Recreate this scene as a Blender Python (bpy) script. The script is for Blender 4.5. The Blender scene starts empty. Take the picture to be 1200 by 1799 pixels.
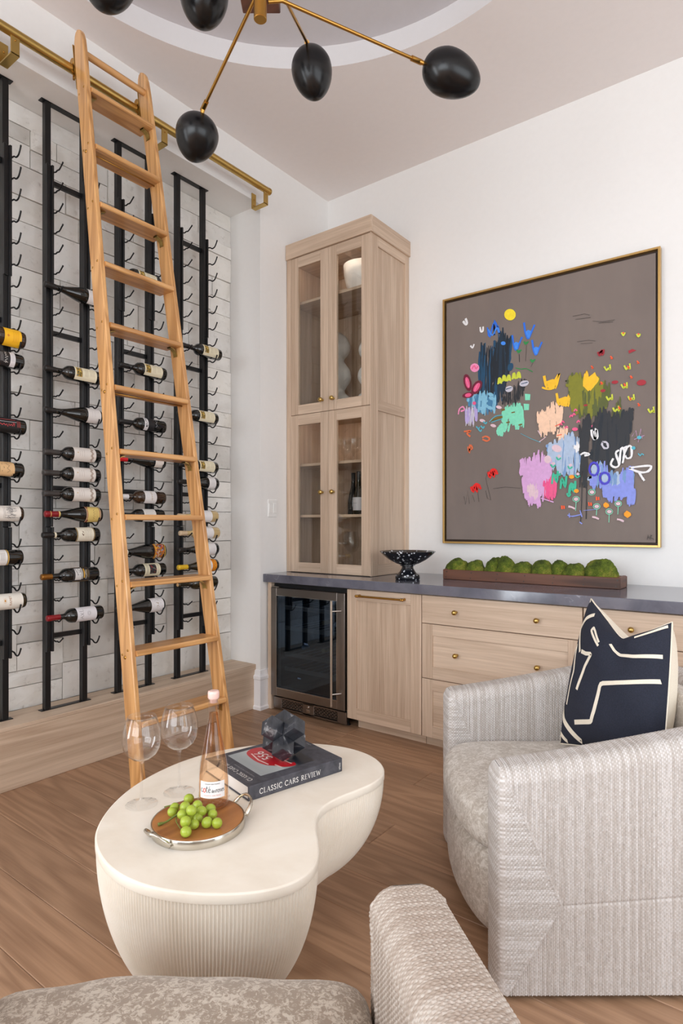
import bpy, math, random
import numpy as np
from mathutils import Vector, Matrix, noise as mnoise

scene = bpy.context.scene
COL = scene.collection
PI = math.pi

# ------------------------------------------------------------------ camera
cam_d = bpy.data.cameras.new('camera')
cam_d.sensor_fit = 'HORIZONTAL'
cam_d.sensor_width = 36.0
cam_d.lens = 36.0 * 1071.0 / 1200.0
cam_d.shift_y = 21.8 / 1200.0
cam_d.clip_start = 0.05
cam = bpy.data.objects.new('camera', cam_d)
cam.location = (2.8907, -3.6508, 1.249)
cam.rotation_euler = (PI / 2, 0, math.radians(37.168))
COL.objects.link(cam)
scene.camera = cam

# ------------------------------------------------------------------ world, lights, exposure
world = bpy.data.worlds.new('world')
scene.world = world
world.use_nodes = True
bg = world.node_tree.nodes['Background']
bg.inputs[0].default_value = (0.86, 0.93, 1.0, 1)
bg.inputs[1].default_value = 1.0

def area_light(name, loc, rot, sx, sy, power, color):
    d = bpy.data.lights.new(name, 'AREA')
    d.shape = 'RECTANGLE'
    d.size, d.size_y, d.energy, d.color = sx, sy, power, color
    o = bpy.data.objects.new(name, d)
    o.location, o.rotation_euler = loc, rot
    COL.objects.link(o)
    return o

# daylight through the three glazed openings behind and beside the camera
area_light('daylight_back', (3.1, -7.75, 1.95), (PI / 2, 0, 0), 4.4, 2.5, 212, (0.9, 0.95, 1.0))
area_light('daylight_right', (6.35, -3.6, 1.7), (PI / 2, 0, PI / 2), 4.4, 2.8, 122, (0.91, 0.955, 1.0))
area_light('daylight_left', (-0.2, -5.9, 1.6), (PI / 2, 0, -PI / 2), 2.2, 2.7, 185, (0.9, 0.95, 1.0))

scene.view_settings.view_transform = 'Standard'
scene.view_settings.look = 'None'
scene.view_settings.gamma = 1.0
scene.view_settings.use_curve_mapping = False
scene.view_settings.exposure = -0.02
scene.cycles.max_bounces = 10
scene.cycles.diffuse_bounces = 6
scene.cycles.transparent_max_bounces = 24
scene.cycles.caustics_reflective = False
scene.cycles.caustics_refractive = False
scene.cycles.sample_clamp_indirect = 6.0

# ------------------------------------------------------------------ node materials
def lin(c):
    r = []
    for v in c[:3]:
        v = v / 255.0
        r.append(v / 12.92 if v <= 0.04045 else ((v + 0.055) / 1.055) ** 2.4)
    return (r[0], r[1], r[2], 1.0)

def new_mat(name):
    m = bpy.data.materials.new(name)
    m.use_nodes = True
    nt = m.node_tree
    return m, nt, nt.nodes['Principled BSDF'], nt.nodes['Material Output']

def N(nt, kind, **kw):
    n = nt.nodes.new(kind)
    for k, v in kw.items():
        if k.startswith('i_'):
            n.inputs[k[2:].replace('_', ' ')].default_value = v
        elif k.startswith('n_'):
            n.inputs[int(k[2:])].default_value = v
        else:
            setattr(n, k, v)
    return n

def L(nt, a, b):
    nt.links.new(a, b)

def ramp(nt, fac, stops):
    r = N(nt, 'ShaderNodeValToRGB')
    el = r.color_ramp.elements
    while len(el) < len(stops):
        el.new(0.5)
    for e, (p, c) in zip(el, stops):
        e.position = p
        e.color = c
    L(nt, fac, r.inputs[0])
    return r.outputs[0]

def coords(nt, scale=(1, 1, 1), rand=0.0, kind='Object'):
    tc = N(nt, 'ShaderNodeTexCoord')
    out = tc.outputs[kind]
    if rand:
        oi = N(nt, 'ShaderNodeObjectInfo')
        mu = N(nt, 'ShaderNodeMath', operation='MULTIPLY', n_1=rand)
        L(nt, oi.outputs['Random'], mu.inputs[0])
        ad = N(nt, 'ShaderNodeVectorMath', operation='ADD')
        L(nt, out, ad.inputs[0])
        L(nt, mu.outputs[0], ad.inputs[1])
        out = ad.outputs[0]
    mp = N(nt, 'ShaderNodeMapping')
    mp.inputs['Scale'].default_value = scale
    L(nt, out, mp.inputs[0])
    return mp.outputs[0]

def noise_tex(nt, vec, scale, detail=4, rough=0.55, dist=0.0):
    n = N(nt, 'ShaderNodeTexNoise', i_Scale=scale, i_Detail=detail, i_Roughness=rough, i_Distortion=dist)
    L(nt, vec, n.inputs['Vector'])
    return n.outputs['Fac']

def bump(nt, height, bsdf, strength=0.2, dist=0.002):
    b = N(nt, 'ShaderNodeBump', i_Strength=strength, i_Distance=dist)
    L(nt, height, b.inputs['Height'])
    L(nt, b.outputs[0], bsdf.inputs['Normal'])

def shade(c, k):
    return tuple(min(255, v * k) for v in c)

MATS = {}
def plain(name, c, rough=0.5, metal=0.0, nscale=0, nstr=0.1, coat=0.0, spec=0.5):
    if name in MATS:
        return MATS[name]
    m, nt, b, o = new_mat(name)
    b.inputs['Roughness'].default_value = rough
    b.inputs['Metallic'].default_value = metal
    b.inputs['Coat Weight'].default_value = coat
    b.inputs['Specular IOR Level'].default_value = spec
    v = coords(nt)
    f = noise_tex(nt, v, nscale or 30, 3)
    k = 0.03 if nscale else 0.004
    L(nt, ramp(nt, f, [(0.3, lin(shade(c, 1 - k))), (0.7, lin(shade(c, 1 + k)))]), b.inputs['Base Color'])
    if nscale:
        bump(nt, f, b, nstr, 0.001)
    MATS[name] = m
    return m

def wood(name, c_dark, c_light, axis, freq=26, stretch=14, base=9.0, rough=0.45, pore=0.3, tone=0.08, line=0.5, bstr=0.12, coat=0.0):
    key = name + axis
    if key in MATS:
        return MATS[key]
    m, nt, b, o = new_mat(key)
    s = [base, base, base]
    s['xyz'.index(axis)] = base / stretch
    v = coords(nt, tuple(s), 37.0)
    n1 = noise_tex(nt, v, 1.0, 2, 0.5, 0.3)
    mul = N(nt, 'ShaderNodeMath', operation='MULTIPLY', n_1=float(freq))
    L(nt, n1, mul.inputs[0])
    si = N(nt, 'ShaderNodeMath', operation='SINE')
    L(nt, mul.outputs[0], si.inputs[0])
    mr = N(nt, 'ShaderNodeMapRange', i_From_Min=-1.0, i_From_Max=1.0)
    L(nt, si.outputs[0], mr.inputs[0])
    s2 = [130.0] * 3
    s2['xyz'.index(axis)] = 3.5
    n2 = noise_tex(nt, coords(nt, tuple(s2), 11.0), 1.0, 2, 0.6)
    n3 = noise_tex(nt, coords(nt, tuple(k * 0.35 for k in s), 5.0), 1.0, 2)
    mixa = N(nt, 'ShaderNodeMath', operation='MULTIPLY_ADD', n_1=line, n_2=(1 - line) * 0.5)
    L(nt, mr.outputs[0], mixa.inputs[0])
    mixb = N(nt, 'ShaderNodeMath', operation='MULTIPLY_ADD', n_1=pore)
    L(nt, n2, mixb.inputs[0])
    L(nt, mixa.outputs[0], mixb.inputs[2])
    mixc = N(nt, 'ShaderNodeMath', operation='MULTIPLY_ADD', n_1=0.5)
    L(nt, n3, mixc.inputs[0])
    L(nt, mixb.outputs[0], mixc.inputs[2])
    half = N(nt, 'ShaderNodeMath', operation='MULTIPLY', n_1=0.5)
    L(nt, mixc.outputs[0], half.inputs[0])
    mid, wid = 0.375 + 0.25 * pore, 0.13 + 0.05 * pore + 0.1 * line
    col = ramp(nt, half.outputs[0], [(max(0, mid - wid), lin(c_dark)), (min(1, mid + wid), lin(c_light))])
    oi = N(nt, 'ShaderNodeObjectInfo')
    hv = N(nt, 'ShaderNodeHueSaturation')
    mv = N(nt, 'ShaderNodeMapRange', i_To_Min=1 - tone, i_To_Max=1 + tone)
    L(nt, oi.outputs['Random'], mv.inputs[0])
    L(nt, mv.outputs[0], hv.inputs['Value'])
    L(nt, col, hv.inputs['Color'])
    L(nt, hv.outputs[0], b.inputs['Base Color'])
    b.inputs['Roughness'].default_value = rough
    b.inputs['Coat Weight'].default_value = coat
    b.inputs['Coat Roughness'].default_value = 0.15
    bump(nt, n2, b, bstr, 0.001)
    MATS[key] = m
    return m

def thin_glass(name, tint=(255, 255, 255), ior=1.45, edge=0.0, refl=(255, 255, 255)):
    m, nt, b, o = new_mat(name)
    nt.nodes.remove(b)
    geo = N(nt, 'ShaderNodeNewGeometry')
    io = N(nt, 'ShaderNodeMapRange', i_To_Min=ior, i_To_Max=1 / ior)
    L(nt, geo.outputs['Backfacing'], io.inputs[0])
    fr = N(nt, 'ShaderNodeFresnel')
    L(nt, io.outputs[0], fr.inputs['IOR'])
    tr = N(nt, 'ShaderNodeBsdfTransparent')
    tr.inputs[0].default_value = lin(tint)
    gl = N(nt, 'ShaderNodeBsdfGlossy', i_Roughness=0.0)
    gl.inputs['Color'].default_value = lin(refl)
    mx = N(nt, 'ShaderNodeMixShader')
    L(nt, fr.outputs[0], mx.inputs[0])
    if edge:
        lw = N(nt, 'ShaderNodeLayerWeight', i_Blend=0.25)
        c = ramp(nt, lw.outputs['Facing'], [(0.45, lin(tint)), (1.0, (1 - edge, 1 - edge, 1 - edge, 1))])
        L(nt, c, tr.inputs[0])
    L(nt, tr.outputs[0], mx.inputs[1])
    L(nt, gl.outputs[0], mx.inputs[2])
    L(nt, mx.outputs[0], o.inputs[0])
    return m

# ------------------------------------------------------------------ mesh builder
class MB:
    def __init__(s):
        s.v, s.f, s.m, s.uv = [], [], [], {}
        s.cur = 0
    def add(s, vs, fs, T=None):
        o = len(s.v)
        if T is not None:
            vs = [T @ Vector(p) for p in vs]
        s.v += [tuple(p) for p in vs]
        for f in fs:
            s.f.append(tuple(i + o for i in f))
            s.m.append(s.cur)
        return s
    def box(s, a, b, c=0.0, T=None):
        x0, y0, z0 = (min(a[i], b[i]) for i in range(3))
        x1, y1, z1 = (max(a[i], b[i]) for i in range(3))
        if c <= 0:
            vs = [(x, y, z) for x in (x0, x1) for y in (y0, y1) for z in (z0, z1)]
            fs = [(0, 1, 3, 2), (4, 6, 7, 5), (0, 4, 5, 1), (2, 3, 7, 6), (0, 2, 6, 4), (1, 5, 7, 3)]
            return s.add(vs, fs, T)
        c = min(c, (x1 - x0) * .49, (y1 - y0) * .49, (z1 - z0) * .49)
        X, Y, Z = (x0, x1), (y0, y1), (z0, z1)
        vs, idx = [], {}
        for i in (0, 1):
            for j in (0, 1):
                for k in (0, 1):
                    sx, sy, sz = (c, -c)[i], (c, -c)[j], (c, -c)[k]
                    for ax, p in enumerate(((X[i], Y[j] + sy, Z[k] + sz), (X[i] + sx, Y[j], Z[k] + sz), (X[i] + sx, Y[j] + sy, Z[k]))):
                        idx[i, j, k, ax] = len(vs)
                        vs.append(p)
        g = lambda i, j, k, ax: idx[i, j, k, ax]
        fs = []
        for i in (0, 1):
            q = [g(i, 0, 0, 0), g(i, 1, 0, 0), g(i, 1, 1, 0), g(i, 0, 1, 0)]
            fs.append(q if i else q[::-1])
            q = [g(0, i, 0, 1), g(0, i, 1, 1), g(1, i, 1, 1), g(1, i, 0, 1)]
            fs.append(q if i else q[::-1])
            q = [g(0, 0, i, 2), g(1, 0, i, 2), g(1, 1, i, 2), g(0, 1, i, 2)]
            fs.append(q if i else q[::-1])
        for a_ in (0, 1):
            for b_ in (0, 1):
                e = [g(0, a_, b_, 1), g(1, a_, b_, 1), g(1, a_, b_, 2), g(0, a_, b_, 2)]
                fs.append(e if (a_ != b_) else e[::-1])
                e = [g(a_, 0, b_, 0), g(a_, 1, b_, 0), g(a_, 1, b_, 2), g(a_, 0, b_, 2)]
                fs.append(e if (a_ == b_) else e[::-1])
                e = [g(a_, b_, 0, 0), g(a_, b_, 1, 0), g(a_, b_, 1, 1), g(a_, b_, 0, 1)]
                fs.append(e if (a_ != b_) else e[::-1])
        for i in (0, 1):
            for j in (0, 1):
                for k in (0, 1):
                    t = [g(i, j, k, 0), g(i, j, k, 1), g(i, j, k, 2)]
                    fs.append(t if (i + j + k) % 2 else t[::-1])
        return s.add(vs, fs, T)
    def tube(s, path, r, n=8, cap=True, T=None):
        P = [Vector(p) for p in path]
        R = r if isinstance(r, (list, tuple)) else [r] * len(P)
        vs, fs = [], []
        up = None
        for i, p in enumerate(P):
            d = (P[min(i + 1, len(P) - 1)] - P[max(i - 1, 0)]).normalized()
            if up is None:
                up = Vector((0, 0, 1)) if abs(d.z) < 0.9 else Vector((1, 0, 0))
            a = d.cross(up).normalized()
            up = a.cross(d).normalized()
            for k in range(n):
                t = 2 * PI * k / n
                vs.append(p + (a * math.cos(t) + up * math.sin(t)) * R[i])
        for i in range(len(P) - 1):
            for k in range(n):
                k2 = (k + 1) % n
                fs.append((i * n + k, i * n + k2, (i + 1) * n + k2, (i + 1) * n + k))
        if cap:
            fs.append(tuple(range(n))[::-1])
            fs.append(tuple((len(P) - 1) * n + k for k in range(n)))
        fs = [f[::-1] for f in fs]
        return s.add(vs, fs, T)
    def lathe(s, prof, n=24, T=None):
        vs, fs, rings = [], [], []
        for r, z in prof:
            if r < 1e-6:
                rings.append([len(vs)])
                vs.append((0, 0, z))
            else:
                rings.append(list(range(len(vs), len(vs) + n)))
                vs += [(r * math.cos(2 * PI * k / n), r * math.sin(2 * PI * k / n), z) for k in range(n)]
        for A, B in zip(rings, rings[1:]):
            for k in range(n):
                k2 = (k + 1) % n
                if len(A) == 1 and len(B) == 1:
                    continue
                if len(A) == 1:
                    fs.append((A[0], B[k2], B[k]))
                elif len(B) == 1:
                    fs.append((A[k], A[k2], B[0]))
                else:
                    fs.append((A[k], A[k2], B[k2], B[k]))
        return s.add(vs, fs, T)
    def prism(s, poly, z0, z1, T=None):
        n = len(poly)
        vs = [(x, y, z0) for x, y in poly] + [(x, y, z1) for x, y in poly]
        fs = [tuple(range(n))[::-1], tuple(range(n, 2 * n))]
        fs += [(i, (i + 1) % n, n + (i + 1) % n, n + i) for i in range(n)]
        return s.add(vs, fs, T)
    def grid(s, rows, closed=False, T=None):
        nr, nc = len(rows), len(rows[0])
        vs = [p for r in rows for p in r]
        fs = []
        for i in range(nr - 1):
            for j in range(nc if closed else nc - 1):
                j2 = (j + 1) % nc
                fs.append((i * nc + j, i * nc + j2, (i + 1) * nc + j2, (i + 1) * nc + j))
        return s.add(vs, fs, T)
    def ribbon(s, pts, w, f, lift=0.0):
        """flat ribbon along 2-D points, mapped to 3-D by f(a, b, lift)"""
        P = [Vector((p[0], p[1])) for p in pts]
        W = w if isinstance(w, (list, tuple)) else [w] * len(P)
        vs = []
        for i, p in enumerate(P):
            d = (P[min(i + 1, len(P) - 1)] - P[max(i - 1, 0)])
            d = d.normalized() if d.length > 1e-9 else Vector((1, 0))
            nrm = Vector((-d.y, d.x)) * W[i] * 0.5
            for q in (p + nrm, p - nrm):
                vs.append(f(q.x, q.y, lift))
        fs = [(2 * i, 2 * i + 1, 2 * i + 3, 2 * i + 2) for i in range(len(P) - 1)]
        return s.add(vs, fs)
    def flat(s, pts, f, lift=0.0):
        return s.add([f(p[0], p[1], lift) for p in pts], [tuple(range(len(pts)))])

WM = {}
def link(o):
    COL.objects.link(o)
    return o

def obj(name, mb, mat, parent=None, smooth=False, world=False, angle=None):
    """one mesh object; vertices are in the parent's frame (world=True: in world space)"""
    me = bpy.data.meshes.new(name)
    v = mb.v
    if world and parent is not None and parent in WM:
        M = WM[parent].inverted()
        v = [tuple(M @ Vector(p)) for p in v]
    me.from_pydata(v, [], mb.f)
    for m in (mat if isinstance(mat, (list, tuple)) else [mat]):
        me.materials.append(m)
    if any(mb.m):
        me.polygons.foreach_set('material_index', mb.m)
    if smooth:
        me.polygons.foreach_set('use_smooth', [True] * len(me.polygons))
        if angle:
            me.set_sharp_from_angle(angle=math.radians(angle))
    me.update()
    o = bpy.data.objects.new(name, me)
    link(o)
    if parent is not None:
        o.parent = parent
    WM[o] = WM[parent] if parent is not None and parent in WM else Matrix.Identity(4)
    return o

def tag(o, label=None, cat=None, group=None, kind=None):
    if label: o['label'] = label
    if cat: o['category'] = cat
    if group: o['group'] = group
    if kind: o['kind'] = kind
    return o

def thing(name, label, cat, loc=(0, 0, 0), rz=0.0, group=None):
    o = bpy.data.objects.new(name, None)
    o.empty_display_size = 0.05
    o.location = loc
    o.rotation_euler = (0, 0, rz)
    link(o)
    WM[o] = Matrix.Translation(loc) @ Matrix.Rotation(rz, 4, 'Z')
    return tag(o, label, cat, group)

def solo(name, mb, mat, loc, label, cat, group=None, smooth=False, angle=None):
    """a thing that is one mesh: world-space vertices, origin moved to loc"""
    t = Vector(loc)
    mb.v = [tuple(Vector(p) - t) for p in mb.v]
    o = obj(name, mb, mat, None, smooth, angle=angle)
    o.location = loc
    WM[o] = Matrix.Translation(loc)
    return tag(o, label, cat, group)

def struct(name, mb, mat, smooth=False):
    return tag(obj(name, mb, mat, None, smooth), kind='structure')

def copy_part(src, parent, loc=None):
    c = src.copy()
    link(c)
    c.parent = parent
    if loc is not None:
        c.location = loc
    return c

def dup(root, loc, label):
    r = root.copy()
    link(r)
    r.location = loc
    r['label'] = label
    for ch in list(root.children):
        c = copy_part(ch, r)
        for g in ch.children:
            copy_part(g, c)
    return r

def text_tris(s, size):
    """the default font's letters as flat triangles: list of 2-D points, list of faces, width"""
    cu = bpy.data.curves.new('t', 'FONT')
    cu.body = s
    cu.size = size
    cu.resolution_u = 3
    to = bpy.data.objects.new('t', cu)
    me = to.to_mesh()
    pts = [(v.co.x, v.co.y) for v in me.vertices]
    fs = [tuple(p.vertices) for p in me.polygons]
    to.to_mesh_clear()
    bpy.data.objects.remove(to)
    bpy.data.curves.remove(cu)
    w = max(p[0] for p in pts) if pts else 0
    return pts, fs, w

def catmull(P, n, closed=True):
    out = []
    m = len(P)
    for i in range(m if closed else m - 1):
        g = lambda k: Vector(P[k % m]) if closed else Vector(P[max(0, min(m - 1, k))])
        p0, p1, p2, p3 = g(i - 1), g(i), g(i + 1), g(i + 2)
        for k in range(n):
            t = k / n
            out.append(0.5 * ((2 * p1) + (p2 - p0) * t + (2 * p0 - 5 * p1 + 4 * p2 - p3) * t * t + (3 * p1 - p0 - 3 * p2 + p3) * t ** 3))
    if not closed:
        out.append(Vector(P[-1]))
    return out

def align(z, loc):
    """matrix taking local +Z to direction z at loc"""
    q = Vector(z).to_track_quat('Z', 'Y').to_matrix().to_4x4()
    return Matrix.Translation(loc) @ q

# the shared materials
WHITE = plain('wall_paint', (236, 235, 233), 0.75)
CEIL = plain('ceiling_paint', (238, 232, 230), 0.85)
TRIMW = plain('trim_paint', (240, 240, 242), 0.4)
OAK = lambda a: wood('pale_oak', (172, 146, 123), (220, 197, 174), a, 34, 26, 9.0, 0.5, 0.7, 0.03, 0.2, 0.2)
PLINTH = lambda a: wood('plinth_oak', (176, 151, 128), (220, 199, 176), a, 34, 24, 8.0, 0.5, 0.55, 0.03, 0.3, 0.1)
LADDER = lambda a: wood('ladder_oak', (166, 114, 62), (226, 174, 114), a, 44, 16, 10.0, 0.32, 0.45, 0.03, 0.4, 0.08, 0.3)
FLOOR = lambda a: wood('floor_oak', (136, 103, 78), (184, 148, 118), a, 64, 9, 6.0, 0.42, 0.5, 0.1, 0.3, 0.15)
BRASS = plain('brushed_brass', (196, 164, 96), 0.28, 1.0)
BRASS2 = plain('antique_brass', (186, 140, 70), 0.3, 1.0)
BLACK = plain('black_metal', (17, 17, 19), 0.38, 0.0, spec=0.4)
STEEL = plain('brushed_steel', (150, 143, 138), 0.3, 1.0)
CHROME = plain('chrome', (214, 210, 204), 0.14, 1.0)
DARK = plain('dark_void', (16, 16, 18), 0.6)
PANE = thin_glass('cabinet_pane', (250, 250, 248), 1.5)
STEMW = thin_glass('clear_stemware', (250, 250, 250), 1.45, 0.05)

# ------------------------------------------------------------------ the room shell
XA, YB, HC = -0.035, 0.035, 3.74       # wall planes and ceiling height
XE, YE = 6.2, -7.6                     # far walls behind the camera
JY, SOF = -0.70, 3.412                 # recess jamb and soffit
RY0 = -4.2                             # other end of the recess
XR = -0.36                             # back of the recess

b = MB().box((-0.4, YE - 0.2, -0.06), (XE + 0.2, YB + 0.1, -0.021))
floor = struct('floor', b, plain('subfloor', (70, 50, 36), 0.8))
rnd = random.Random(4)
yk = -2.445 + 0.19 * 13
row = 0
while yk > -5.2:
    x = -0.09 - rnd.random() * 1.6
    while x < XE:
        ln = rnd.uniform(1.3, 2.3)
        x0, x1 = max(x, -0.09), min(x + ln, XE)
        if x1 - x0 > 0.05 and yk - 0.19 < YB:
            o = obj('plank', MB().box((x0 + .0004, yk - 0.19 + .0004, -0.02), (x1 - .0004, min(yk, YB) - .0004, 0.0), 0.0022), FLOOR('x'), floor)
        x += ln
    yk -= 0.19
    row += 1
obj('plank', MB().box((-0.09, YE, -0.02), (XE, yk, 0.0)), FLOOR('x'), floor)

# the left wall is built in pieces round the recess and the garden door
for q0, q1 in (((XA - 0.12, JY, 0), (XA, YB + 0.1, HC + 0.3)), ((XR, JY, 0), (XA - 0.12, JY + 0.12, SOF + 0.12)),
               ((XA - 0.12, RY0, SOF), (XA, JY, HC + 0.3)), ((XR, RY0, SOF), (XA - 0.12, JY, SOF + 0.12)),
               ((XR - 0.1, RY0 - 0.1, -0.02), (XR, JY + 0.12, SOF + 0.12)), ((XR, RY0 - 0.12, 0), (XA, RY0, HC + 0.3)),
               ((XA - 0.12, -4.8, 0), (XA, RY0, HC + 0.3)), ((XA - 0.12, -7.0, 3.0), (XA, -4.8, HC + 0.3)), ((XA - 0.12, YE - 0.12, 0), (XA, -7.0, HC + 0.3))):
    struct('wall_left', MB().box(q0, q1), WHITE)
b = MB().box((XA - 0.12, YB, 0), (XE + 0.12, YB + 0.12, HC + 0.3))
struct('wall_back', b, WHITE)
b = MB()
b.box((XE, YE, 0), (XE + 0.12, -5.8, HC + 0.3)).box((XE, -1.4, 0), (XE + 0.12, YB, HC + 0.3)).box((XE, -5.8, 3.1), (XE + 0.12, -1.4, HC + 0.3)).box((XE, -5.8, 0), (XE + .12, -1.4, .3))
struct('wall_right', b, WHITE)
b = MB()
b.box((XA, YE - .12, 0), (0.9, YE, HC + .3)).box((5.3, YE - .12, 0), (XE, YE, HC + .3)).box((0.9, YE - .12, 3.2), (5.3, YE, HC + .3)).box((.9, YE - .12, 0), (5.3, YE, .3))
struct('wall_front', b, WHITE)
def window(k, plane, c, a0, a1, z0, z1, n):
    b = MB()
    P = (lambda a, z, d: (c + d, a, z)) if plane == 'x' else (lambda a, z, d: (a, c + d, z))
    for i in range(n + 1):
        a = a0 + (a1 - a0) * i / n
        b.box(P(a - .03, z0, -.03), P(a + .03, z1, .03), .004)
    for z in (z0, z0 + (z1 - z0) * .72, z1):
        b.box(P(a0, z - .03, -.028), P(a1, z + .03, .028), .004)
    struct('window_%d' % k, b, plain('window_frame', (44, 44, 46), .4))
window(1, 'y', YE - .06, .93, 5.27, .33, 3.17, 4)
window(2, 'x', XE + .06, -5.77, -1.43, .33, 3.07, 4)
window(3, 'x', XA - .06, -6.97, -4.83, .03, 2.97, 2)

# ceiling with the round tray
TC, TR, TZ = Vector((1.456, -2.168)), 1.285, 3.857
n = 96
ring = [(TC.x + TR * math.cos(2 * PI * i / n), TC.y + TR * math.sin(2 * PI * i / n)) for i in range(n)]
def edge(i):
    t = 2 * PI * i / n
    d = (math.cos(t), math.sin(t))
    best = 1e9
    for ax, lo, hi in ((0, XA - .1, XE + .1), (1, YE - .1, YB + .1)):
        if abs(d[ax]) > 1e-9:
            k = ((hi if d[ax] > 0 else lo) - TC[ax]) / d[ax]
            best = min(best, k)
    return (TC.x + d[0] * best, TC.y + d[1] * best)
b = MB()
ed = [edge(i) for i in range(n)]
b.add([(x, y, HC) for x, y in ring] + [(x, y, HC) for x, y in ed], [(i, n + i, n + (i + 1) % n, (i + 1) % n) for i in range(n)])
b.add([(XA - .1, YE - .1, HC), (XE + .1, YE - .1, HC), (XE + .1, YB + .1, HC), (XA - .1, YB + .1, HC)] + [(c[0], c[1], HC) for c in ed],
      [])
for cx_, cy_ in ((XA - .1, YE - .1), (XE + .1, YE - .1), (XE + .1, YB + .1), (XA - .1, YB + .1)):
    k = max(range(n), key=lambda i: -abs(ed[i][0] - cx_) - abs(ed[i][1] - cy_))
    b.add([(cx_, cy_, HC), (ed[k - 1][0], ed[k - 1][1], HC), (ed[k][0], ed[k][1], HC), (ed[(k + 1) % n][0], ed[(k + 1) % n][1], HC)], [(0, 1, 2), (0, 2, 3)])
ceiling = struct('ceiling', b, CEIL)
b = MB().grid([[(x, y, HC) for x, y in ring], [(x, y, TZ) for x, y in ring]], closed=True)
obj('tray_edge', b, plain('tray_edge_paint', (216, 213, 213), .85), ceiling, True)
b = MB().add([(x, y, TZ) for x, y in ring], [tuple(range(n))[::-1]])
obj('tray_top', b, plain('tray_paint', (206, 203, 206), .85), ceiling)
b = MB().box((XA - .3, YE - .3, TZ + .02), (XE + .3, YB + .3, TZ + .2))
struct('trim_1', b, WHITE)

# baseboards
def baseboard(name, p0, p1, nrm, parent=None):
    """profile swept from p0 to p1, standing proud along nrm"""
    prof = [(0, 0), (.028, 0), (.028, .018), (.02, .024), (.02, .2), (.026, .206), (.026, .222), (.017, .232), (.013, .262), (0, .266)]
    rows = [[(p[0] + nrm[0] * a, p[1] + nrm[1] * a, z) for a, z in prof] for p in (p0, p1)]
    b = MB().grid(rows)
    return b
b = MB()
prof = [(0, 0), (.028, 0), (.028, .02), (.02, .028), (.02, .2), (.026, .206), (.026, .224), (.016, .234), (.012, .262), (0, .266)]
rows = []
for (px, py, nx, ny) in ((-0.14, JY, 0, -1), (XA, JY, 1, -1), (XA, YB, 1, 0)):
    rows.append([(px + nx * a, py + ny * a, z) for a, z in prof])
b.grid(rows)
struct('baseboard_left', b, TRIMW)

# stone lining of the recess: every stone a part of the backing
b = MB().box((XR, RY0, 0), (XR + .012, JY, SOF))
stone_wall = struct('wall_recess', b, plain('mortar', (150, 146, 140), .9))
def stone_mat():
    m, nt, bs, o = new_mat('white_stone')
    v = coords(nt, (1, 1, 1), 9.0)
    n1 = noise_tex(nt, v, 3.2, 4, .6, .4)
    n2 = noise_tex(nt, v, 26.0, 6, .65)
    n3 = noise_tex(nt, v, 1.4, 3, .6, .8)
    c1 = ramp(nt, n1, [(.3, lin((226, 222, 215))), (.5, lin((243, 241, 237))), (.75, lin((250, 248, 245)))])
    c2 = ramp(nt, n3, [(.36, lin((176, 168, 158))), (.5, lin((240, 239, 236))), (.68, lin((232, 226, 212)))])
    mx = N(nt, 'ShaderNodeMix', data_type='RGBA', blend_type='MULTIPLY')
    mx.inputs[0].default_value = .38
    L(nt, c1, mx.inputs[6]); L(nt, c2, mx.inputs[7])
    sp = ramp(nt, n2, [(.27, lin((150, 140, 128))), (.42, (1, 1, 1, 1))])
    m2 = N(nt, 'ShaderNodeMix', data_type='RGBA', blend_type='MULTIPLY')
    m2.inputs[0].default_value = .38
    L(nt, mx.outputs[2], m2.inputs[6]); L(nt, sp, m2.inputs[7])
    oi = N(nt, 'ShaderNodeObjectInfo')
    hv = N(nt, 'ShaderNodeHueSaturation')
    mr = N(nt, 'ShaderNodeMapRange', i_To_Min=.95, i_To_Max=1.05)
    L(nt, oi.outputs['Random'], mr.inputs[0]); L(nt, mr.outputs[0], hv.inputs['Value'])
    L(nt, m2.outputs[2], hv.inputs['Color'])
    L(nt, hv.outputs[0], bs.inputs['Base Color'])
    bs.inputs['Roughness'].default_value = .85
    add = N(nt, 'ShaderNodeMath', operation='MULTIPLY_ADD', n_1=.5)
    L(nt, n2, add.inputs[0]); L(nt, n1, add.inputs[2])
    bump(nt, add.outputs[0], bs, .5, .008)
    return m
STONE = stone_mat()
rnd = random.Random(11)
def stone(y0, y1, z0, z1):
    g = .0022
    dep = rnd.uniform(.02, .034)
    ny, nz = 4, 3
    rows = []
    for j in range(nz + 1):
        r = []
        for i in range(ny + 1):
            ey, ez = i in (0, ny), j in (0, nz)
            y = y0 + (y1 - y0) * i / ny
            z = z0 + (z1 - z0) * j / nz
            if ey: y += g if i == 0 else -g
            if ez: z += (g if j == 0 else -g) + (rnd.uniform(-.001, .001))
            x = XR + .012 + dep + (rnd.uniform(-.004, .003) if not (ey or ez) else rnd.uniform(-.006, -.003))
            r.append((x, y, z))
        rows.append(r)
    b = MB().grid(rows)
    rim = [rows[0][i] for i in range(ny + 1)] + [rows[j][ny] for j in range(1, nz + 1)] + [rows[nz][i] for i in range(ny - 1, -1, -1)] + [rows[j][0] for j in range(nz - 1, 0, -1)]
    b.grid([[(XR + .01, p[1], p[2]) for p in rim], rim], closed=True)
    obj('stone', b, STONE, stone_wall)
z = .295
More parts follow.
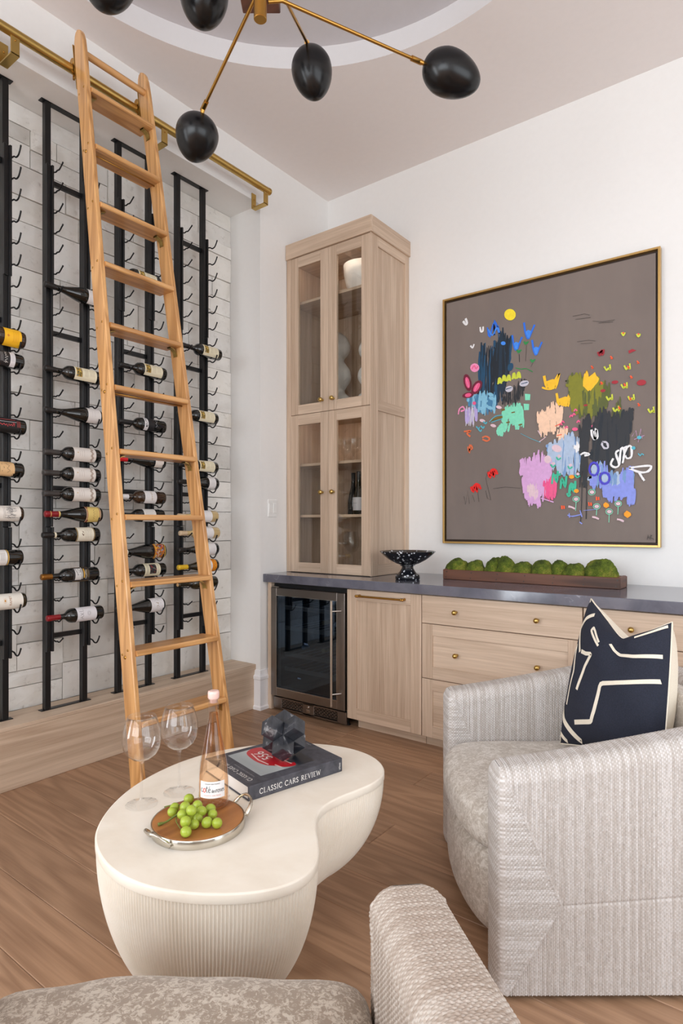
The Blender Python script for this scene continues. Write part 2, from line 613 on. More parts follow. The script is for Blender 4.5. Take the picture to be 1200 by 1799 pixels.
while z < SOF - .02:
    h = min(rnd.choice((.1, .13, .16, .2, .24)), SOF - z)
    if SOF - z - h < .06: h = SOF - z
    y = JY
    while y > -3.3:
        ln = rnd.uniform(.16, .52)
        y0 = max(y - ln, -3.3)
        if h > .19 and rnd.random() < .55:
            zm = z + h * rnd.uniform(.4, .6)
            ys = y0 + (y - y0) * rnd.uniform(.3, .7)
            stone(y0, y, z, zm)
            if y - y0 > .3:
                stone(y0, ys, zm, z + h); stone(ys, y, zm, z + h)
            else:
                stone(y0, y, zm, z + h)
        else:
            stone(y0, y, z, z + h)
        y = y0
    z += h
b = MB().box((XR + .012, RY0, .3), (XR + .03, -3.3, SOF))
obj('stone_field', b, STONE, stone_wall)

# oak plinth the racks stand on
t = thing('oak_plinth', 'long pale oak plinth running along the foot of the stone recess', 'plinth', (-0.2, -2.4, 0))
obj('front_board', MB().box((-.095, RY0 + .002, 0), (-.075, JY - .001, .2795), .002), PLINTH('y'), t, world=True)
obj('top_board', MB().box((-.315, RY0 + .002, .28), (-.0745, JY - .001, .30), .002), PLINTH('y'), t, world=True)

# light switch on the left wall
t = thing('light_switch', 'white double rocker light switch on the wall left of the tall cabinet', 'light switch', (XA, -.586, 1.36))
obj('switch_plate', MB().box((XA, -.63, 1.3), (XA + .006, -.542, 1.42), .003), plain('switch_white', (238, 238, 236), .35), t, world=True)
for y in (-.608, -.564):
    obj('rocker', MB().box((XA + .005, y - .017, 1.327), (XA + .010, y + .017, 1.393), .002), MATS['switch_white'], t, world=True)

# ------------------------------------------------------------------ stone counter, base cabinets, tall cabinet
YF = -.646
def counter_mat():
    m, nt, bs, o = new_mat('grey_quartz')
    v = coords(nt)
    n1 = noise_tex(nt, v, 6, 5, .6, .3)
    c = ramp(nt, n1, [(.3, lin((86, 87, 98))), (.7, lin((112, 112, 124)))])
    w = N(nt, 'ShaderNodeTexNoise', i_Scale=7.0, i_Detail=5, i_Distortion=1.6)
    L(nt, v, w.inputs['Vector'])
    ab = N(nt, 'ShaderNodeMath', operation='SUBTRACT', n_1=.5)
    L(nt, w.outputs['Fac'], ab.inputs[0])
    a2 = N(nt, 'ShaderNodeMath', operation='ABSOLUTE')
    L(nt, ab.outputs[0], a2.inputs[0])
    vein = ramp(nt, a2.outputs[0], [(.0, (1, 1, 1, 1)), (.012, (0, 0, 0, 1))])
    gate = ramp(nt, noise_tex(nt, v, 5, 2), [(.52, (0, 0, 0, 1)), (.66, (.55, .55, .55, 1))])
    mu = N(nt, 'ShaderNodeMath', operation='MULTIPLY')
    L(nt, vein, mu.inputs[0]); L(nt, gate, mu.inputs[1])
    mx = N(nt, 'ShaderNodeMix', data_type='RGBA')
    L(nt, mu.outputs[0], mx.inputs[0]); L(nt, c, mx.inputs[6])
    mx.inputs[7].default_value = lin((176, 178, 188))
    L(nt, mx.outputs[2], bs.inputs['Base Color'])
    bs.inputs['Roughness'].default_value = .09
    bs.inputs['Specular IOR Level'].default_value = .7
    return m
solo('stone_countertop', MB().box((XA + .002, -.676, .86), (4.1, YB - .001, .914), .002), counter_mat(), (2.0, -.33, .86),
     'long polished dark grey stone countertop over the oak base cabinets', 'countertop')

def shaker(parent, name, x0, x1, z0, z1, y, st=.066, rt=None, rb=None, grain='z', panel=True):
    """shaker front: panel (or, for a glazed door, an open frame) with stiles and rails as sub-parts"""
    rt = rt or st; rb = rb or st
    g = .0004
    if panel:
        d = obj(name, MB().box((x0 + st - .004, y + .009, z0 + rb - .004), (x1 - st + .004, y + .019, z1 - rt + .004)), OAK(grain), parent, world=True)
    else:
        o_ = [(x0 + .001, z0 + .001), (x1 - .001, z0 + .001), (x1 - .001, z1 - .001), (x0 + .001, z1 - .001)]
        i_ = [(x0 + st - .001, z0 + rb - .001), (x1 - st + .001, z0 + rb - .001), (x1 - st + .001, z1 - rt + .001), (x0 + st - .001, z1 - rt + .001)]
        rows = [[(p[0], yy, p[1]) for p in q] for q, yy in ((o_, y + .004), (i_, y + .004), (i_, y + .018), (o_, y + .018), (o_, y + .004))]
        d = obj(name, MB().grid(rows, closed=True), OAK('z'), parent, world=True)
    for a_, b_ in ((x0, x0 + st), (x1 - st, x1)):
        obj('stile', MB().box((a_, y, z0), (b_, y + .022, z1), .0012), OAK('z'), d, world=True)
    for a_, b_ in ((z1 - rt, z1), (z0, z0 + rb)):
        obj('rail', MB().box((x0 + st + g, y, a_), (x1 - st - g, y + .022, b_), .0012), OAK('x'), d, world=True)
    return d
def knob(parent, x, y, z, r=.0135, mat=None):
    prof = [(0, 0), (.0075, 0), (.0075, .002), (.0045, .006), (.0042, .012), (.007, .016), (r, .024), (r * 1.02, .029), (r * .85, .036), (r * .45, .040), (0, .041)]
    return obj('knob', MB().lathe(prof, 20, Matrix.Translation((x, y, z)) @ Matrix.Rotation(PI / 2, 4, 'X')), mat or BRASS, parent, True, world=True)

# end panel beside the fridge
solo('filler_panel', MB().box((XA + .021, YF - .002, 0), (.017, YF + .03, .859), .001), OAK('z'), (0, YF, 0),
     'narrow oak filler strip between the wall and the wine fridge', 'panel')
# panelled appliance door unit
t = thing('base_cabinet', 'oak base cabinet with one tall panelled door and brass bar handle', 'cabinet', (.915, -.33, 0))
obj('carcass', MB().box((.656, YF + .024, .08), (1.1755, YB - .002, .858)), OAK('z'), t, world=True)
obj('toe_kick', MB().box((.70, -.59, 0), (1.1755, -.57, .08), .001), OAK('x'), t, world=True)
d = shaker(t, 'door', .656, 1.175, .062, .852, YF, .069, .064, .069)
h = obj('handle', MB().tube([(.748, YF - .032, .818), (1.07, YF - .032, .818)], .0062, 12), BRASS2, d, True, world=True, angle=40)
for x in (.752, 1.066):
    b = MB().tube([(x, YF, .818), (x, YF - .032, .818)], [.0085, .006], 12)
    b.lathe([(0, -.012), (.006, -.012), (.0085, -.008), (.0085, -.002), (.007, 0), (.0085, .002), (.0085, .008), (.006, .012), (0, .012)], 12, Matrix.Translation((x, YF - .032, .818)) @ Matrix.Rotation(PI / 2, 4, 'Y'))
    obj('handle_post', b, BRASS2, d, True, world=True, angle=40)

def drawer_unit(x0, x1, label):
    t = thing('drawer_cabinet', label, 'cabinet', ((x0 + x1) / 2, -.33, 0), group='oak drawer banks under the counter')
    obj('carcass', MB().box((x0, YF + .024, .08), (x1, YB - .002, .858)), OAK('z'), t, world=True)
    obj('toe_kick', MB().box((x0, -.59, 0), (x1, -.57, .08), .001), OAK('x'), t, world=True)
    e = .0015
    xs = (x0 + (x1 - x0) * .245, x1 - (x1 - x0) * .245)
    d = obj('drawer', MB().box((x0 + e, YF, .697), (x1 - e, YF + .022, .852), .0012), OAK('x'), t, world=True)
    for x in xs: knob(d, x, YF, .773)
    for z0, z1 in ((.39, .693), (.062, .386)):
        d = shaker(t, 'drawer', x0 + e, x1 - e, z0, z1, YF, .066, .062, .066, 'x')
        for x in xs: knob(d, x, YF + .009, (z0 + z1) / 2 - .003)
drawer_unit(1.1785, 2.052, 'oak three-drawer base cabinet with brass knobs, beside the tall panelled door')
drawer_unit(2.0555, 2.93, 'oak three-drawer base cabinet at far right, mostly hidden behind the patterned cushion')

# tall glazed cabinet on the counter
t = thing('display_cabinet', 'tall pale oak display cabinet with four glazed doors standing on the counter', 'cabinet', (.34, -.2, .915))
X0, X1, YT, Z0, Z1 = XA + .003, .69, -.44, .9155, 3.117
YK = YB - .001
obj('side_panel', MB().box((X0, YT, Z0), (X0 + .038, YT + .02, Z1), .001).box((X0, YT + .02, Z0), (X0 + .02, YK, Z1)), OAK('z'), t, world=True)
sd = obj('side_panel', MB().box((X1 - .02, YT + .0205, Z0), (X1, YT + .085, Z1), .001).box((X1 - .02, YK - .05, Z0), (X1, YK, Z1), .001), OAK('z'), t, world=True)
for z0, z1 in ((Z0, Z0 + .075), (1.988, 2.056), (3.053, Z1)):
    obj('rail', MB().box((X1 - .02, YT + .0854, z0), (X1, YK - .0504, z1), .001), OAK('y'), sd, world=True)
obj('panel', MB().box((X1 - .019, YT + .08, Z0 + .07), (X1 - .009, YK - .045, 3.06)), OAK('z'), sd, world=True)
obj('back_panel', MB().box((X0 + .02, YK - .012, Z0), (X1 - .02, YK, Z1)), OAK('z'), t, world=True)
for nm, z in (('bottom_board', Z0), ('divider', 2.002), ('top_board', Z1 - .02)):
    obj(nm, MB().box((X0 + .02, YT + .024, z), (X1 - .0205, YK - .0125, z + .02), .001), OAK('x'), t, world=True)
for z in (2.80, 1.657, 1.298):
    obj('shelf', MB().box((X0 + .021, YT + .045, z), (X1 - .021, YK - .013, z + .018), .001), OAK('x'), t, world=True)
cr = obj('crown', MB().box((X0, YT - .012, Z1), (X1 + .012, YT + .012, 3.222), .0012), OAK('x'), t, world=True)
obj('crown_side', MB().box((X1 - .012, YT + .0125, Z1), (X1 + .012, YK, 3.222), .0012), OAK('y'), cr, world=True)
obj('crown_top', MB().box((X0, YT + .0125, Z1), (X1 - .0125, YK, 3.2215)), OAK('x'), cr, world=True)
obj('corner_stile', MB().box((.6855, YT, Z0), (X1, YT + .02, Z1), .0008), OAK('z'), t, world=True)
HINGE = plain('hinge_grey', (70, 70, 72), .4, .6)
for (z0, z1, kz) in ((.9185, 2.011, 1.466), (2.0145, 3.1135, 2.09)):
    for (x0, x1, kx) in ((.008, .3435, .297), (.3455, .6845, .392)):
        d = shaker(t, 'door', x0, x1, z0, z1, YT, .068, .07, .066, panel=False)
        obj('glass_pane', MB().box((x0 + .066, YT + .009, z0 + .064), (x1 - .066, YT + .012, z1 - .068)), PANE, d, world=True)
        knob(d, kx, YT, kz, .0155, BRASS)
    b = MB()
    for z in (z0 + .12, (z0 + z1) / 2, z1 - .14):
        b.box((X0 + .021, YT + .05, z - .012), (X0 + .045, YT + .085, z + .012), .002)
    obj('hinge', b, HINGE, t, world=True)

# what stands in it
CER = plain('white_ceramic', (238, 238, 236), .28, nscale=8, nstr=.02)
def ceramic(name, prof, loc, label, cat, group=None):
    return solo(name, MB().lathe(prof, 40, Matrix.Translation(loc)), CER, loc, label, cat, group, True)
ceramic('mixing_bowl', [(0, 0), (.075, 0), (.08, .012), (.088, .03), (.118, .075), (.132, .14), (.137, .21), (.131, .21), (.122, .12), (.09, .05), (0, .03)], (.47, -.21, 2.8185), 'large white ceramic bowl on the top shelf of the display cabinet', 'bowl')
def gourd(h, r):
    """three soft bulbs one above another, closed at the top"""
    key = [(0, .72), (.02, .9), (.08, 1.1), (.14, 1.12), (.21, .94), (.265, .62), (.30, .55), (.34, .66), (.42, .96), (.48, 1.0), (.54, .92), (.60, .68), (.645, .5), (.68, .55), (.74, .82), (.81, .94), (.87, .87), (.93, .68), (.97, .44), (.99, .24), (1, 0)]
    k = catmull([(a, b_, 0) for a, b_ in key], 4, False)
    return [(0, 0)] + [(max(0, q.y) * r, q.x * h) for q in k[:-1]] + [(0, h)]
for x, y, s, lab in ((.232, -.2, 1.0, 'tall white bulbous ceramic vase behind the meeting door frames of the upper cabinet'), (.535, -.2, .86, 'white bulbous ceramic vase in the upper cabinet nearest its right side, the shorter of two')):
    ceramic('ceramic_vase', gourd(.6 * s, .104 * (.5 + .5 * s)), (x, y, 2.0225), lab, 'vase', 'white ceramic vases in the cabinet')

# fill strips added to brighten the interior, behind the top rails of the glazed doors
EMI, nt_, bs_, o__ = new_mat('cabinet_fill')
bs_.inputs['Emission Color'].default_value = (1, .93, .84, 1)
bs_.inputs['Emission Strength'].default_value = 14.0
for z in (3.082, 1.985):
    obj('fill_strip', MB().box((X0 + .05, YT + .027, z), (.65, YT + .035, z + .006)), EMI, t, world=True)

# ------------------------------------------------------------------ under-counter wine fridge
t = thing('wine_fridge', 'stainless steel wine fridge with dark glass door built in under the counter', 'wine fridge', (.333, -.33, 0))
FD = YF - .012
b = MB()
b.box((.024, YF + .04, .09), (.036, -.06, .83)).box((.632, YF + .04, .09), (.644, -.06, .83)).box((.024, YF + .04, .818), (.644, -.06, .83)).box((.024, YF + .04, .09), (.644, -.06, .102)).box((.024, -.07, .09), (.644, -.06, .83))
obj('cabinet_body', b, DARK, t, world=True)
d = obj('door_frame', MB().box((.022, FD, .1), (.073, YF + .036, .826), .003).box((.584, FD, .1), (.645, YF + .036, .826), .003)
        .box((.0725, FD + .0004, .772), (.5845, YF + .036, .826), .003).box((.0725, FD + .0004, .1), (.5845, YF + .036, .158), .003), STEEL, t, world=True)
obj('door_trim', MB().box((.0715, FD - .001, .154), (.0745, FD + .01, .775)).box((.582, FD - .001, .154), (.585, FD + .01, .775)).box((.0745, FD - .001, .772), (.582, FD + .01, .775)).box((.0745, FD - .001, .154), (.582, FD + .01, .157)), CHROME, d, world=True)
FG = thin_glass('fridge_glass', (176, 188, 202), 1.95, 0.0, (196, 222, 250))
obj('glass_pane', MB().box((.072, FD + .006, .156), (.586, FD + .012, .774)), FG, d, world=True)
h = obj('handle', MB().tube([(.600 - .018, FD - .052, .13), (.582, FD - .052, .78)], .0075, 14), CHROME, d, True, world=True, angle=40)
for z in (.205, .715):
    obj('handle_post', MB().tube([(.615, FD + .002, z), (.585, FD - .05, z)], .005, 10), CHROME, h, True, world=True, angle=40)
obj('gasket', MB().box((.03, YF + .03, .825), (.645, YF + .06, .853)), DARK, t, world=True)
obj('hinge_plate', MB().box((.028, FD + .005, .8265), (.09, FD + .03, .8335), .002), CHROME, t, world=True)
SHW = wood('beech_front', (128, 108, 86), (176, 152, 124), 'x', 20, 20, 8, .5)
for z in (.672, .535, .357, .258):
    s = obj('shelf', MB().box((.08, YF + .06, z), (.6, YF + .078, z + .026), .002), SHW, t, world=True)
    b = MB()
    for k in range(9):
        x = .09 + k * .062
        b.tube([(x, YF + .078, z + .012), (x, -.1, z + .012)], .003, 6)
    obj('shelf_wire', b, STEEL, s, world=True)
g = obj('grille', MB().box((.03, YF + .006, .012), (.105, YF + .02, .088), .002).box((.29, YF + .006, .012), (.385, YF + .02, .088), .002).box((.575, YF + .006, .012), (.645, YF + .02, .088), .002)
        .box((.1, YF + .006, .012), (.58, YF + .02, .022)).box((.1, YF + .006, .08), (.58, YF + .02, .088)), STEEL, t, world=True)
b = MB()
for k in range(5):
    z = .028 + k * .0105
    for x0, x1 in ((.105, .29), (.385, .575)):
        b.box((x0, YF + .008, z), (x1, YF + .016, z + .005), .001)
        for j in range(7):
            xx = x0 + (x1 - x0) * (j + .5 * (k % 2)) / 7
            b.box((xx, YF + .008, z + .005), (xx + .006, YF + .016, z + .0105))
obj('grille_bars', b, STEEL, g, world=True)
obj('grille_back', MB().box((.03, YF + .024, .01), (.645, YF + .03, .09)), DARK, g, world=True)
obj('lock', MB().lathe([(0, 0), (.008, 0), (.008, .003), (.006, .005), (0, .005)], 16, Matrix.Translation((.338, YF + .006, .066)) @ Matrix.Rotation(PI / 2, 4, 'X')).box((.322, YF + .0045, .03), (.352, YF + .006, .05), .001), CHROME, g, world=True)
b = MB()
for x in (.045, .63):
    b.lathe([(0, 0), (.014, 0), (.014, .004), (.006, .006), (.006, .02), (0, .02)], 12, Matrix.Translation((x, YF + .05, 0)))
obj('foot', b, DARK, t, world=True)
fe, nt, bs, o_ = new_mat('fridge_fill')  # emitter added to brighten the fridge interior, hidden at the top front
bs.inputs['Emission Color'].default_value = (.8, .88, 1, 1)
bs.inputs['Emission Strength'].default_value = 14.0
obj('fill_strip', MB().box((.09, YF + .05, .806), (.58, YF + .058, .81)), fe, t, world=True)
# tiny lit read-out behind the glass
em, nt, bs, o_ = new_mat('display_glow')
bs.inputs['Base Color'].default_value = (.1, .1, .12, 1)
bs.inputs['Emission Color'].default_value = (.8, .86, 1, 1)
bs.inputs['Emission Strength'].default_value = .9
pts, fs, w = text_tris('5416', .017)
obj('display', MB().add([(.305 + p[0], FD + .0135, .468 + p[1]) for p in pts], fs), em, t, world=True)
obj('display_lower', MB().add([(.25 + p[0] * .8, FD + .0135, .238 + p[1] * .8) for p in pts], fs), em, t, world=True)
CORK = plain('pale_capsule', (206, 204, 196), .35)
GOLDC = plain('gold_capsule', (190, 160, 90), .3, .8)
GLASSK = plain('bottle_green', (18, 24, 22), .12, coat=.6)
for x, z, m, lab in ((.47, .745, CORK, 'pale capped bottle on the top fridge shelf, second from the handle'), (.555, .738, CORK, 'pale capped bottle on the top fridge shelf beside the door handle'), (.5, .607, CORK, 'silver capped bottle on the second fridge shelf at right'), (.4, .607, GOLDC, 'gold capped bottle on the second fridge shelf near the middle'), (.4, .425, GOLDC, 'gold capped bottle on the third fridge shelf'), (.225, .425, CORK, 'white capped bottle on the third fridge shelf at left'), (.53, .318, GOLDC, 'gold capped bottle on the lowest fridge shelf')):
    tb = thing('fridge_bottle', lab, 'wine bottle', (x, -.3, z), group='bottles lying in the wine fridge')
    T = Matrix.Translation((x, YF + .085, z)) @ Matrix.Rotation(-PI / 2, 4, 'X')
    obj('bottle_body', MB().lathe([(.0135, .05), (.014, .09), (.03, .125), (.037, .15), (.037, .29), (.03, .296), (0, .296)], 18, T), GLASSK, tb, True, world=True)
    obj('capsule', MB().lathe([(0, 0), (.0135, 0), (.0145, .003), (.0145, .012), (.0138, .05)], 16, T), m, tb, True, world=True)

# ------------------------------------------------------------------ metal wine racks
PX = -.2            # post centre, distance in x
YL0, PITCH, SEP = -2.483, .408, .2
PL = .30            # plinth top
TIP = lambda k: 3.060 - .1046 * k
XAX = -.133         # bottle axis
hook_body = MB().tube(catmull([(-.2, 0, -.022), (-.175, 0, -.024), (-.158, 0, -.027), (-.145, 0, -.036), (-.13, 0, -.0385), (-.115, 0, -.033), (-.103, 0, -.018), (-.095, 0, -.004)], 3, False), .0039, 7)
hook_body.lathe([(0, -.006), (.0035, -.004), (.0046, 0), (.0035, .004), (0, .006)], 8, align((.5, 0, 1), (-.0935, 0, -.001)))
hook_neck = MB().tube(catmull([(-.2, 0, -.004), (-.178, 0, -.002), (-.165, 0, -.006), (-.152, 0, -.0035), (-.144, 0, -.0025), (-.134, 0, -.0015 - .004), (-.122, 0, -.0015), (-.108, 0, .008), (-.096, 0, .016)], 3, False), .0036, 7)
hook_neck.lathe([(0, -.006), (.0035, -.004), (.0044, 0), (.0035, .004), (0, .006)], 8, align((.6, 0, 1), (-.0945, 0, .0175)))
ROOT_Z = PL
def rack(i, label):
    yl = YL0 + PITCH * i
    yr = yl + SEP
    t = thing('wine_rack', label, 'wine rack', (PX, yl, PL), group='black metal wine racks against the stone')
    for y in (yl, yr):
        p = obj('post', MB().box((PX - .015, y - .015, PL + .004), (PX + .015, y + .015, SOF - .004), .0015), BLACK, t, world=True)
        # bolted-on channels, in three lengths that do not quite line up
        dy = .004
        for (z0, z1, off) in ((.60, 1.235, .005), (1.237, 2.45, .0), (2.452, 3.085, .005)):
            b = MB().box((PX + .0152, y - .017 + off - dy, z0), (PX + .026, y + .017 + off, z1), .0015)
            b.box((PX + .026, y - .017 + off - dy, z0), (PX + .034, y - .006 + off - dy, z1), .001).box((PX + .026, y + .006 + off, z0), (PX + .034, y + .017 + off, z1), .001)
            obj('channel', b, BLACK, t, world=True)
    for z0, z1 in ((PL, PL + .004), (SOF - .004, SOF)):
        obj('end_plate', MB().box((PX - .018, yl - .035, z0), (PX + .018, yr + .035, z1), .0008), BLACK, t, world=True)
    for z in (3.01, 2.236, 1.437, .675):
        obj('cross_bar', MB().box((PX - .012, yl + .015, z - .012), (PX + .008, yr - .015, z + .012), .001), BLACK, t, world=True)
    ha = hb = None
    for k in range(24):
        for y, kind in ((yl + .029, 0), (yr + .029, 1)):
            src = ha if kind == 0 else hb
            loc = Vector((0, y, TIP(k))) - Vector((PX, yl, PL))
            if SHARED[kind] is None:
                o = obj('hook', hook_body if kind else hook_neck, BLACK, t, True)
                SHARED[kind] = o
            else:
                o = SHARED[kind].copy(); link(o); o.parent = t
            o.location = loc
SHARED = [None, None]
for i, lab in enumerate(('black metal wine rack at the far left edge, holding the yellow-labelled bottle', 'black metal wine rack left of the ladder foot with the three matching white-labelled bottles',
                         'black metal wine rack seen between the ladder rails', 'black metal wine rack nearest the white corner, right of the ladder')):
    rack(i, lab)

# ------------------------------------------------------------------ bottles
G_RED = plain('dark_bottle_glass', (14, 16, 15), .07, coat=.5)
G_BRN = plain('brown_bottle_glass', (52, 34, 20), .08, coat=.5)
G_OLV = plain('olive_bottle_glass', (40, 34, 18), .08, coat=.5)
G_WHT = plain('white_wine_glass', (204, 178, 128), .06, coat=.5)
CLARET = [(.0135, .0), (.0148, .002), (.0152, .02), (.0142, .024), (.0138, .05), (.0140, .085), (.0165, .094), (.025, .103), (.033, .113), (.037, .126), (.0378, .14), (.0378, .285), (.0355, .293), (.03, .297), (.018, .295), (0, .289)]
BURG = [(.0138, 0), (.0152, .002), (.0155, .016), (.0145, .02), (.0142, .06), (.0158, .085), (.020, .11), (.027, .137), (.0345, .165), (.0395, .188), (.0405, .2), (.0405, .288), (.038, .295), (.03, .299), (.018, .297), (0, .29)]
CHAMP = [(.0148, 0), (.0168, .002), (.0168, .012), (.015, .016), (.015, .05), (.017, .075), (.023, .105), (.031, .135), (.039, .165), (.0425, .188), (.043, .2), (.043, .29), (.040, .3), (.03, .304), (.018, .302), (0, .294)]
def rad(prof, z):
    for (r0, z0), (r1, z1) in zip(prof, prof[1:]):
        if z0 <= z <= z1 and z1 > z0:
            return r0 + (r1 - r0) * (z - z0) / (z1 - z0)
    return prof[-2][0]
PAPER = {}
def paper(c, rough=.6, metal=0.0):
    k = 'paper_%d_%d_%d' % tuple(c)
    return plain(k + ('m' if metal else ''), c, rough, metal)
BODY = {}
def body_mesh(kind, prof):
    if kind not in BODY:
        BODY[kind] = MB().lathe(prof, 28)
    m = MB(); m.v = list(BODY[kind].v); m.f = list(BODY[kind].f); m.m = list(BODY[kind].m)
    return m
def wrapper(prof, ctr, lift0=.0005):
    """map (along axis from neck, around) -> bottle surface; ctr = angle of the label centre"""
    def f(a, s, lift):
        r = rad(prof, a) + lift0 + lift
        th = ctr + s / r
        return (r * math.cos(th), r * math.sin(th), a)
    return f
def label_patch(prof, ctr, z0, z1, half, lift=0.0):
    f = wrapper(prof, ctr)
    rows = [[f(z0 + (z1 - z0) * j / 2, -half + 2 * half * i / 16, lift) for i in range(17)] for j in range(3)]
    return MB().grid(rows)

def bottle(i, k, kind, glass, cap, cap_len, label, arts=(), cap_bands=(), spin=0.0, pull=0.0):
    """bottle in rack i, row k.  label = (z0, z1, half width, colour) list"""
    prof = dict(claret=CLARET, burg=BURG, champ=CHAMP)[kind]
    yl = YL0 + PITCH * i
    z = TIP(k) + .018 + (prof[10][0] - .0378) * .5
    y0 = yl - .045 + pull
    root = thing('wine_bottle', label['text'], 'wine bottle', (XAX, y0, z), 0, 'bottles in the wine racks')
    # local +Z of the lathe (neck to base) -> world +Y
    T = Matrix(((1, 0, 0, 0), (0, 0, 1, 0), (0, -1, 0, 0), (0, 0, 0, 1)))
    def put(nm, mb, mat, smooth=True, parent=None):
        mb.v = [tuple(T @ Vector(p)) for p in mb.v]
        return obj(nm, mb, mat, parent or root, smooth)
    put('bottle_body', body_mesh(kind, prof), glass)
    if cap:
        pr = [(0, -.0012), (prof[1][0] * .9, -.001)] + [(rad(prof, z_) + .0006, z_) for z_ in (.001, .003, .012, .017, .02, .024, cap_len * .7, cap_len)]
        pr = [pr[0], pr[1]] + sorted(set(p for p in pr[2:] if p[1] <= cap_len), key=lambda p: p[1])
        c = put('capsule', MB().lathe(pr, 20), cap)
        for za, zb, cm in cap_bands:
            put('capsule_band', MB().lathe([(rad(prof, za) + .0012, za), (rad(prof, zb) + .0012, zb)], 20), cm, True, c)
    else:
        put('cork', MB().lathe([(0, -.001), (.0095, -.001), (.0105, .0), (.0105, .004)], 16), plain('cork', (190, 152, 108), .8))
    # label centre faces +x (out of the rack) and a little upward; local angle 0 = +x
    ctr = -math.radians(label.get('up', 12)) + spin
    par = None
    for (z0, z1, half, colr) in label['paper']:
        par = put('label', label_patch(prof, ctr, z0, z1, half, .0), paper(colr), True)
    f = wrapper(prof, ctr)
    bycol = {}
    for ai, a in enumerate(arts):
        mb = bycol.setdefault(a[1], MB())
        if a[0] == 'R':                      # rectangle z0 z1 s0 s1
            _, c_, z0, z1, s0, s1 = a
            mb.grid([[f(z0 + (z1 - z0) * j, s0 + (s1 - s0) * q / 12, .0003 + ai * .00012) for q in range(13)] for j in (0, 1)])
        elif a[0] == 'L':                    # stroke
            mb.ribbon(a[3], a[2], f, .0005 + ai * .00012)
        elif a[0] == 'P':                    # filled outline
            mb.flat(a[2], f, .0005 + ai * .00012)
        elif a[0] == 'T':                    # text reading around the bottle: (str, size, z of baseline, s start, direction)
            _, c_, s_, size, zb, st, mode = a
            pts, fs, w = text_tris(s_, size)
            st = -w / 2 + st
            if mode == 'across':             # letters run along s, upright towards the neck
                P = [f(zb - p[1], -(st + p[0]), .0007) for p in pts]
            elif mode == 'across_r':
                P = [f(zb + p[1], -st - p[0], .0007) for p in pts]
            else:                            # letters run along the bottle
                P = [f(zb + p[0], -p[1] - a[5], .0007) for p in pts]
            mb.add(P, fs)
        elif a[0] == 'N':                    # lines of small print: z positions, half length
            for zz in a[2]:
                mb.ribbon([(zz, -a[3] + a[3] * q / 4) for q in range(9)], a[4], f, .0005 + ai * .00012)
    for c_, mb in bycol.items():
        put('label_print', mb, paper(c_), False, par)
    return root

CREAM, WHT, GOLD, INK, SEPIA = (236, 228, 200), (230, 226, 222), (196, 158, 84), (44, 40, 40), (150, 132, 112)
CAP_BLK = plain('capsule_black', (26, 24, 24), .42)
CAP_GRY = plain('capsule_charcoal', (58, 54, 52), .45)
CAP_RED = plain('capsule_red', (134, 22, 30), .35)
CAP_BRT = plain('capsule_bright_red', (206, 24, 34), .35)
CAP_WHT = plain('capsule_white', (222, 220, 222), .4)
CAP_YEL = plain('capsule_yellow', (226, 184, 44), .4)
CAP_GLD = plain('capsule_bronze', (150, 100, 40), .32, .7)
CAP_TAN = plain('capsule_tan', (206, 182, 150), .45)

def fine(c, z0, z1, n, half, w=.0009):
    return ('N', c, [z0 + (z1 - z0) * q / max(1, n - 1) for q in range(n)], half, w)
def pic_art():
    """small painting on the cream labels: yellow and brown land, blue-grey sky"""
    r = random.Random(3)
    out = [('R', (186, 150, 62), .149, .181, -.026, .026)]
    for q in range(16):
        zc, sc = r.uniform(.153, .177), r.uniform(-.021, .021)
        c = r.choice([(120, 104, 48), (216, 186, 96), (92, 84, 60), (150, 120, 50), (104, 120, 128)])
        out.append(('P', c, [(zc + .0042 * math.cos(2 * PI * w / 7) * r.uniform(.5, 1), sc + .007 * math.sin(2 * PI * w / 7) * r.uniform(.5, 1)) for w in range(7)]))
    out.append(('P', (92, 104, 116), [(.172, -.026), (.181, -.026), (.181, .026), (.175, .018), (.178, .004), (.172, -.01)]))
    out += [fine(SEPIA, .196, .21, 3, .022), fine(SEPIA, .225, .245, 4, .016, .0007)]
    return out
PICL = dict(paper=[(.141, .262, .046, CREAM)])
def L_(text, paper_, up=12):
    return dict(text=text, paper=paper_, up=up)
bottle(0, 9, 'champ', G_BRN, None, 0, L_('brown bottle with a bright yellow label, topmost bottle at the left edge', [(.2, .278, .06, (246, 188, 34))], 0), [fine((206, 138, 26), .24, .262, 4, .03, .0012), ('L', (206, 110, 40), .003, [(.216, -.006), (.216, .006)]), ('L', (206, 110, 40), .003, [(.21, 0), (.222, 0)])])
bottle(0, 10, 'claret', G_RED, CAP_BLK, .05, L_('black bottle with white script and a narrow white band, just under the yellow-labelled one', [(.14, .228, .05, (30, 28, 30)), (.228, .251, .05, (222, 220, 222))]),
       [('L', WHT, .0022, [(.206, .03), (.212, .024), (.203, .02), (.214, .012), (.202, .008), (.216, .0), (.203, -.004), (.21, -.01), (.203, -.016), (.212, -.022), (.205, -.03)]), ('L', WHT, .0016, [(.198, .026), (.218, .028)]), fine((190, 190, 190), .184, .194, 3, .024), fine((120, 120, 124), .234, .245, 3, .02)])
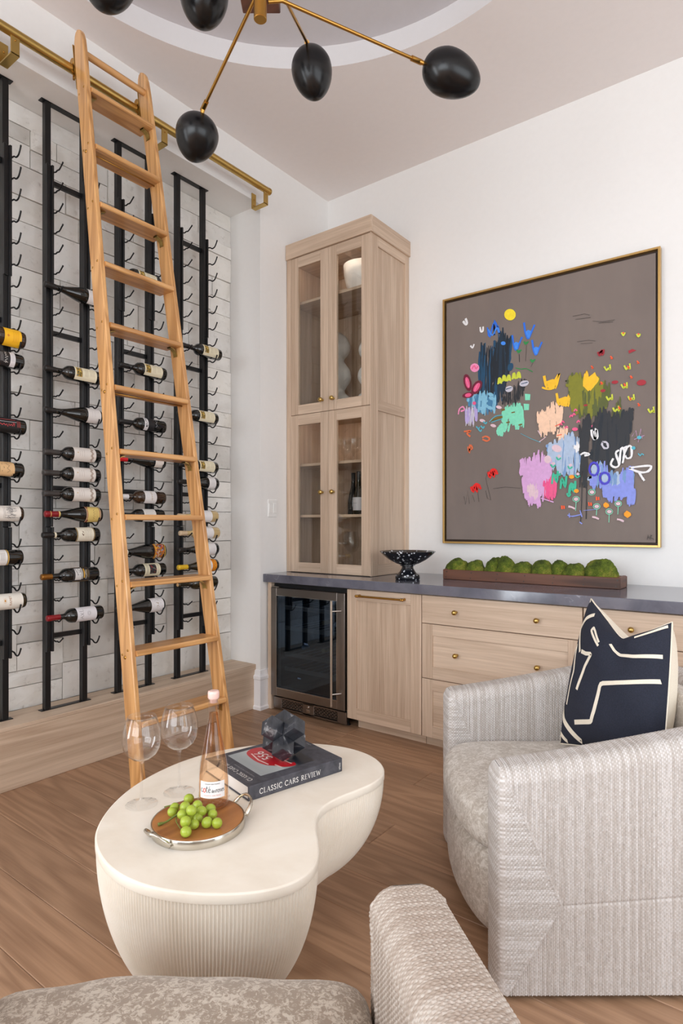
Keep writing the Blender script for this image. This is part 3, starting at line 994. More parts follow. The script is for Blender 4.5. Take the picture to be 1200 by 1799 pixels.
bottle(0, 13, 'claret', G_RED, CAP_BLK, .05, L_('black bottle with red script and red small print at the left edge', [(.14, .26, .05, (20, 18, 20))]),
       [('L', (206, 60, 66), .0032, [(.236, .0), (.234, .012), (.230, .002), (.226, .012), (.221, .003), (.215, .011), (.211, .003), (.205, .016), (.200, .004), (.194, .011), (.188, .003), (.18, .010), (.172, .004), (.16, .01)]), ('L', (206, 60, 66), .002, [(.236, .0), (.228, -.003)]), ('L', (206, 204, 206), .0016, [(.15, -.007), (.246, -.008)]), ('L', (196, 80, 80), .0022, [(.15, -.02), (.242, -.02)]), fine((190, 84, 80), .25, .262, 3, .016, .0016), ('L', (170, 168, 176), .001, [(.256, -.03), (.258, .03)])], pull=.01)
bottle(0, 15, 'claret', G_RED, CAP_BLK, .05, L_('dark bottle with tan round-ended label engraved in black, at the left edge', [(.14, .236, .045, (214, 176, 128)), ]),
       [('R', (214, 176, 128), .235, .242, -.04, .04), ('R', (214, 176, 128), .241, .2475, -.028, .028), ('L', INK, .0012, [(.15, -.04), (.232, -.04), (.24, -.03), (.243, 0), (.24, .03), (.232, .04), (.15, .04)]), ('L', INK, .0016, [(.19, -.02), (.2, .0), (.19, .02)]), ('L', INK, .0016, [(.21, -.02), (.224, -.01), (.212, .004), (.226, .014), (.214, .024)]), fine(INK, .17, .18, 3, .026), ('L', INK, .0012, [(.205, -.024), (.232, -.026), (.228, .02)])])
bottle(0, 17, 'claret', G_BRN, CAP_BLK, .05, L_('bottle with a wide white label bearing a grey landscape sketch, at the left edge', [(.14, .279, .052, (226, 220, 212))]),
       [('L', (90, 88, 92), .0012, [(.21 + .03 * math.sin(q * 1.7) * math.cos(q * .31) + .022, -.034 + .07 * (q % 23) / 23 + .004 * math.cos(q)) for q in range(60)]), ('L', (60, 58, 62), .0012, [(.225, -.01), (.24, .0), (.232, .01), (.255, .014), (.25, .026), (.268, .03)]), ('L', (70, 68, 72), .0012, [(.22, .02), (.235, .034), (.26, .036)]), fine((130, 128, 130), .2, .206, 2, .03)], pull=-.002)
bottle(0, 19, 'claret', G_RED, CAP_BLK, .05, L_('dark bottle with white label ending in a gold line, at the left edge', [(.14, .219, .052, (224, 221, 218)), (.221, .2265, .052, GOLD)]), [fine((120, 116, 116), .19, .206, 4, .02)], pull=-.004)
bottle(0, 21, 'claret', G_OLV, CAP_BLK, .05, L_('bottle with large cream label with gold lettering and sun mark, lowest at left edge', [(.158, .276, .054, (230, 226, 216))]),
       [('T', (170, 122, 84), 'RAMEY', .0155, .222, 0, 'across'), ('P', (196, 140, 60), [(.192 + .004 * math.cos(q), .0055 * math.sin(q)) for q in [2 * PI * w / 10 for w in range(10)]])] + [('L', (206, 160, 90), .0012, [(.192 + .006 * math.cos(q), .008 * math.sin(q)), (.192 + .009 * math.cos(q), .013 * math.sin(q))]) for q in [2 * PI * w / 9 for w in range(9)]] + [fine((196, 190, 184), .234, .262, 5, .034, .0005)], pull=.012)

bottle(1, 6, 'burg', G_RED, CAP_BLK, .055, L_('sloping-shouldered black bottle with plain white label, highest in the rack left of the ladder', [(.215, .285, .058, (222, 218, 216))]))
bottle(1, 10, 'claret', G_RED, CAP_BLK, .055, L_('bottle with cream label and small landscape picture, left of the ladder', PICL['paper']), pic_art())
bottle(1, 12, 'burg', G_RED, CAP_BLK, .055, L_('sloping-shouldered black bottle with white label, under the cream picture label left of the ladder', [(.212, .285, .058, (222, 218, 216))]), [fine((190, 186, 184), .235, .25, 2, .018)])
for k, lab, pull in ((14, 'white-labelled bottle with charcoal capsule, top one of three alike left of ladder', -.004), (15, 'white-labelled bottle with charcoal capsule, middle one of three alike left of ladder', -.006), (16, 'white-labelled bottle with charcoal capsule, lowest of three alike left of ladder', -.006)):
    bottle(1, k, 'claret', G_RED, CAP_GRY, .078, L_(lab, [(.141, .262, .054, (226, 220, 214))]),
           [('L', (176, 160, 148), .012, [(.243, -.05), (.238, -.036), (.245, -.024), (.236, -.012), (.244, 0), (.236, .012), (.245, .024), (.238, .036), (.243, .05)]), fine((186, 176, 168), .172, .196, 3, .02, .0012), ('P', (208, 182, 140), [(.16, -.004), (.165, 0), (.16, .004), (.156, 0)]), ('L', (226, 220, 214), .007, [(.256, -.05), (.256, .05)])], pull=pull)
bottle(1, 17, 'burg', G_RED, CAP_RED, .072, L_('bottle with crimson capsule and yellow label edged in crimson, left of the ladder', [(.2, .282, .058, (128, 30, 34)), ], 4),
       [('R', (222, 196, 118), .214, .274, -.056, .056), ('R', (222, 196, 118), .208, .214, -.034, .034), ('R', (240, 226, 180), .2015, .204, -.056, .056), ('R', (240, 226, 180), .278, .2805, -.056, .056), ('L', (120, 84, 40), .0018, [(.238, .03), (.246, .024), (.236, .018), (.246, .012), (.236, .006), (.248, 0), (.236, -.006), (.246, -.012), (.238, -.018), (.246, -.026)]), fine((150, 112, 60), .254, .262, 2, .02)],
       [(.024, .027, paper((226, 190, 110))), (.066, .073, paper((226, 196, 120)))], pull=.002)
bottle(1, 18, 'claret', G_RED, CAP_BLK, .052, L_('bottle with cream double-bordered label and small brown emblem, left of the ladder', [(.16, .262, .054, (34, 30, 28)), ]),
       [('R', (196, 166, 110), .162, .26, -.052, .052), ('R', (34, 30, 28), .1645, .2575, -.0505, .0505), ('R', (230, 224, 206), .167, .255, -.049, .049), ('P', (120, 96, 76), [(.19, -.012), (.198, -.008), (.202, .0), (.2, .01), (.194, .014), (.188, .004)]), fine((130, 120, 108), .208, .24, 5, .026, .0008)],
       [(.056, .066, paper((226, 216, 190)))], pull=-.01)
bottle(1, 20, 'claret', G_RED, CAP_GLD, .052, L_('bottle with bronze capsule and dark gold-edged label with white photo panel', [(.148, .238, .05, (48, 44, 44))]),
       [('L', GOLD, .002, [(.15, -.046), (.236, -.046), (.236, .046), (.15, .046), (.15, -.046)]), ('R', (208, 206, 204), .158, .192, -.034, .034)] + [('L', (70, 68, 70), .0025, [(.162 + .004 * q, -.03 + .012 * (q % 4)), (.164 + .004 * q, -.02 + .014 * (q % 3))]) for q in range(7)] + [('R', (222, 220, 216), .194, .198, -.042, .03), ('R', (206, 160, 70), .203, .210, -.03, .024), ('L', (206, 204, 200), .003, [(.216, .03), (.218, .012), (.214, -.004), (.219, -.02)]), fine((200, 170, 100), .218, .23, 3, .022)], pull=-.016)
bottle(1, 22, 'claret', G_RED, CAP_RED, .066, L_('bottle with red capsule and white label with tall thin letters, lowest left of ladder', [(.142, .25, .05, (224, 222, 226))]),
       [('L', INK, .0013, [(.176, .028), (.158, .02), (.176, .012)]), ('L', INK, .0013, [(.168, .024), (.168, .016)]), ('L', INK, .0013, [(.158, .008), (.176, -.004)]), ('L', INK, .0013, [(.176, .008), (.158, -.004)]), ('L', INK, .0013, [(.152, -.012), (.176, -.012), (.176, -.024)]), ('L', (120, 116, 122), .0009, [(.206 + .009 * math.cos(q), .011 * math.sin(q)) for q in [2 * PI * w / 18 for w in range(19)]]), ('L', (130, 126, 132), .0009, [(.206 + .005 * math.cos(q), .006 * math.sin(q)) for q in [2 * PI * w / 14 for w in range(15)]])], pull=.012)

bottle(2, 4, 'claret', G_RED, CAP_BLK, .055, L_('bottle with cream picture label behind an upper ladder tread', PICL['paper']), pic_art(), pull=-.03)
bottle(2, 9, 'claret', G_RED, CAP_BLK, .055, L_('bottle with cream picture label framed between the ladder rails', PICL['paper']), pic_art(), pull=.01)
bottle(2, 12, 'claret', G_RED, CAP_BLK, .08, L_('black bottle with white floral neck label and dark lower label, between the ladder rails', [(.143, .168, .05, (226, 224, 226)), (.169, .21, .052, (24, 22, 24))]),
       [('L', INK, .0026, [(.148, -.03), (.156, -.02), (.15, -.01), (.16, 0), (.15, .01), (.158, .02)]), ('L', INK, .003, [(.156, .008), (.164, .016), (.154, .026)]), ('P', INK, [(.152, .016), (.16, .018), (.161, .026), (.153, .026)]), ('L', (190, 190, 194), .0016, [(.218, -.02), (.226, -.01), (.216, 0), (.226, .01), (.217, .02)]), ('L', (150, 150, 154), .001, [(.232, -.018), (.232, .018)])], pull=.006)
bottle(2, 14, 'burg', G_RED, CAP_BRT, .056, L_('bottle with bright red capsule and small white label, right under a ladder tread', [(.22, .276, .05, (226, 218, 210))]), [('L', (190, 50, 50), .003, [(.236, .008), (.236, -.008)]), ('L', (190, 50, 50), .002, [(.241, .006), (.241, -.006)]), fine((190, 120, 110), .248, .256, 2, .014)], pull=.0)
bottle(2, 16, 'claret', G_BRN, CAP_WHT, .06, L_('brown bottle with white capsule and white label with gold capitals, between the ladder rails', [(.148, .226, .05, (226, 224, 224))]),
       [*[('L', (172, 132, 70), .0022, [(.187 + .0006 * q, -.026 + .0095 * q), (.199, -.024 + .0095 * q)]) for q in range(6)], ('L', (190, 190, 200), .0009, [(.168 + .008 * math.cos(q), .011 * math.sin(q)) for q in [2 * PI * w / 16 for w in range(17)]]), fine((170, 160, 150), .208, .216, 2, .016)], pull=.004)
bottle(2, 17, 'claret', G_RED, CAP_BLK, .055, L_('white-labelled bottle half hidden behind the front edge of a middle ladder tread', [(.15, .23, .052, (224, 220, 214))]), [fine((150, 146, 142), .165, .205, 5, .02)], pull=-.004)
bottle(2, 19, 'champ', G_RED, CAP_BRT, .06, L_('fat bottle with red checked capsule and busy orange and blue picture label', [(.216, .284, .054, (196, 120, 42))], 0),
       (lambda r: [('P', r.choice([(60, 76, 110), (220, 214, 190), (206, 60, 40), (232, 190, 60), (40, 36, 44), (150, 160, 176)]), [(zc + .0045 * math.cos(2 * PI * w / 6) * r.uniform(.5, 1.1), sc + .006 * math.sin(2 * PI * w / 6) * r.uniform(.5, 1.1)) for w in range(6)]) for zc, sc in [(r.uniform(.222, .278), r.uniform(-.045, .045)) for _ in range(70)]])(random.Random(9)) + [('R', (240, 200, 80), .2165, .2195, -.052, .052), ('R', (240, 200, 80), .2805, .2835, -.052, .052)],
       [(.05, .054, paper((226, 222, 200))), (.056, .06, paper((226, 222, 200)))], pull=-.004)
bottle(2, 20, 'claret', G_RED, CAP_GLD, .05, L_('bottle with cream label framing a black panel with red and white slashes', [(.146, .25, .052, (226, 220, 192))]),
       [('R', INK, .178, .222, -.03, .03), ('L', (226, 214, 196), .0045, [(.184, .022), (.204, -.004), (.218, -.024)]), ('L', (226, 214, 196), .004, [(.196, .026), (.212, .0)]), ('L', (188, 44, 50), .004, [(.182, .006), (.194, -.01), (.188, -.024)]), ('L', (188, 44, 50), .004, [(.208, .022), (.219, .004)]), ('L', (180, 150, 90), .0014, [(.149, -.048), (.247, -.048), (.247, .048), (.149, .048), (.149, -.048)]), fine((120, 110, 100), .156, .168, 4, .036, .0008), fine((120, 110, 100), .23, .24, 3, .03, .0008)], pull=.006)
bottle(2, 22, 'burg', G_RED, CAP_BLK, .055, L_('sloping bottle with white label showing a brown mountain shape, lowest between the ladder rails', [(.2, .284, .06, (226, 224, 226))]),
       [('P', (116, 100, 84), [(.226, -.024), (.234, .022), (.25, .014), (.262, -.006), (.252, -.026), (.24, -.032)]), ('P', (150, 134, 110), [(.23, -.012), (.234, .014), (.244, .008), (.248, -.008)]), ('L', (190, 180, 160), .0012, [(.21, -.006), (.218, .002), (.212, .01)])], pull=-.006)

for k, lab in ((7, 'bottle with cream picture label, highest in the rack right of the ladder'), (11, 'bottle with cream picture label, second of that kind right of the ladder'), (14, 'bottle with cream picture label, lowest of that kind right of the ladder')):
    bottle(3, k, 'claret', G_RED, CAP_BLK, .055, L_(lab, PICL['paper']), pic_art(), pull=.03 if k == 7 else 0.0)
bottle(3, 15, 'burg', G_RED, CAP_BLK, .055, L_('glossy black bottle with white label directly under the lowest picture label', [(.213, .268, .056, (228, 226, 226))]), [fine((190, 186, 186), .23, .245, 3, .018)], pull=.0)
bottle(3, 17, 'claret', G_WHT, CAP_TAN, .05, L_('pale white-wine bottle with white label, upper of the two right of the ladder', [(.141, .24, .054, (232, 230, 230))]), [fine((200, 196, 194), .19, .2, 2, .014)])
bottle(3, 18, 'claret', G_WHT, CAP_TAN, .05, L_('pale white-wine bottle with white label, lower of the two right of the ladder', [(.141, .24, .054, (232, 230, 230))]), [fine((200, 196, 194), .19, .2, 2, .014)], pull=.012)
bottle(3, 19, 'burg', G_RED, CAP_BLK, .055, L_('glossy black bottle with white label, under the two pale white-wine bottles', [(.206, .27, .056, (228, 226, 226))]), [fine((190, 186, 186), .23, .25, 3, .018)])
bottle(3, 20, 'burg', G_OLV, CAP_YEL, .068, L_('bottle with yellow capsule and white label ending in an orange band', [(.2, .238, .056, (230, 226, 222)), (.238, .274, .056, (226, 140, 30))]),
       [('L', (150, 70, 30), .002, [(.246, -.03), (.256, -.02), (.246, -.01), (.262, 0), (.25, .012), (.264, .024)]), ('L', (246, 196, 70), .002, [(.262, -.028), (.252, -.012), (.266, .006), (.248, .02)]), fine((180, 176, 176), .214, .226, 3, .014)])
bottle(3, 21, 'claret', G_OLV, None, 0, L_('uncapped olive-brown bottle with a narrow white label, lowest right of the ladder', [(.185, .212, .048, (226, 222, 216))]), [fine((150, 146, 140), .194, .204, 2, .018)], pull=-.004)

# ------------------------------------------------------------------ ladder rail and rolling ladder
RX, RZ = .075, 3.447
t = thing('ladder_rail', 'long brushed brass ladder rail running along the wall above the wine racks', 'rail', (RX, -2.4, RZ))
obj('rail_tube', MB().tube([(RX, RY0 + .3, RZ), (RX, -.735, RZ)], .021, 20), BRASS, t, True, world=True, angle=40)
obj('end_cap', MB().lathe([(0, 0), (.0225, 0), (.0225, .012), (.018, .018), (0, .019)], 20, align((0, 1, 0), (RX, -.737, RZ))), BRASS, t, True, world=True, angle=40)
for y in (-3.16, -2.36, -1.56, -.765):
    b = MB()
    w = .019
    b.box((XA, y - w, RZ - .10), (XA + .007, y + w, RZ + .005), .001)
    b.box((XA + .0065, y - w, RZ - .10), (RX + .008, y + w, RZ - .093), .001)
    b.box((RX + .001, y - w, RZ - .0995), (RX + .008, y + w, RZ - .018), .001)
    br = obj('bracket', b, BRASS, t, world=True)
    b = MB()
    for z in (RZ - .035, RZ - .075):
        b.lathe([(0, 0), (.005, 0), (.004, .003), (0, .0035)], 10, align((1, 0, 0), (XA + .007, y, z)))
    b.lathe([(0, 0), (.0045, 0), (.0038, .003), (0, .0035)], 10, align((1, 0, 0), (RX + .008, y, RZ - .035)))
    obj('screw', b, BRASS2, br, True, world=True)

LB, LD = .16766, .0205                      # lean and flare of the stiles
LA = .683                                   # back edge x at the floor
def bx(z): return LA - LB * z
yl_ = lambda z: -2.163 + LD * z
yr_ = lambda z: -1.666 - LD * z
LDEP, LTH = .083, .022
t = thing('library_ladder', 'tall oak rolling ladder with brass fittings leaning on the rail in front of the racks', 'ladder', (.6, -1.91, 0))
tl = math.atan(LB)
def stile(y_of, side):
    """tapered-top board following the lean and the flare"""
    zt = 3.618
    zs = [0, 3.49, 3.56, 3.592, 3.61, zt]
    ins = [0, 0, .004, .012, .022, .036]
    rows = []
    for z, q in zip(zs, ins):
        x0, x1 = bx(z) + q, bx(z) + LDEP - q
        y0, y1 = y_of(z), y_of(z) + LTH
        c = .003
        rows.append([(x0 + c, y0, z), (x1 - c, y0, z), (x1, y0 + c, z), (x1, y1 - c, z), (x1 - c, y1, z), (x0 + c, y1, z), (x0, y1 - c, z), (x0, y0 + c, z)])
    b = MB().grid(rows, closed=True)
    b.add(rows[-1], [tuple(range(8))]); b.add(rows[0], [tuple(range(8))[::-1]])
    return obj('stile', b, LADDER('z'), t, world=True)
sl = stile(yl_, 0)
sr = stile(yr_, 1)
STEPZ = [3.312 - .2885 * k for k in range(12)]
b_br = None
for k, z in enumerate(STEPZ):
    xf = bx(z) + LDEP + .012                 # front nosing
    y0, y1 = yl_(z) + LTH, yr_(z)
    poly = [(xf - .115, z - .024), (xf - .004, z - .024), (xf, z - .02), (xf, z - .006), (xf - .006, z), (xf - .115, z)]
    vs = [(x, y, zz) for y in (y0, y1) for x, zz in poly]
    n_ = len(poly)
    fs = [tuple(range(n_)), tuple(range(n_, 2 * n_))[::-1]] + [(i, n_ + i, n_ + (i + 1) % n_, (i + 1) % n_) for i in range(n_)]
    s_ = obj('tread', MB().add(vs, fs), LADDER('y'), t, world=True)
    # brass corner brackets under every second tread, tie rods under the others
    if k % 2 == 0 or k == 11:
        for yy, sg in ((y0, 1), (y1, -1)):
            xm = xf - .045
            pts = []
            for q in range(7):
                a = q / 6 * PI / 2
                pts.append((yy + sg * (.042 - .040 * math.sin(a)), z - .026 - .040 * (1 - math.cos(a))))
            b = MB()
            rows = [[(xm - .014 + .028 * e, p[0], p[1]) for p in pts] for e in (0, 1)]
            b.grid(rows)
            rows = [[(xm - .014 + .028 * e, p[0] - sg * .004, p[1] - .005) for p in pts] for e in (0, 1)]
            b.grid(rows)
            for e in (0, 1):
                b.grid([[(xm - .014 + .028 * e, p[0], p[1]) for p in pts], [(xm - .014 + .028 * e, p[0] - sg * .004, p[1] - .005) for p in pts]])
            obj('tread_bracket', b, BRASS, s_, True, world=True, angle=50)
    elif k in (1, 5, 9):
        obj('tie_rod', MB().tube([(xf - .05, y0, z - .030), (xf - .05, y1, z - .030)], .0035, 8), BRASS2, s_, True, world=True)
    b = MB()
    for dx in (.02, .058):
        b.lathe([(0, 0), (.0055, 0), (.0048, .0015), (0, .0018)], 10, align((0, -1, 0), (bx(z) + dx, yl_(z), z - .012 + (.014 if dx > .03 else -.008))))
    if k in (1, 5, 9):
        b.lathe([(0, 0), (.0085, 0), (.0075, .003), (.004, .0045), (0, .004)], 12, align((0, -1, 0), (bx(z) + .04, yl_(z), z - .03)))
    obj('screw', b, BRASS2, sl, True, world=True)
z = 3.503
obj('top_rung', MB().tube([(bx(z) + .05, yl_(z) + LTH, z), (bx(z) + .05, yr_(z), z)], .0165, 16), LADDER('y'), t, True, world=True, angle=40)
for y_of, sg in ((yl_, -1), (yr_, -1)):
    b = MB()
    z0, z1 = 3.33, 3.56
    y = y_of(3.44)
    for zz0, zz1 in ((z0, z1),):
        b.add([(bx(zz0) - .004, y - .002, zz0), (bx(zz0) - .004, y + LTH, zz0), (bx(zz1) - .004, y + LTH, zz1), (bx(zz1) - .004, y - .002, zz1),
               (bx(zz0), y - .002, zz0), (bx(zz0), y + LTH, zz0), (bx(zz1), y + LTH, zz1), (bx(zz1), y - .002, zz1)],
              [(0, 1, 2, 3), (4, 7, 6, 5), (0, 4, 5, 1), (3, 2, 6, 7), (0, 3, 7, 4), (1, 5, 6, 2)])
    pl = obj('roller_plate', b, BRASS, t, world=True)
    T = Matrix.Translation((RX, y + .011, RZ + .036)) @ Matrix.Rotation(PI / 2, 4, 'X')
    b = MB().lathe([(0, -.012), (.016, -.012), (.018, -.008), (.0125, 0), (.018, .008), (.016, .012), (0, .012)], 18, T)
    b.tube([(RX, y + .011, RZ + .036), (bx(3.48) - .002, y + .011, RZ + .036)], .005, 8)
    b.tube([(RX, y + .011, RZ - .045), (RX, y + .011, RZ - .024)], .006, 8).tube([(RX, y + .011, RZ - .04), (bx(3.40) - .002, y + .011, RZ - .04)], .005, 8)
    obj('roller', b, BRASS2, pl, True, world=True, angle=40)

# ------------------------------------------------------------------ chandelier
SATIN = plain('satin_black', (10, 10, 12), .27, 0.0, spec=.4)
HUB = Vector((1.459, -2.207, 2.975))
t = thing('chandelier', 'brass sputnik chandelier with black egg-shaped shades hanging from the round ceiling tray', 'chandelier', tuple(HUB))
obj('hub', MB().lathe([(0, -.058), (.0195, -.058), (.0215, -.056), (.0215, .05), (0, .05)], 24, Matrix.Translation(HUB)), BRASS2, t, True, world=True, angle=40)
cm = Matrix.Translation(HUB) @ Matrix.Rotation(math.radians(37.2), 4, 'Z')
obj('hub_block', MB().box((-.066, -.03, -.03), (.066, .1, .075), .003, cm @ Matrix.Translation((-.012, .03, .1))), wood('walnut', (84, 52, 40), (138, 92, 74), 'x', 22, 16, 8), t, world=True)
obj('stem', MB().tube([tuple(HUB + Vector((0, 0, .04))), (HUB.x, HUB.y, TZ - .02)], .011, 16), BRASS2, t, True, world=True, angle=40)
obj('canopy', MB().lathe([(0, TZ), (.075, TZ), (.075, TZ - .012), (.07, TZ - .02), (0, TZ - .022)], 28, Matrix.Translation((HUB.x, HUB.y, 0))), BRASS2, t, True, world=True, angle=40)
EGG = [(0, 0)] + [(.0905 * math.sin(PI * q / 24) ** .9 * (1.0 if q < 9 else 1 - .3 * ((q - 9) / 15) ** 1.2), .212 * (1 - math.cos(PI * q / 24)) / 2) for q in range(1, 24)] + [(0, .212)]
arms = [((1.43, -2.2, 3.012), (.968, -2.034, 2.922), (.895, -2.026, 2.765)),
        ((1.50, -2.13, 3.015), (1.238, -1.704, 3.257), (1.262, -1.68, 3.03)),
        ((1.505, -2.15, 2.995), (1.722, -1.621, 3.014), (1.898, -1.48, 2.93)),
        ((1.43, -2.21, 3.03), (1.17, -2.19, 3.27), (1.163, -2.198, 3.07)),
        ((1.43, -2.24, 3.0), (1.121, -2.52, 3.12), (1.112, -2.556, 2.90)),
        ((1.49, -2.27, 3.0), (1.72, -2.75, 3.09), (1.745, -2.79, 2.88)),
        ((1.52, -2.2, 3.03), (2.02, -2.42, 3.19), (2.06, -2.44, 2.98))]
for ai_, (a0, a1, a2) in enumerate(arms):
    kr_, kl_ = ((.98, .86), (.97, 1.0), (.92, 1.08), (1, 1), (1, 1), (1, 1), (1, 1))[ai_]
    A0, A1, A2 = Vector(a0), Vector(a1), Vector(a2)
    r_ = obj('arm', MB().tube([tuple(HUB.lerp(A0, .35)), a0, a1], .0062, 12), BRASS2, t, True, world=True, angle=40)
    d = (A1 - A0).normalized()
    ax = (A2 - A1).normalized()
    jo = A1 + d * .0
    b = MB().tube([tuple(jo - d * .035), tuple(jo + d * .012)], .0098, 14).tube([tuple(jo), tuple(jo + ax * .03)], .008, 12)
    obj('joint', b, BRASS2, r_, True, world=True, angle=40)
    s0 = jo + d * .006 + ax * .014
    obj('shade', MB().lathe([(p[0] * kr_, p[1] * kl_) for p in EGG], 40, align(ax, tuple(s0))), SATIN, r_, True, world=True)

# ------------------------------------------------------------------ abstract painting
t = thing('abstract_painting', 'large abstract painting with bright floral dabs on taupe canvas in thin gold frame', 'painting', (1.625, 0, 1.12))
GOLDF = plain('gold_frame', (206, 168, 104), .32, .85)
px0, px1, pz0, pz1 = .972, 2.277, 1.124, 2.746
fy = -.006
w_ = .0125
b = MB()
b.box((px0, fy, pz0), (px0 + w_, YB - .002, pz1), .001).box((px1 - w_, fy, pz0), (px1, YB - .002, pz1), .001)
b.box((px0 + w_, fy, pz1 - w_), (px1 - w_, YB - .002, pz1), .001).box((px0 + w_, fy, pz0), (px1 - w_, YB - .002, pz0 + w_), .001)
obj('frame', b, GOLDF, t, world=True)
obj('backing', MB().box((px0 + w_, .02, pz0 + w_), (px1 - w_, YB - .003, pz1 - w_)), plain('frame_inside', (52, 34, 22), .6), t, world=True)
m, nt, bs, o_ = new_mat('taupe_canvas')
v = coords(nt, (1, 1, .35))
n1 = noise_tex(nt, v, 2.2, 4, .6)
L(nt, ramp(nt, n1, [(.3, lin((117, 106, 101))), (.7, lin((132, 120, 113)))]), bs.inputs['Base Color'])
bs.inputs['Roughness'].default_value = .8
bump(nt, noise_tex(nt, coords(nt), 500, 2), bs, .25, .0006)
CY = -.001
cv_ = obj('canvas', MB().box((.999, CY, 1.150), (2.2535, .021, 2.7165), .001), m, t, world=True)
PAINT_COL = dict(blk=(30,33,40),blu=(66,128,170),blul=(130,190,218),brn=(120,96,20),cob=(38,112,226),cobl=(62,140,240),cor=(226,112,68),crd=(164,26,44),crim=(110,14,48),cyn=(80,180,200),dol=(84,92,34),grn=(34,140,70),gry=(200,198,210),hot=(236,80,142),lil=(182,166,220),mbl=(116,152,200),mint=(128,222,188),navy=(6,22,36),olv=(128,128,22),org=(250,90,40),orn=(252,160,14),pal=(172,192,218),pea=(246,206,176),pen=(62,56,54),per=(134,148,228),pink=(240,146,190),plil=(216,166,216),pnk2=(236,90,140),ppk=(226,196,206),pur=(66,58,196),red=(232,22,16),sun=(252,226,46),teal=(12,40,60),tealb=(14,70,104),tgr=(52,186,150),wht=(236,236,238),yel=(250,194,30),yg=(206,216,60))
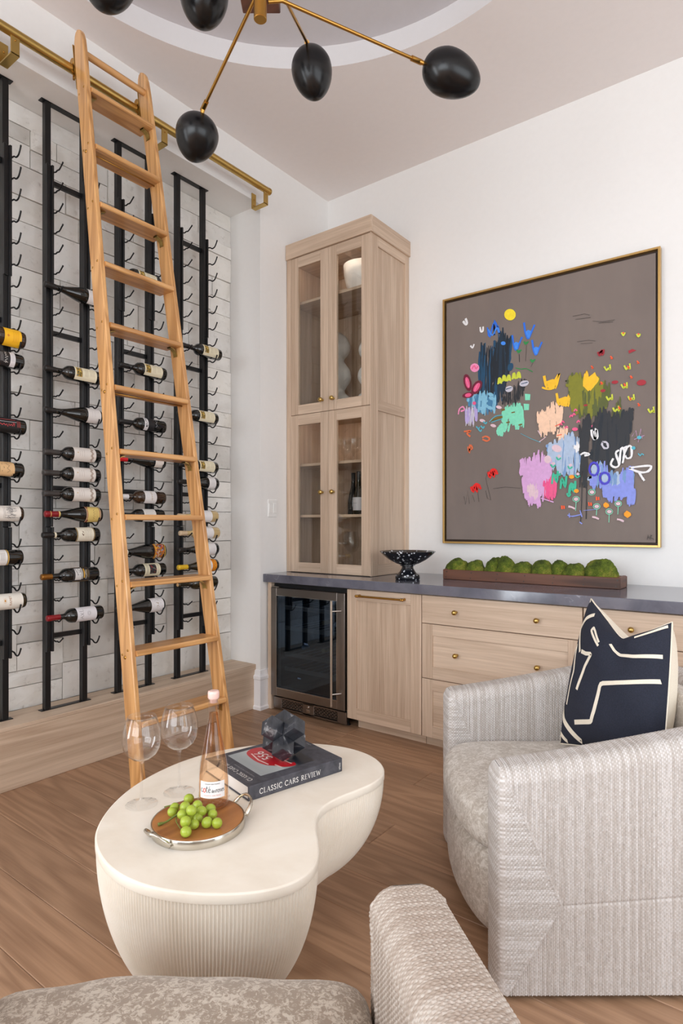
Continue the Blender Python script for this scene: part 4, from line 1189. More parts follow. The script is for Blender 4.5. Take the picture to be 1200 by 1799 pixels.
PAINT = [
('D','teal tealb navy',[(1.232,2.359),(1.249,2.414),(1.278,2.370),(1.329,2.374),(1.369,2.436),(1.388,2.463),(1.397,2.405),(1.440,2.410),(1.440,2.250),(1.421,2.154),(1.388,2.047),(1.329,1.979),(1.249,1.963),(1.228,2.054)],70,0.0202),
('D','navy teal',[(1.329,2.368),(1.369,2.448),(1.433,2.399),(1.431,2.226),(1.369,2.087),(1.329,2.167)],26,0.0177),
('D','blu blul',[(1.145,2.084),(1.249,2.096),(1.342,2.065),(1.340,1.965),(1.262,1.959),(1.201,1.994),(1.152,2.038)],30,0.0164),
('B','blul',[(1.265,2.043),(1.260,2.039),(1.252,2.039),(1.242,2.042),(1.233,2.048),(1.227,2.055),(1.227,2.061),(1.231,2.065),(1.240,2.065),(1.250,2.062),(1.259,2.057),(1.265,2.050)]),
('B','blul',[(1.292,2.030),(1.287,2.026),(1.279,2.025),(1.269,2.028),(1.260,2.034),(1.254,2.041),(1.254,2.048),(1.259,2.051),(1.267,2.052),(1.277,2.049),(1.286,2.043),(1.292,2.036)]),
('B','blul',[(1.335,2.038),(1.330,2.035),(1.322,2.034),(1.312,2.037),(1.303,2.043),(1.298,2.050),(1.297,2.056),(1.302,2.060),(1.310,2.060),(1.320,2.057),(1.329,2.052),(1.334,2.045)]),
('B','blul',[(1.297,1.995),(1.293,1.991),(1.284,1.991),(1.274,1.994),(1.265,1.999),(1.260,2.006),(1.259,2.013),(1.264,2.017),(1.273,2.017),(1.283,2.014),(1.292,2.008),(1.297,2.001)]),
('B','blul',[(1.268,1.980),(1.263,1.976),(1.255,1.975),(1.245,1.978),(1.235,1.984),(1.230,1.991),(1.229,1.997),(1.234,2.001),(1.243,2.002),(1.253,1.999),(1.262,1.993),(1.267,1.986)]),
('B','blul',[(1.324,1.980),(1.319,1.976),(1.311,1.975),(1.301,1.978),(1.292,1.984),(1.287,1.991),(1.286,1.997),(1.291,2.001),(1.299,2.001),(1.309,1.998),(1.318,1.993),(1.324,1.986)]),
('B','blul',[(1.329,2.063),(1.325,2.059),(1.316,2.059),(1.306,2.062),(1.298,2.067),(1.292,2.074),(1.292,2.081),(1.296,2.085),(1.305,2.085),(1.315,2.082),(1.324,2.076),(1.329,2.069)]),
('B','blul',[(1.284,2.054),(1.279,2.050),(1.271,2.049),(1.261,2.052),(1.252,2.058),(1.246,2.065),(1.246,2.071),(1.251,2.075),(1.259,2.076),(1.269,2.073),(1.278,2.067),(1.283,2.060)]),
('D','lil lil gry',[(1.135,2.001),(1.215,2.002),(1.221,1.928),(1.194,1.895),(1.138,1.904)],18,0.0139),
('D','mint mint',[(1.388,1.972),(1.459,1.989),(1.524,1.975),(1.522,1.860),(1.497,1.844),(1.446,1.867),(1.423,1.814),(1.353,1.820),(1.350,1.858),(1.388,1.873)],34,0.0190),
('B','mint',[(1.532,2.048),(1.566,2.041),(1.564,2.005),(1.534,2.008)]),
('B','mint',[(1.524,1.988),(1.559,1.982),(1.557,1.946),(1.527,1.948)]),
('D','blk blk',[(1.388,2.047),(1.459,2.099),(1.547,2.148),(1.547,2.130),(1.516,2.031),(1.472,1.990),(1.395,1.999)],20,0.0114),
('L','yg',0.0114,[(1.360,2.130),(1.365,2.164),(1.377,2.163),(1.382,2.130)]),
('L','yg',0.0114,[(1.370,2.161),(1.371,2.134)]),
('L','yg',0.0114,[(1.388,2.141),(1.393,2.175),(1.405,2.174),(1.410,2.141)]),
('L','yg',0.0114,[(1.399,2.172),(1.400,2.145)]),
('L','yg',0.0114,[(1.419,2.139),(1.424,2.173),(1.436,2.171),(1.441,2.139)]),
('L','yg',0.0114,[(1.430,2.170),(1.431,2.143)]),
('L','yg',0.0114,[(1.453,2.147),(1.458,2.180),(1.469,2.179),(1.474,2.146)]),
('L','yg',0.0114,[(1.463,2.177),(1.464,2.150)]),
('L','yg',0.0114,[(1.483,2.147),(1.488,2.181),(1.499,2.179),(1.504,2.147)]),
('L','yg',0.0114,[(1.493,2.178),(1.494,2.151)]),
('B','gry',[(1.557,2.115),(1.555,2.106),(1.547,2.098),(1.533,2.093),(1.518,2.094),(1.505,2.099),(1.499,2.108),(1.501,2.118),(1.509,2.126),(1.523,2.130),(1.538,2.129),(1.551,2.124)]),
('B','gry',[(1.456,2.096),(1.456,2.086),(1.450,2.077),(1.439,2.072),(1.426,2.072),(1.415,2.077),(1.408,2.085),(1.408,2.095),(1.414,2.104),(1.426,2.109),(1.439,2.109),(1.450,2.104)]),
('L','tealb',0.0051,[(1.410,2.091),(1.449,2.098)]),
('L','tealb',0.0051,[(1.509,2.111),(1.549,2.116)]),
('B','pink',[(1.234,2.253),(1.230,2.240),(1.218,2.232),(1.202,2.230),(1.186,2.236),(1.175,2.249),(1.170,2.263),(1.175,2.277),(1.186,2.285),(1.202,2.287),(1.218,2.280),(1.230,2.268)]),
('L','pnk2',0.0076,[(1.183,2.252),(1.199,2.273),(1.210,2.251),(1.224,2.264)]),
('B','crim',[(1.179,2.171),(1.182,2.142),(1.177,2.121),(1.165,2.112),(1.150,2.119),(1.135,2.140),(1.125,2.168),(1.122,2.197),(1.127,2.219),(1.139,2.227),(1.155,2.220),(1.169,2.199)]),
('B','pnk2',[(1.167,2.170),(1.169,2.151),(1.167,2.137),(1.161,2.132),(1.152,2.136),(1.143,2.150),(1.137,2.169),(1.135,2.188),(1.137,2.202),(1.144,2.207),(1.152,2.203),(1.161,2.189)]),
('B','crim',[(1.241,2.112),(1.224,2.094),(1.204,2.087),(1.187,2.090),(1.178,2.105),(1.179,2.126),(1.190,2.148),(1.208,2.166),(1.228,2.173),(1.245,2.169),(1.254,2.155),(1.252,2.134)]),
('B','pnk2',[(1.230,2.120),(1.219,2.108),(1.206,2.102),(1.197,2.104),(1.192,2.112),(1.194,2.126),(1.202,2.140),(1.213,2.152),(1.226,2.157),(1.235,2.156),(1.240,2.147),(1.238,2.134)]),
('B','crim',[(1.197,2.091),(1.194,2.081),(1.181,2.072),(1.161,2.068),(1.140,2.070),(1.123,2.076),(1.115,2.085),(1.118,2.095),(1.132,2.103),(1.152,2.107),(1.173,2.106),(1.190,2.100)]),
('B','pnk2',[(1.179,2.089),(1.177,2.083),(1.170,2.077),(1.159,2.075),(1.148,2.076),(1.138,2.080),(1.134,2.086),(1.135,2.093),(1.143,2.098),(1.153,2.101),(1.165,2.100),(1.174,2.096)]),
('L','pink',0.0038,[(1.142,2.194),(1.161,2.140)]),
('L','pink',0.0038,[(1.224,2.154),(1.202,2.109)]),
('L','wht',0.0139,[(1.121,2.575),(1.138,2.550),(1.149,2.557),(1.138,2.589)]),
('L','wht',0.0114,[(1.239,2.513),(1.245,2.484),(1.258,2.484),(1.260,2.512)]),
('L','wht',0.0114,[(1.173,2.406),(1.187,2.389),(1.198,2.411)]),
('L','cob',0.0114,[(1.289,2.501),(1.305,2.435),(1.329,2.518),(1.337,2.444),(1.336,2.536),(1.369,2.446),(1.358,2.500)]),
('L','cobl',0.0101,[(1.296,2.487),(1.323,2.444),(1.353,2.488),(1.369,2.453)]),
('L','cob',0.0114,[(1.527,2.484),(1.539,2.406),(1.557,2.381),(1.576,2.423),(1.593,2.458)]),
('B','cobl',[(1.537,2.426),(1.552,2.435),(1.571,2.424),(1.562,2.382),(1.547,2.390)]),
('L','cob',0.0114,[(1.453,2.421),(1.464,2.348),(1.481,2.325),(1.499,2.365),(1.515,2.398)]),
('B','cobl',[(1.462,2.367),(1.476,2.376),(1.494,2.366),(1.485,2.327),(1.471,2.334)]),
('L','cob',0.0114,[(1.577,2.368),(1.589,2.298),(1.604,2.275),(1.622,2.314),(1.638,2.346)]),
('B','cobl',[(1.586,2.316),(1.600,2.324),(1.618,2.315),(1.609,2.276),(1.595,2.283)]),
('L','grn',0.0101,[(1.528,2.369),(1.538,2.350),(1.555,2.364)]),
('L','grn',0.0089,[(1.538,2.360),(1.550,2.358)]),
('L','grn',0.0101,[(1.483,2.326),(1.493,2.307),(1.511,2.321)]),
('L','grn',0.0089,[(1.493,2.317),(1.506,2.315)]),
('L','grn',0.0101,[(1.569,2.253),(1.579,2.235),(1.596,2.249)]),
('L','grn',0.0089,[(1.579,2.244),(1.591,2.242)]),
('L','pen',0.0019,[(1.543,2.342),(1.537,2.246)]),
('L','pen',0.0019,[(1.584,2.229),(1.569,2.205)]),
('L','grn',0.0051,[(1.474,2.215),(1.509,2.202),(1.541,2.200),(1.581,2.174)]),
('L','navy',0.0038,[(1.497,2.295),(1.499,2.246)]),
('B','tealb',[(1.458,2.216),(1.451,2.206),(1.441,2.200),(1.431,2.201),(1.424,2.208),(1.422,2.220),(1.424,2.233),(1.431,2.244),(1.441,2.250),(1.451,2.249),(1.458,2.241),(1.460,2.229)]),
('B','cobl',[(1.410,2.378),(1.408,2.372),(1.403,2.369),(1.395,2.369),(1.387,2.372),(1.381,2.377),(1.379,2.384),(1.381,2.390),(1.387,2.393),(1.395,2.393),(1.403,2.390),(1.408,2.385)]),
('B','sun',[(1.475,2.543),(1.474,2.532),(1.468,2.523),(1.460,2.517),(1.450,2.514),(1.439,2.515),(1.427,2.519),(1.417,2.526),(1.408,2.536),(1.403,2.547),(1.401,2.558),(1.403,2.569),(1.408,2.578),(1.417,2.584),(1.427,2.587),(1.439,2.586),(1.450,2.582),(1.460,2.575),(1.468,2.565),(1.474,2.554)]),
('L','pink',0.0101,[(1.087,1.970),(1.096,2.006),(1.121,2.016),(1.130,1.994),(1.104,1.989)]),
('B','pnk2',[(1.212,2.028),(1.210,2.023),(1.206,2.019),(1.199,2.018),(1.193,2.021),(1.189,2.025),(1.187,2.031),(1.189,2.037),(1.193,2.041),(1.199,2.041),(1.206,2.039),(1.210,2.034)]),
('B','ppk',[(1.385,1.978),(1.381,1.974),(1.373,1.973),(1.363,1.975),(1.354,1.980),(1.348,1.986),(1.347,1.992),(1.351,1.996),(1.359,1.996),(1.369,1.994),(1.378,1.989),(1.384,1.983)]),
('B','ppk',[(1.348,1.866),(1.344,1.862),(1.336,1.861),(1.326,1.863),(1.317,1.868),(1.311,1.874),(1.310,1.879),(1.314,1.883),(1.322,1.884),(1.332,1.882),(1.341,1.877),(1.347,1.871)]),
('B','ppk',[(1.275,1.905),(1.271,1.901),(1.263,1.900),(1.253,1.902),(1.243,1.907),(1.237,1.913),(1.236,1.918),(1.240,1.922),(1.248,1.923),(1.258,1.921),(1.268,1.916),(1.274,1.910)]),
('L','brn',0.0139,[(1.305,1.904),(1.345,1.915),(1.390,1.922)]),
('L','cyn',0.0063,[(1.303,1.900),(1.342,1.930),(1.388,1.933)]),
('L','cyn',0.0063,[(1.316,1.895),(1.388,1.910)]),
('L','brn',0.0089,[(1.448,1.941),(1.470,1.943)]),
('L','brn',0.0089,[(1.414,1.883),(1.437,1.885)]),
('L','brn',0.0089,[(1.383,1.964),(1.406,1.966)]),
('L','brn',0.0089,[(1.493,1.860),(1.516,1.863)]),
('L','cyn',0.0089,[(1.213,1.879),(1.230,1.862),(1.236,1.874)]),
('L','cyn',0.0089,[(1.245,1.880),(1.261,1.863),(1.268,1.875)]),
('L','cyn',0.0089,[(1.262,1.906),(1.278,1.889),(1.285,1.901)]),
('L','cyn',0.0089,[(1.227,1.861),(1.243,1.844),(1.250,1.856)]),
('L','cor',0.0114,[(1.127,1.854),(1.177,1.853),(1.149,1.839),(1.173,1.817)]),
('L','cor',0.0114,[(1.255,1.802),(1.278,1.810),(1.305,1.793),(1.287,1.779),(1.257,1.792)]),
('L','cor',0.0114,[(1.155,1.754),(1.166,1.712),(1.169,1.764),(1.188,1.739),(1.163,1.733)]),
('L','red',0.0164,[(1.292,1.582),(1.308,1.546),(1.313,1.591),(1.334,1.548),(1.332,1.598),(1.358,1.564)]),
('L','red',0.0127,[(1.300,1.572),(1.327,1.598),(1.353,1.582)]),
('L','red',0.0164,[(1.177,1.493),(1.194,1.457),(1.199,1.503),(1.221,1.458),(1.219,1.510),(1.246,1.475)]),
('L','red',0.0127,[(1.186,1.483),(1.213,1.510),(1.241,1.493)]),
('L','pen',0.0023,[(1.127,1.433),(1.138,1.379),(1.155,1.468),(1.166,1.383)]),
('L','pen',0.0023,[(1.188,1.438),(1.202,1.395)]),
('L','pen',0.0023,[(1.278,1.464),(1.289,1.416),(1.313,1.403),(1.278,1.543),(1.297,1.595)]),
('L','pen',0.0023,[(1.329,1.475),(1.408,1.482),(1.509,1.471)]),
('L','pen',0.0023,[(1.818,2.462),(1.885,2.462),(1.913,2.449)]),
('L','pen',0.0023,[(1.832,2.441),(1.918,2.435)]),
('L','pen',0.0023,[(1.929,2.412),(1.983,2.397),(2.048,2.395)]),
('L','pen',0.0023,[(1.961,2.394),(2.038,2.385)]),
('L','pen',0.0023,[(1.843,2.309),(1.907,2.306),(1.945,2.295)]),
('L','pen',0.0023,[(1.863,2.294),(1.929,2.287)]),
('L','pen',0.0023,[(1.224,1.458),(1.232,1.394)]),
('L','yel',0.0152,[(1.651,2.140),(1.668,2.068),(1.701,2.104),(1.717,2.055),(1.741,2.140),(1.713,2.095)]),
('B','yel',[(1.663,2.105),(1.703,2.113),(1.727,2.103),(1.710,2.051),(1.677,2.062)]),
('L','yel',0.0152,[(1.725,2.026),(1.741,1.954),(1.774,1.991),(1.790,1.941),(1.814,2.029),(1.786,1.982)]),
('B','yel',[(1.736,1.991),(1.776,2.000),(1.800,1.990),(1.783,1.938),(1.751,1.949)]),
('L','yel',0.0101,[(1.638,2.072),(1.674,2.056),(1.703,2.056)]),
('D','olv olv dol',[(1.780,2.079),(1.807,2.119),(1.863,2.111),(1.885,2.098),(1.961,2.087),(2.002,2.036),(2.004,1.924),(1.929,1.865),(1.863,1.872),(1.818,1.923),(1.807,2.028)],56,0.0228),
('D','dol',[(1.929,1.910),(1.972,1.984),(2.020,2.034),(2.023,1.966),(1.983,1.870),(1.945,1.852)],14,0.0127),
('D','dol',[(2.030,1.865),(2.077,1.948),(2.082,1.837),(2.046,1.830)],10,0.0101),
('L','yel',0.0177,[(1.883,2.044),(1.894,2.131),(1.907,2.032),(1.929,2.092),(1.957,2.076),(1.936,2.048),(1.912,2.019)]),
('B','yel',[(1.876,2.048),(1.894,2.136),(1.909,2.095),(1.942,2.118),(1.959,2.072),(1.929,2.033),(1.905,2.013)]),
('L','crd',0.0114,[(1.958,2.230),(1.967,2.206),(1.978,2.238),(1.982,2.208),(1.990,2.236),(1.963,2.222)]),
('B','crd',[(2.118,2.209),(2.138,2.216),(2.159,2.204),(2.138,2.199),(2.122,2.193)]),
('B','crd',[(2.066,2.046),(2.064,2.040),(2.058,2.037),(2.050,2.035),(2.041,2.037),(2.034,2.040),(2.031,2.045),(2.032,2.050),(2.038,2.054),(2.047,2.055),(2.056,2.054),(2.063,2.051)]),
('B','crd',[(2.208,2.024),(2.206,2.016),(2.198,2.010),(2.187,2.008),(2.174,2.010),(2.165,2.015),(2.161,2.024),(2.163,2.032),(2.171,2.038),(2.182,2.040),(2.194,2.038),(2.204,2.032)]),
('B','crd',[(1.999,2.006),(1.997,2.002),(1.993,1.998),(1.986,1.997),(1.979,1.998),(1.974,2.001),(1.971,2.006),(1.973,2.010),(1.977,2.014),(1.984,2.015),(1.991,2.014),(1.996,2.011)]),
('B','crd',[(1.903,1.935),(1.902,1.932),(1.897,1.930),(1.892,1.929),(1.885,1.930),(1.881,1.932),(1.879,1.935),(1.880,1.938),(1.884,1.940),(1.890,1.941),(1.896,1.940),(1.901,1.938)]),
('L','yg',0.0089,[(1.992,2.142),(2.005,2.118),(2.014,2.130),(2.024,2.117),(2.022,2.149)]),
('L','yg',0.0089,[(2.097,2.131),(2.109,2.107),(2.117,2.119),(2.127,2.107),(2.125,2.138)]),
('L','yg',0.0089,[(2.081,2.029),(2.094,2.005),(2.102,2.017),(2.112,2.004),(2.110,2.036)]),
('L','yg',0.0089,[(2.003,1.972),(2.016,1.948),(2.024,1.961),(2.035,1.948),(2.033,1.980)]),
('L','yg',0.0089,[(2.117,1.958),(2.129,1.934),(2.137,1.946),(2.147,1.934),(2.145,1.965)]),
('L','yg',0.0089,[(2.038,1.904),(2.050,1.881),(2.059,1.893),(2.069,1.881),(2.067,1.912)]),
('L','yg',0.0089,[(2.217,1.877),(2.229,1.854),(2.237,1.866),(2.246,1.854),(2.244,1.885)]),
('L','org',0.0076,[(2.113,2.126),(2.123,2.113),(2.114,2.114)]),
('L','org',0.0076,[(2.095,2.032),(2.105,2.019),(2.096,2.020)]),
('L','org',0.0076,[(2.128,2.069),(2.138,2.056),(2.129,2.057)]),
('L','org',0.0076,[(2.067,1.906),(2.077,1.893),(2.068,1.894)]),
('L','org',0.0076,[(1.921,2.157),(1.932,2.142),(1.923,2.144)]),
('L','org',0.0076,[(2.025,2.194),(2.036,2.180),(2.026,2.181)]),
('L','org',0.0076,[(2.162,2.146),(2.172,2.132),(2.163,2.134)]),
('L','org',0.0076,[(2.166,1.913),(2.176,1.900),(2.167,1.901)]),
('L','org',0.0076,[(2.123,1.951),(2.133,1.938),(2.124,1.939)]),
('L','org',0.0076,[(1.972,2.058),(1.983,2.045),(1.973,2.046)]),
('L','yg',0.0089,[(2.083,2.316),(2.093,2.298),(2.102,2.313)]),
('B','org',[(2.098,2.312),(2.097,2.310),(2.095,2.308),(2.093,2.308),(2.090,2.309),(2.088,2.311),(2.088,2.314),(2.088,2.316),(2.090,2.317),(2.093,2.317),(2.095,2.316),(2.097,2.314)]),
('L','yg',0.0089,[(2.161,2.294),(2.170,2.277),(2.178,2.292)]),
('B','org',[(2.175,2.291),(2.174,2.289),(2.172,2.287),(2.170,2.287),(2.167,2.288),(2.165,2.290),(2.165,2.292),(2.165,2.295),(2.167,2.296),(2.170,2.296),(2.172,2.295),(2.174,2.293)]),
('D','pea pea',[(1.608,1.911),(1.656,1.930),(1.703,1.966),(1.750,1.948),(1.768,1.905),(1.750,1.860),(1.703,1.789),(1.638,1.788),(1.620,1.838)],38,0.0177),
('D','pea',[(1.727,1.786),(1.761,1.824),(1.790,1.816),(1.773,1.741),(1.738,1.727)],10,0.0114),
('L','ppk',0.0051,[(1.614,1.815),(1.632,1.783)]),
('L','ppk',0.0051,[(1.620,1.745),(1.651,1.764),(1.663,1.774)]),
('L','pnk2',0.0076,[(1.826,1.906),(1.834,1.919),(1.843,1.907)]),
('L','pnk2',0.0076,[(1.801,1.874),(1.809,1.887),(1.818,1.875)]),
('L','pnk2',0.0076,[(1.817,1.881),(1.825,1.894),(1.834,1.883)]),
('L','pnk2',0.0076,[(1.842,1.838),(1.850,1.851),(1.859,1.840)]),
('L','pnk2',0.0076,[(1.753,1.844),(1.761,1.857),(1.771,1.845)]),
('L','pnk2',0.0076,[(1.742,1.831),(1.750,1.844),(1.759,1.833)]),
('L','pnk2',0.0076,[(1.921,1.802),(1.929,1.815),(1.938,1.804)]),
('L','pnk2',0.0076,[(1.774,1.810),(1.782,1.823),(1.791,1.812)]),
('B','pnk2',[(1.849,1.801),(1.846,1.796),(1.840,1.793),(1.832,1.792),(1.823,1.794),(1.817,1.799),(1.815,1.804),(1.817,1.809),(1.823,1.812),(1.832,1.813),(1.840,1.811),(1.846,1.806)]),
('L','org',0.0051,[(1.717,1.831),(1.750,1.843)]),
('L','org',0.0051,[(1.727,1.775),(1.756,1.778)]),
('D','pal mbl pal',[(1.668,1.715),(1.727,1.745),(1.807,1.773),(1.865,1.762),(1.869,1.573),(1.818,1.535),(1.750,1.556),(1.691,1.595)],54,0.0190),
('D','plil plil',[(1.507,1.642),(1.571,1.644),(1.608,1.686),(1.646,1.669),(1.691,1.642),(1.691,1.500),(1.656,1.406),(1.620,1.353),(1.559,1.385),(1.522,1.458)],60,0.0215),
('D','ppk',[(1.547,1.482),(1.608,1.486),(1.614,1.419),(1.559,1.409)],10,0.0127),
('L','plil',0.0063,[(1.632,1.407),(1.709,1.381)]),
('B','ppk',[(1.755,1.686),(1.748,1.678),(1.735,1.675),(1.719,1.679),(1.706,1.688),(1.698,1.700),(1.698,1.711),(1.706,1.719),(1.719,1.721),(1.734,1.718),(1.747,1.709),(1.755,1.697)]),
('B','ppk',[(1.695,1.636),(1.692,1.624),(1.684,1.616),(1.674,1.613),(1.663,1.617),(1.655,1.626),(1.652,1.638),(1.655,1.650),(1.663,1.658),(1.674,1.661),(1.684,1.657),(1.692,1.648)]),
('D','hot pnk2',[(1.650,1.496),(1.691,1.524),(1.727,1.516),(1.724,1.440),(1.703,1.399),(1.656,1.418)],18,0.0139),
('D','blk blk navy',[(1.929,1.819),(1.961,1.889),(1.994,1.903),(2.025,1.877),(2.077,1.860),(2.128,1.887),(2.140,1.864),(2.123,1.723),(2.098,1.615),(2.036,1.552),(1.961,1.568),(1.918,1.638),(1.945,1.727)],80,0.0228),
('D','blk',[(1.858,1.792),(1.880,1.870),(1.918,1.872),(1.918,1.798),(1.896,1.594),(1.902,1.480),(1.874,1.469),(1.865,1.630)],24,0.0139),
('L','blk',0.0051,[(1.871,1.492),(1.869,1.378),(1.863,1.257)]),
('L','blk',0.0051,[(1.898,1.491),(1.896,1.377),(1.894,1.280)]),
('L','per',0.0063,[(1.858,1.263),(1.872,1.252)]),
('D','pal per mbl',[(1.913,1.513),(1.961,1.613),(2.004,1.588),(2.036,1.519),(2.138,1.569),(2.149,1.470),(2.098,1.439),(1.994,1.442),(1.929,1.467)],44,0.0190),
('D','per per',[(1.983,1.493),(2.036,1.463),(2.098,1.483),(2.143,1.503),(2.151,1.372),(2.123,1.361),(2.098,1.406),(2.062,1.396),(2.025,1.386),(1.996,1.397)],40,0.0177),
('L','tgr',0.0139,[(1.749,1.458),(1.758,1.521),(1.776,1.466),(1.783,1.533)]),
('L','tgr',0.0139,[(1.800,1.427),(1.809,1.489),(1.827,1.435),(1.834,1.502)]),
('L','tgr',0.0139,[(1.699,1.489),(1.708,1.552),(1.727,1.497),(1.734,1.565)]),
('L','tgr',0.0152,[(1.699,1.537),(1.750,1.544)]),
('L','tgr',0.0101,[(1.807,1.446),(1.816,1.489),(1.830,1.450),(1.812,1.460)]),
('L','tgr',0.0114,[(1.787,1.432),(1.796,1.412),(1.807,1.428)]),
('L','tgr',0.0089,[(1.725,1.648),(1.736,1.631),(1.752,1.641)]),
('B','ppk',[(1.751,1.651),(1.750,1.647),(1.746,1.644),(1.741,1.643),(1.735,1.645),(1.732,1.648),(1.730,1.652),(1.732,1.656),(1.735,1.659),(1.741,1.660),(1.746,1.658),(1.750,1.655)]),
('L','tgr',0.0089,[(1.693,1.606),(1.703,1.589),(1.720,1.600)]),
('B','ppk',[(1.718,1.609),(1.717,1.605),(1.713,1.603),(1.708,1.602),(1.703,1.603),(1.699,1.607),(1.697,1.611),(1.699,1.615),(1.703,1.618),(1.708,1.618),(1.713,1.617),(1.717,1.614)]),
('L','tgr',0.0089,[(1.792,1.591),(1.802,1.574),(1.818,1.585)]),
('B','ppk',[(1.817,1.594),(1.816,1.590),(1.812,1.588),(1.807,1.587),(1.802,1.588),(1.798,1.591),(1.797,1.595),(1.798,1.599),(1.802,1.602),(1.807,1.603),(1.812,1.602),(1.816,1.598)]),
('L','tgr',0.0089,[(1.834,1.537),(1.844,1.520),(1.860,1.531)]),
('B','ppk',[(1.859,1.540),(1.857,1.536),(1.854,1.533),(1.849,1.533),(1.844,1.534),(1.840,1.537),(1.839,1.541),(1.840,1.545),(1.844,1.548),(1.849,1.549),(1.854,1.547),(1.857,1.544)]),
('L','wht',0.0114,[(2.041,1.619),(2.028,1.586),(2.051,1.568),(2.072,1.584),(2.054,1.646),(2.072,1.663)]),
('L','wht',0.0114,[(2.072,1.584),(2.082,1.671),(2.098,1.659),(2.093,1.605),(2.088,1.588)]),
('L','wht',0.0114,[(2.098,1.637),(2.113,1.675),(2.133,1.679),(2.135,1.624),(2.113,1.614),(2.103,1.631)]),
('L','wht',0.0114,[(2.077,1.666),(2.113,1.680)]),
('L','wht',0.0114,[(2.123,1.561),(2.198,1.567),(2.233,1.563),(2.218,1.537),(2.178,1.534),(2.123,1.559)]),
('L','wht',0.0114,[(2.174,1.532),(2.188,1.506),(2.200,1.487)]),
('L','wht',0.0152,[(1.924,1.791),(1.929,1.757),(1.945,1.733),(1.949,1.795),(1.957,1.749),(1.942,1.739),(1.936,1.782)]),
('L','wht',0.0114,[(1.863,1.651),(1.885,1.661),(1.913,1.650),(1.885,1.645)]),
('L','gry',0.0114,[(1.983,1.715),(2.006,1.711),(2.013,1.682),(1.994,1.680),(1.981,1.702),(1.987,1.715)]),
('D','wht',[(1.818,1.715),(1.858,1.729),(1.858,1.683),(1.824,1.674)],8,0.0101),
('L','pur',0.0127,[(1.963,1.563),(1.959,1.545),(1.950,1.532),(1.938,1.528),(1.925,1.534),(1.916,1.547),(1.913,1.566),(1.916,1.584),(1.925,1.597),(1.938,1.601),(1.950,1.595),(1.959,1.581),(1.963,1.563)]),
('B','pal',[(1.954,1.564),(1.952,1.551),(1.946,1.541),(1.938,1.538),(1.930,1.542),(1.924,1.552),(1.921,1.565),(1.924,1.578),(1.930,1.588),(1.938,1.591),(1.946,1.587),(1.952,1.577)]),
('L','pur',0.0127,[(2.022,1.508),(2.019,1.493),(2.009,1.482),(1.996,1.478),(1.982,1.483),(1.973,1.495),(1.969,1.511),(1.973,1.527),(1.982,1.538),(1.996,1.541),(2.009,1.536),(2.019,1.524),(2.022,1.508)]),
('B','pal',[(2.014,1.509),(2.011,1.498),(2.005,1.491),(1.996,1.488),(1.987,1.492),(1.980,1.500),(1.978,1.511),(1.980,1.521),(1.987,1.529),(1.996,1.531),(2.005,1.528),(2.011,1.520)]),
('B','orn',[(2.096,1.310),(2.111,1.326),(2.131,1.312),(2.134,1.299),(2.115,1.284),(2.098,1.297)]),
('B','orn',[(1.988,1.363),(2.000,1.375),(2.017,1.364),(2.020,1.351),(2.004,1.341),(1.990,1.349)]),
('B','orn',[(1.855,1.443),(1.853,1.437),(1.848,1.433),(1.841,1.431),(1.834,1.433),(1.828,1.438),(1.826,1.443),(1.828,1.449),(1.834,1.453),(1.841,1.455),(1.848,1.453),(1.853,1.448)]),
('B','orn',[(1.828,1.525),(1.827,1.520),(1.821,1.516),(1.814,1.515),(1.806,1.516),(1.801,1.521),(1.799,1.527),(1.801,1.533),(1.806,1.537),(1.814,1.538),(1.821,1.536),(1.827,1.531)]),
('L','org',0.0089,[(1.757,1.360),(1.759,1.339)]),
('L','org',0.0089,[(1.769,1.359),(1.771,1.340)]),
('L','org',0.0089,[(1.909,1.376),(1.912,1.355)]),
('L','org',0.0089,[(1.921,1.374),(1.923,1.356)]),
('L','org',0.0089,[(1.951,1.407),(1.953,1.386)]),
('L','org',0.0089,[(1.963,1.405),(1.964,1.387)]),
('B','ppk',[(1.852,1.395),(1.850,1.390),(1.845,1.387),(1.839,1.385),(1.832,1.387),(1.827,1.391),(1.825,1.396),(1.827,1.401),(1.832,1.405),(1.839,1.406),(1.845,1.405),(1.850,1.401)]),
('L','mint',0.0038,[(1.858,1.395),(1.854,1.386),(1.844,1.380),(1.833,1.381),(1.823,1.387),(1.819,1.396),(1.823,1.406),(1.833,1.411),(1.844,1.411),(1.854,1.405),(1.858,1.395)]),
('L','mint',0.0038,[(1.839,1.380),(1.836,1.328)]),
('B','ppk',[(1.966,1.351),(1.964,1.346),(1.959,1.342),(1.953,1.341),(1.946,1.342),(1.942,1.346),(1.940,1.351),(1.942,1.356),(1.946,1.360),(1.953,1.361),(1.959,1.360),(1.964,1.356)]),
('L','mint',0.0038,[(1.971,1.351),(1.968,1.342),(1.959,1.336),(1.947,1.336),(1.938,1.342),(1.934,1.351),(1.938,1.361),(1.947,1.366),(1.959,1.366),(1.968,1.360),(1.971,1.351)]),
('L','mint',0.0038,[(1.953,1.335),(1.951,1.301)]),
('B','ppk',[(2.033,1.321),(2.031,1.316),(2.026,1.312),(2.020,1.311),(2.014,1.312),(2.009,1.316),(2.007,1.321),(2.009,1.326),(2.014,1.330),(2.020,1.331),(2.026,1.329),(2.031,1.326)]),
('L','mint',0.0038,[(2.038,1.321),(2.034,1.311),(2.025,1.306),(2.014,1.306),(2.005,1.312),(2.002,1.321),(2.005,1.330),(2.014,1.336),(2.025,1.336),(2.034,1.330),(2.038,1.321)]),
('L','mint',0.0038,[(2.020,1.305),(2.018,1.260)]),
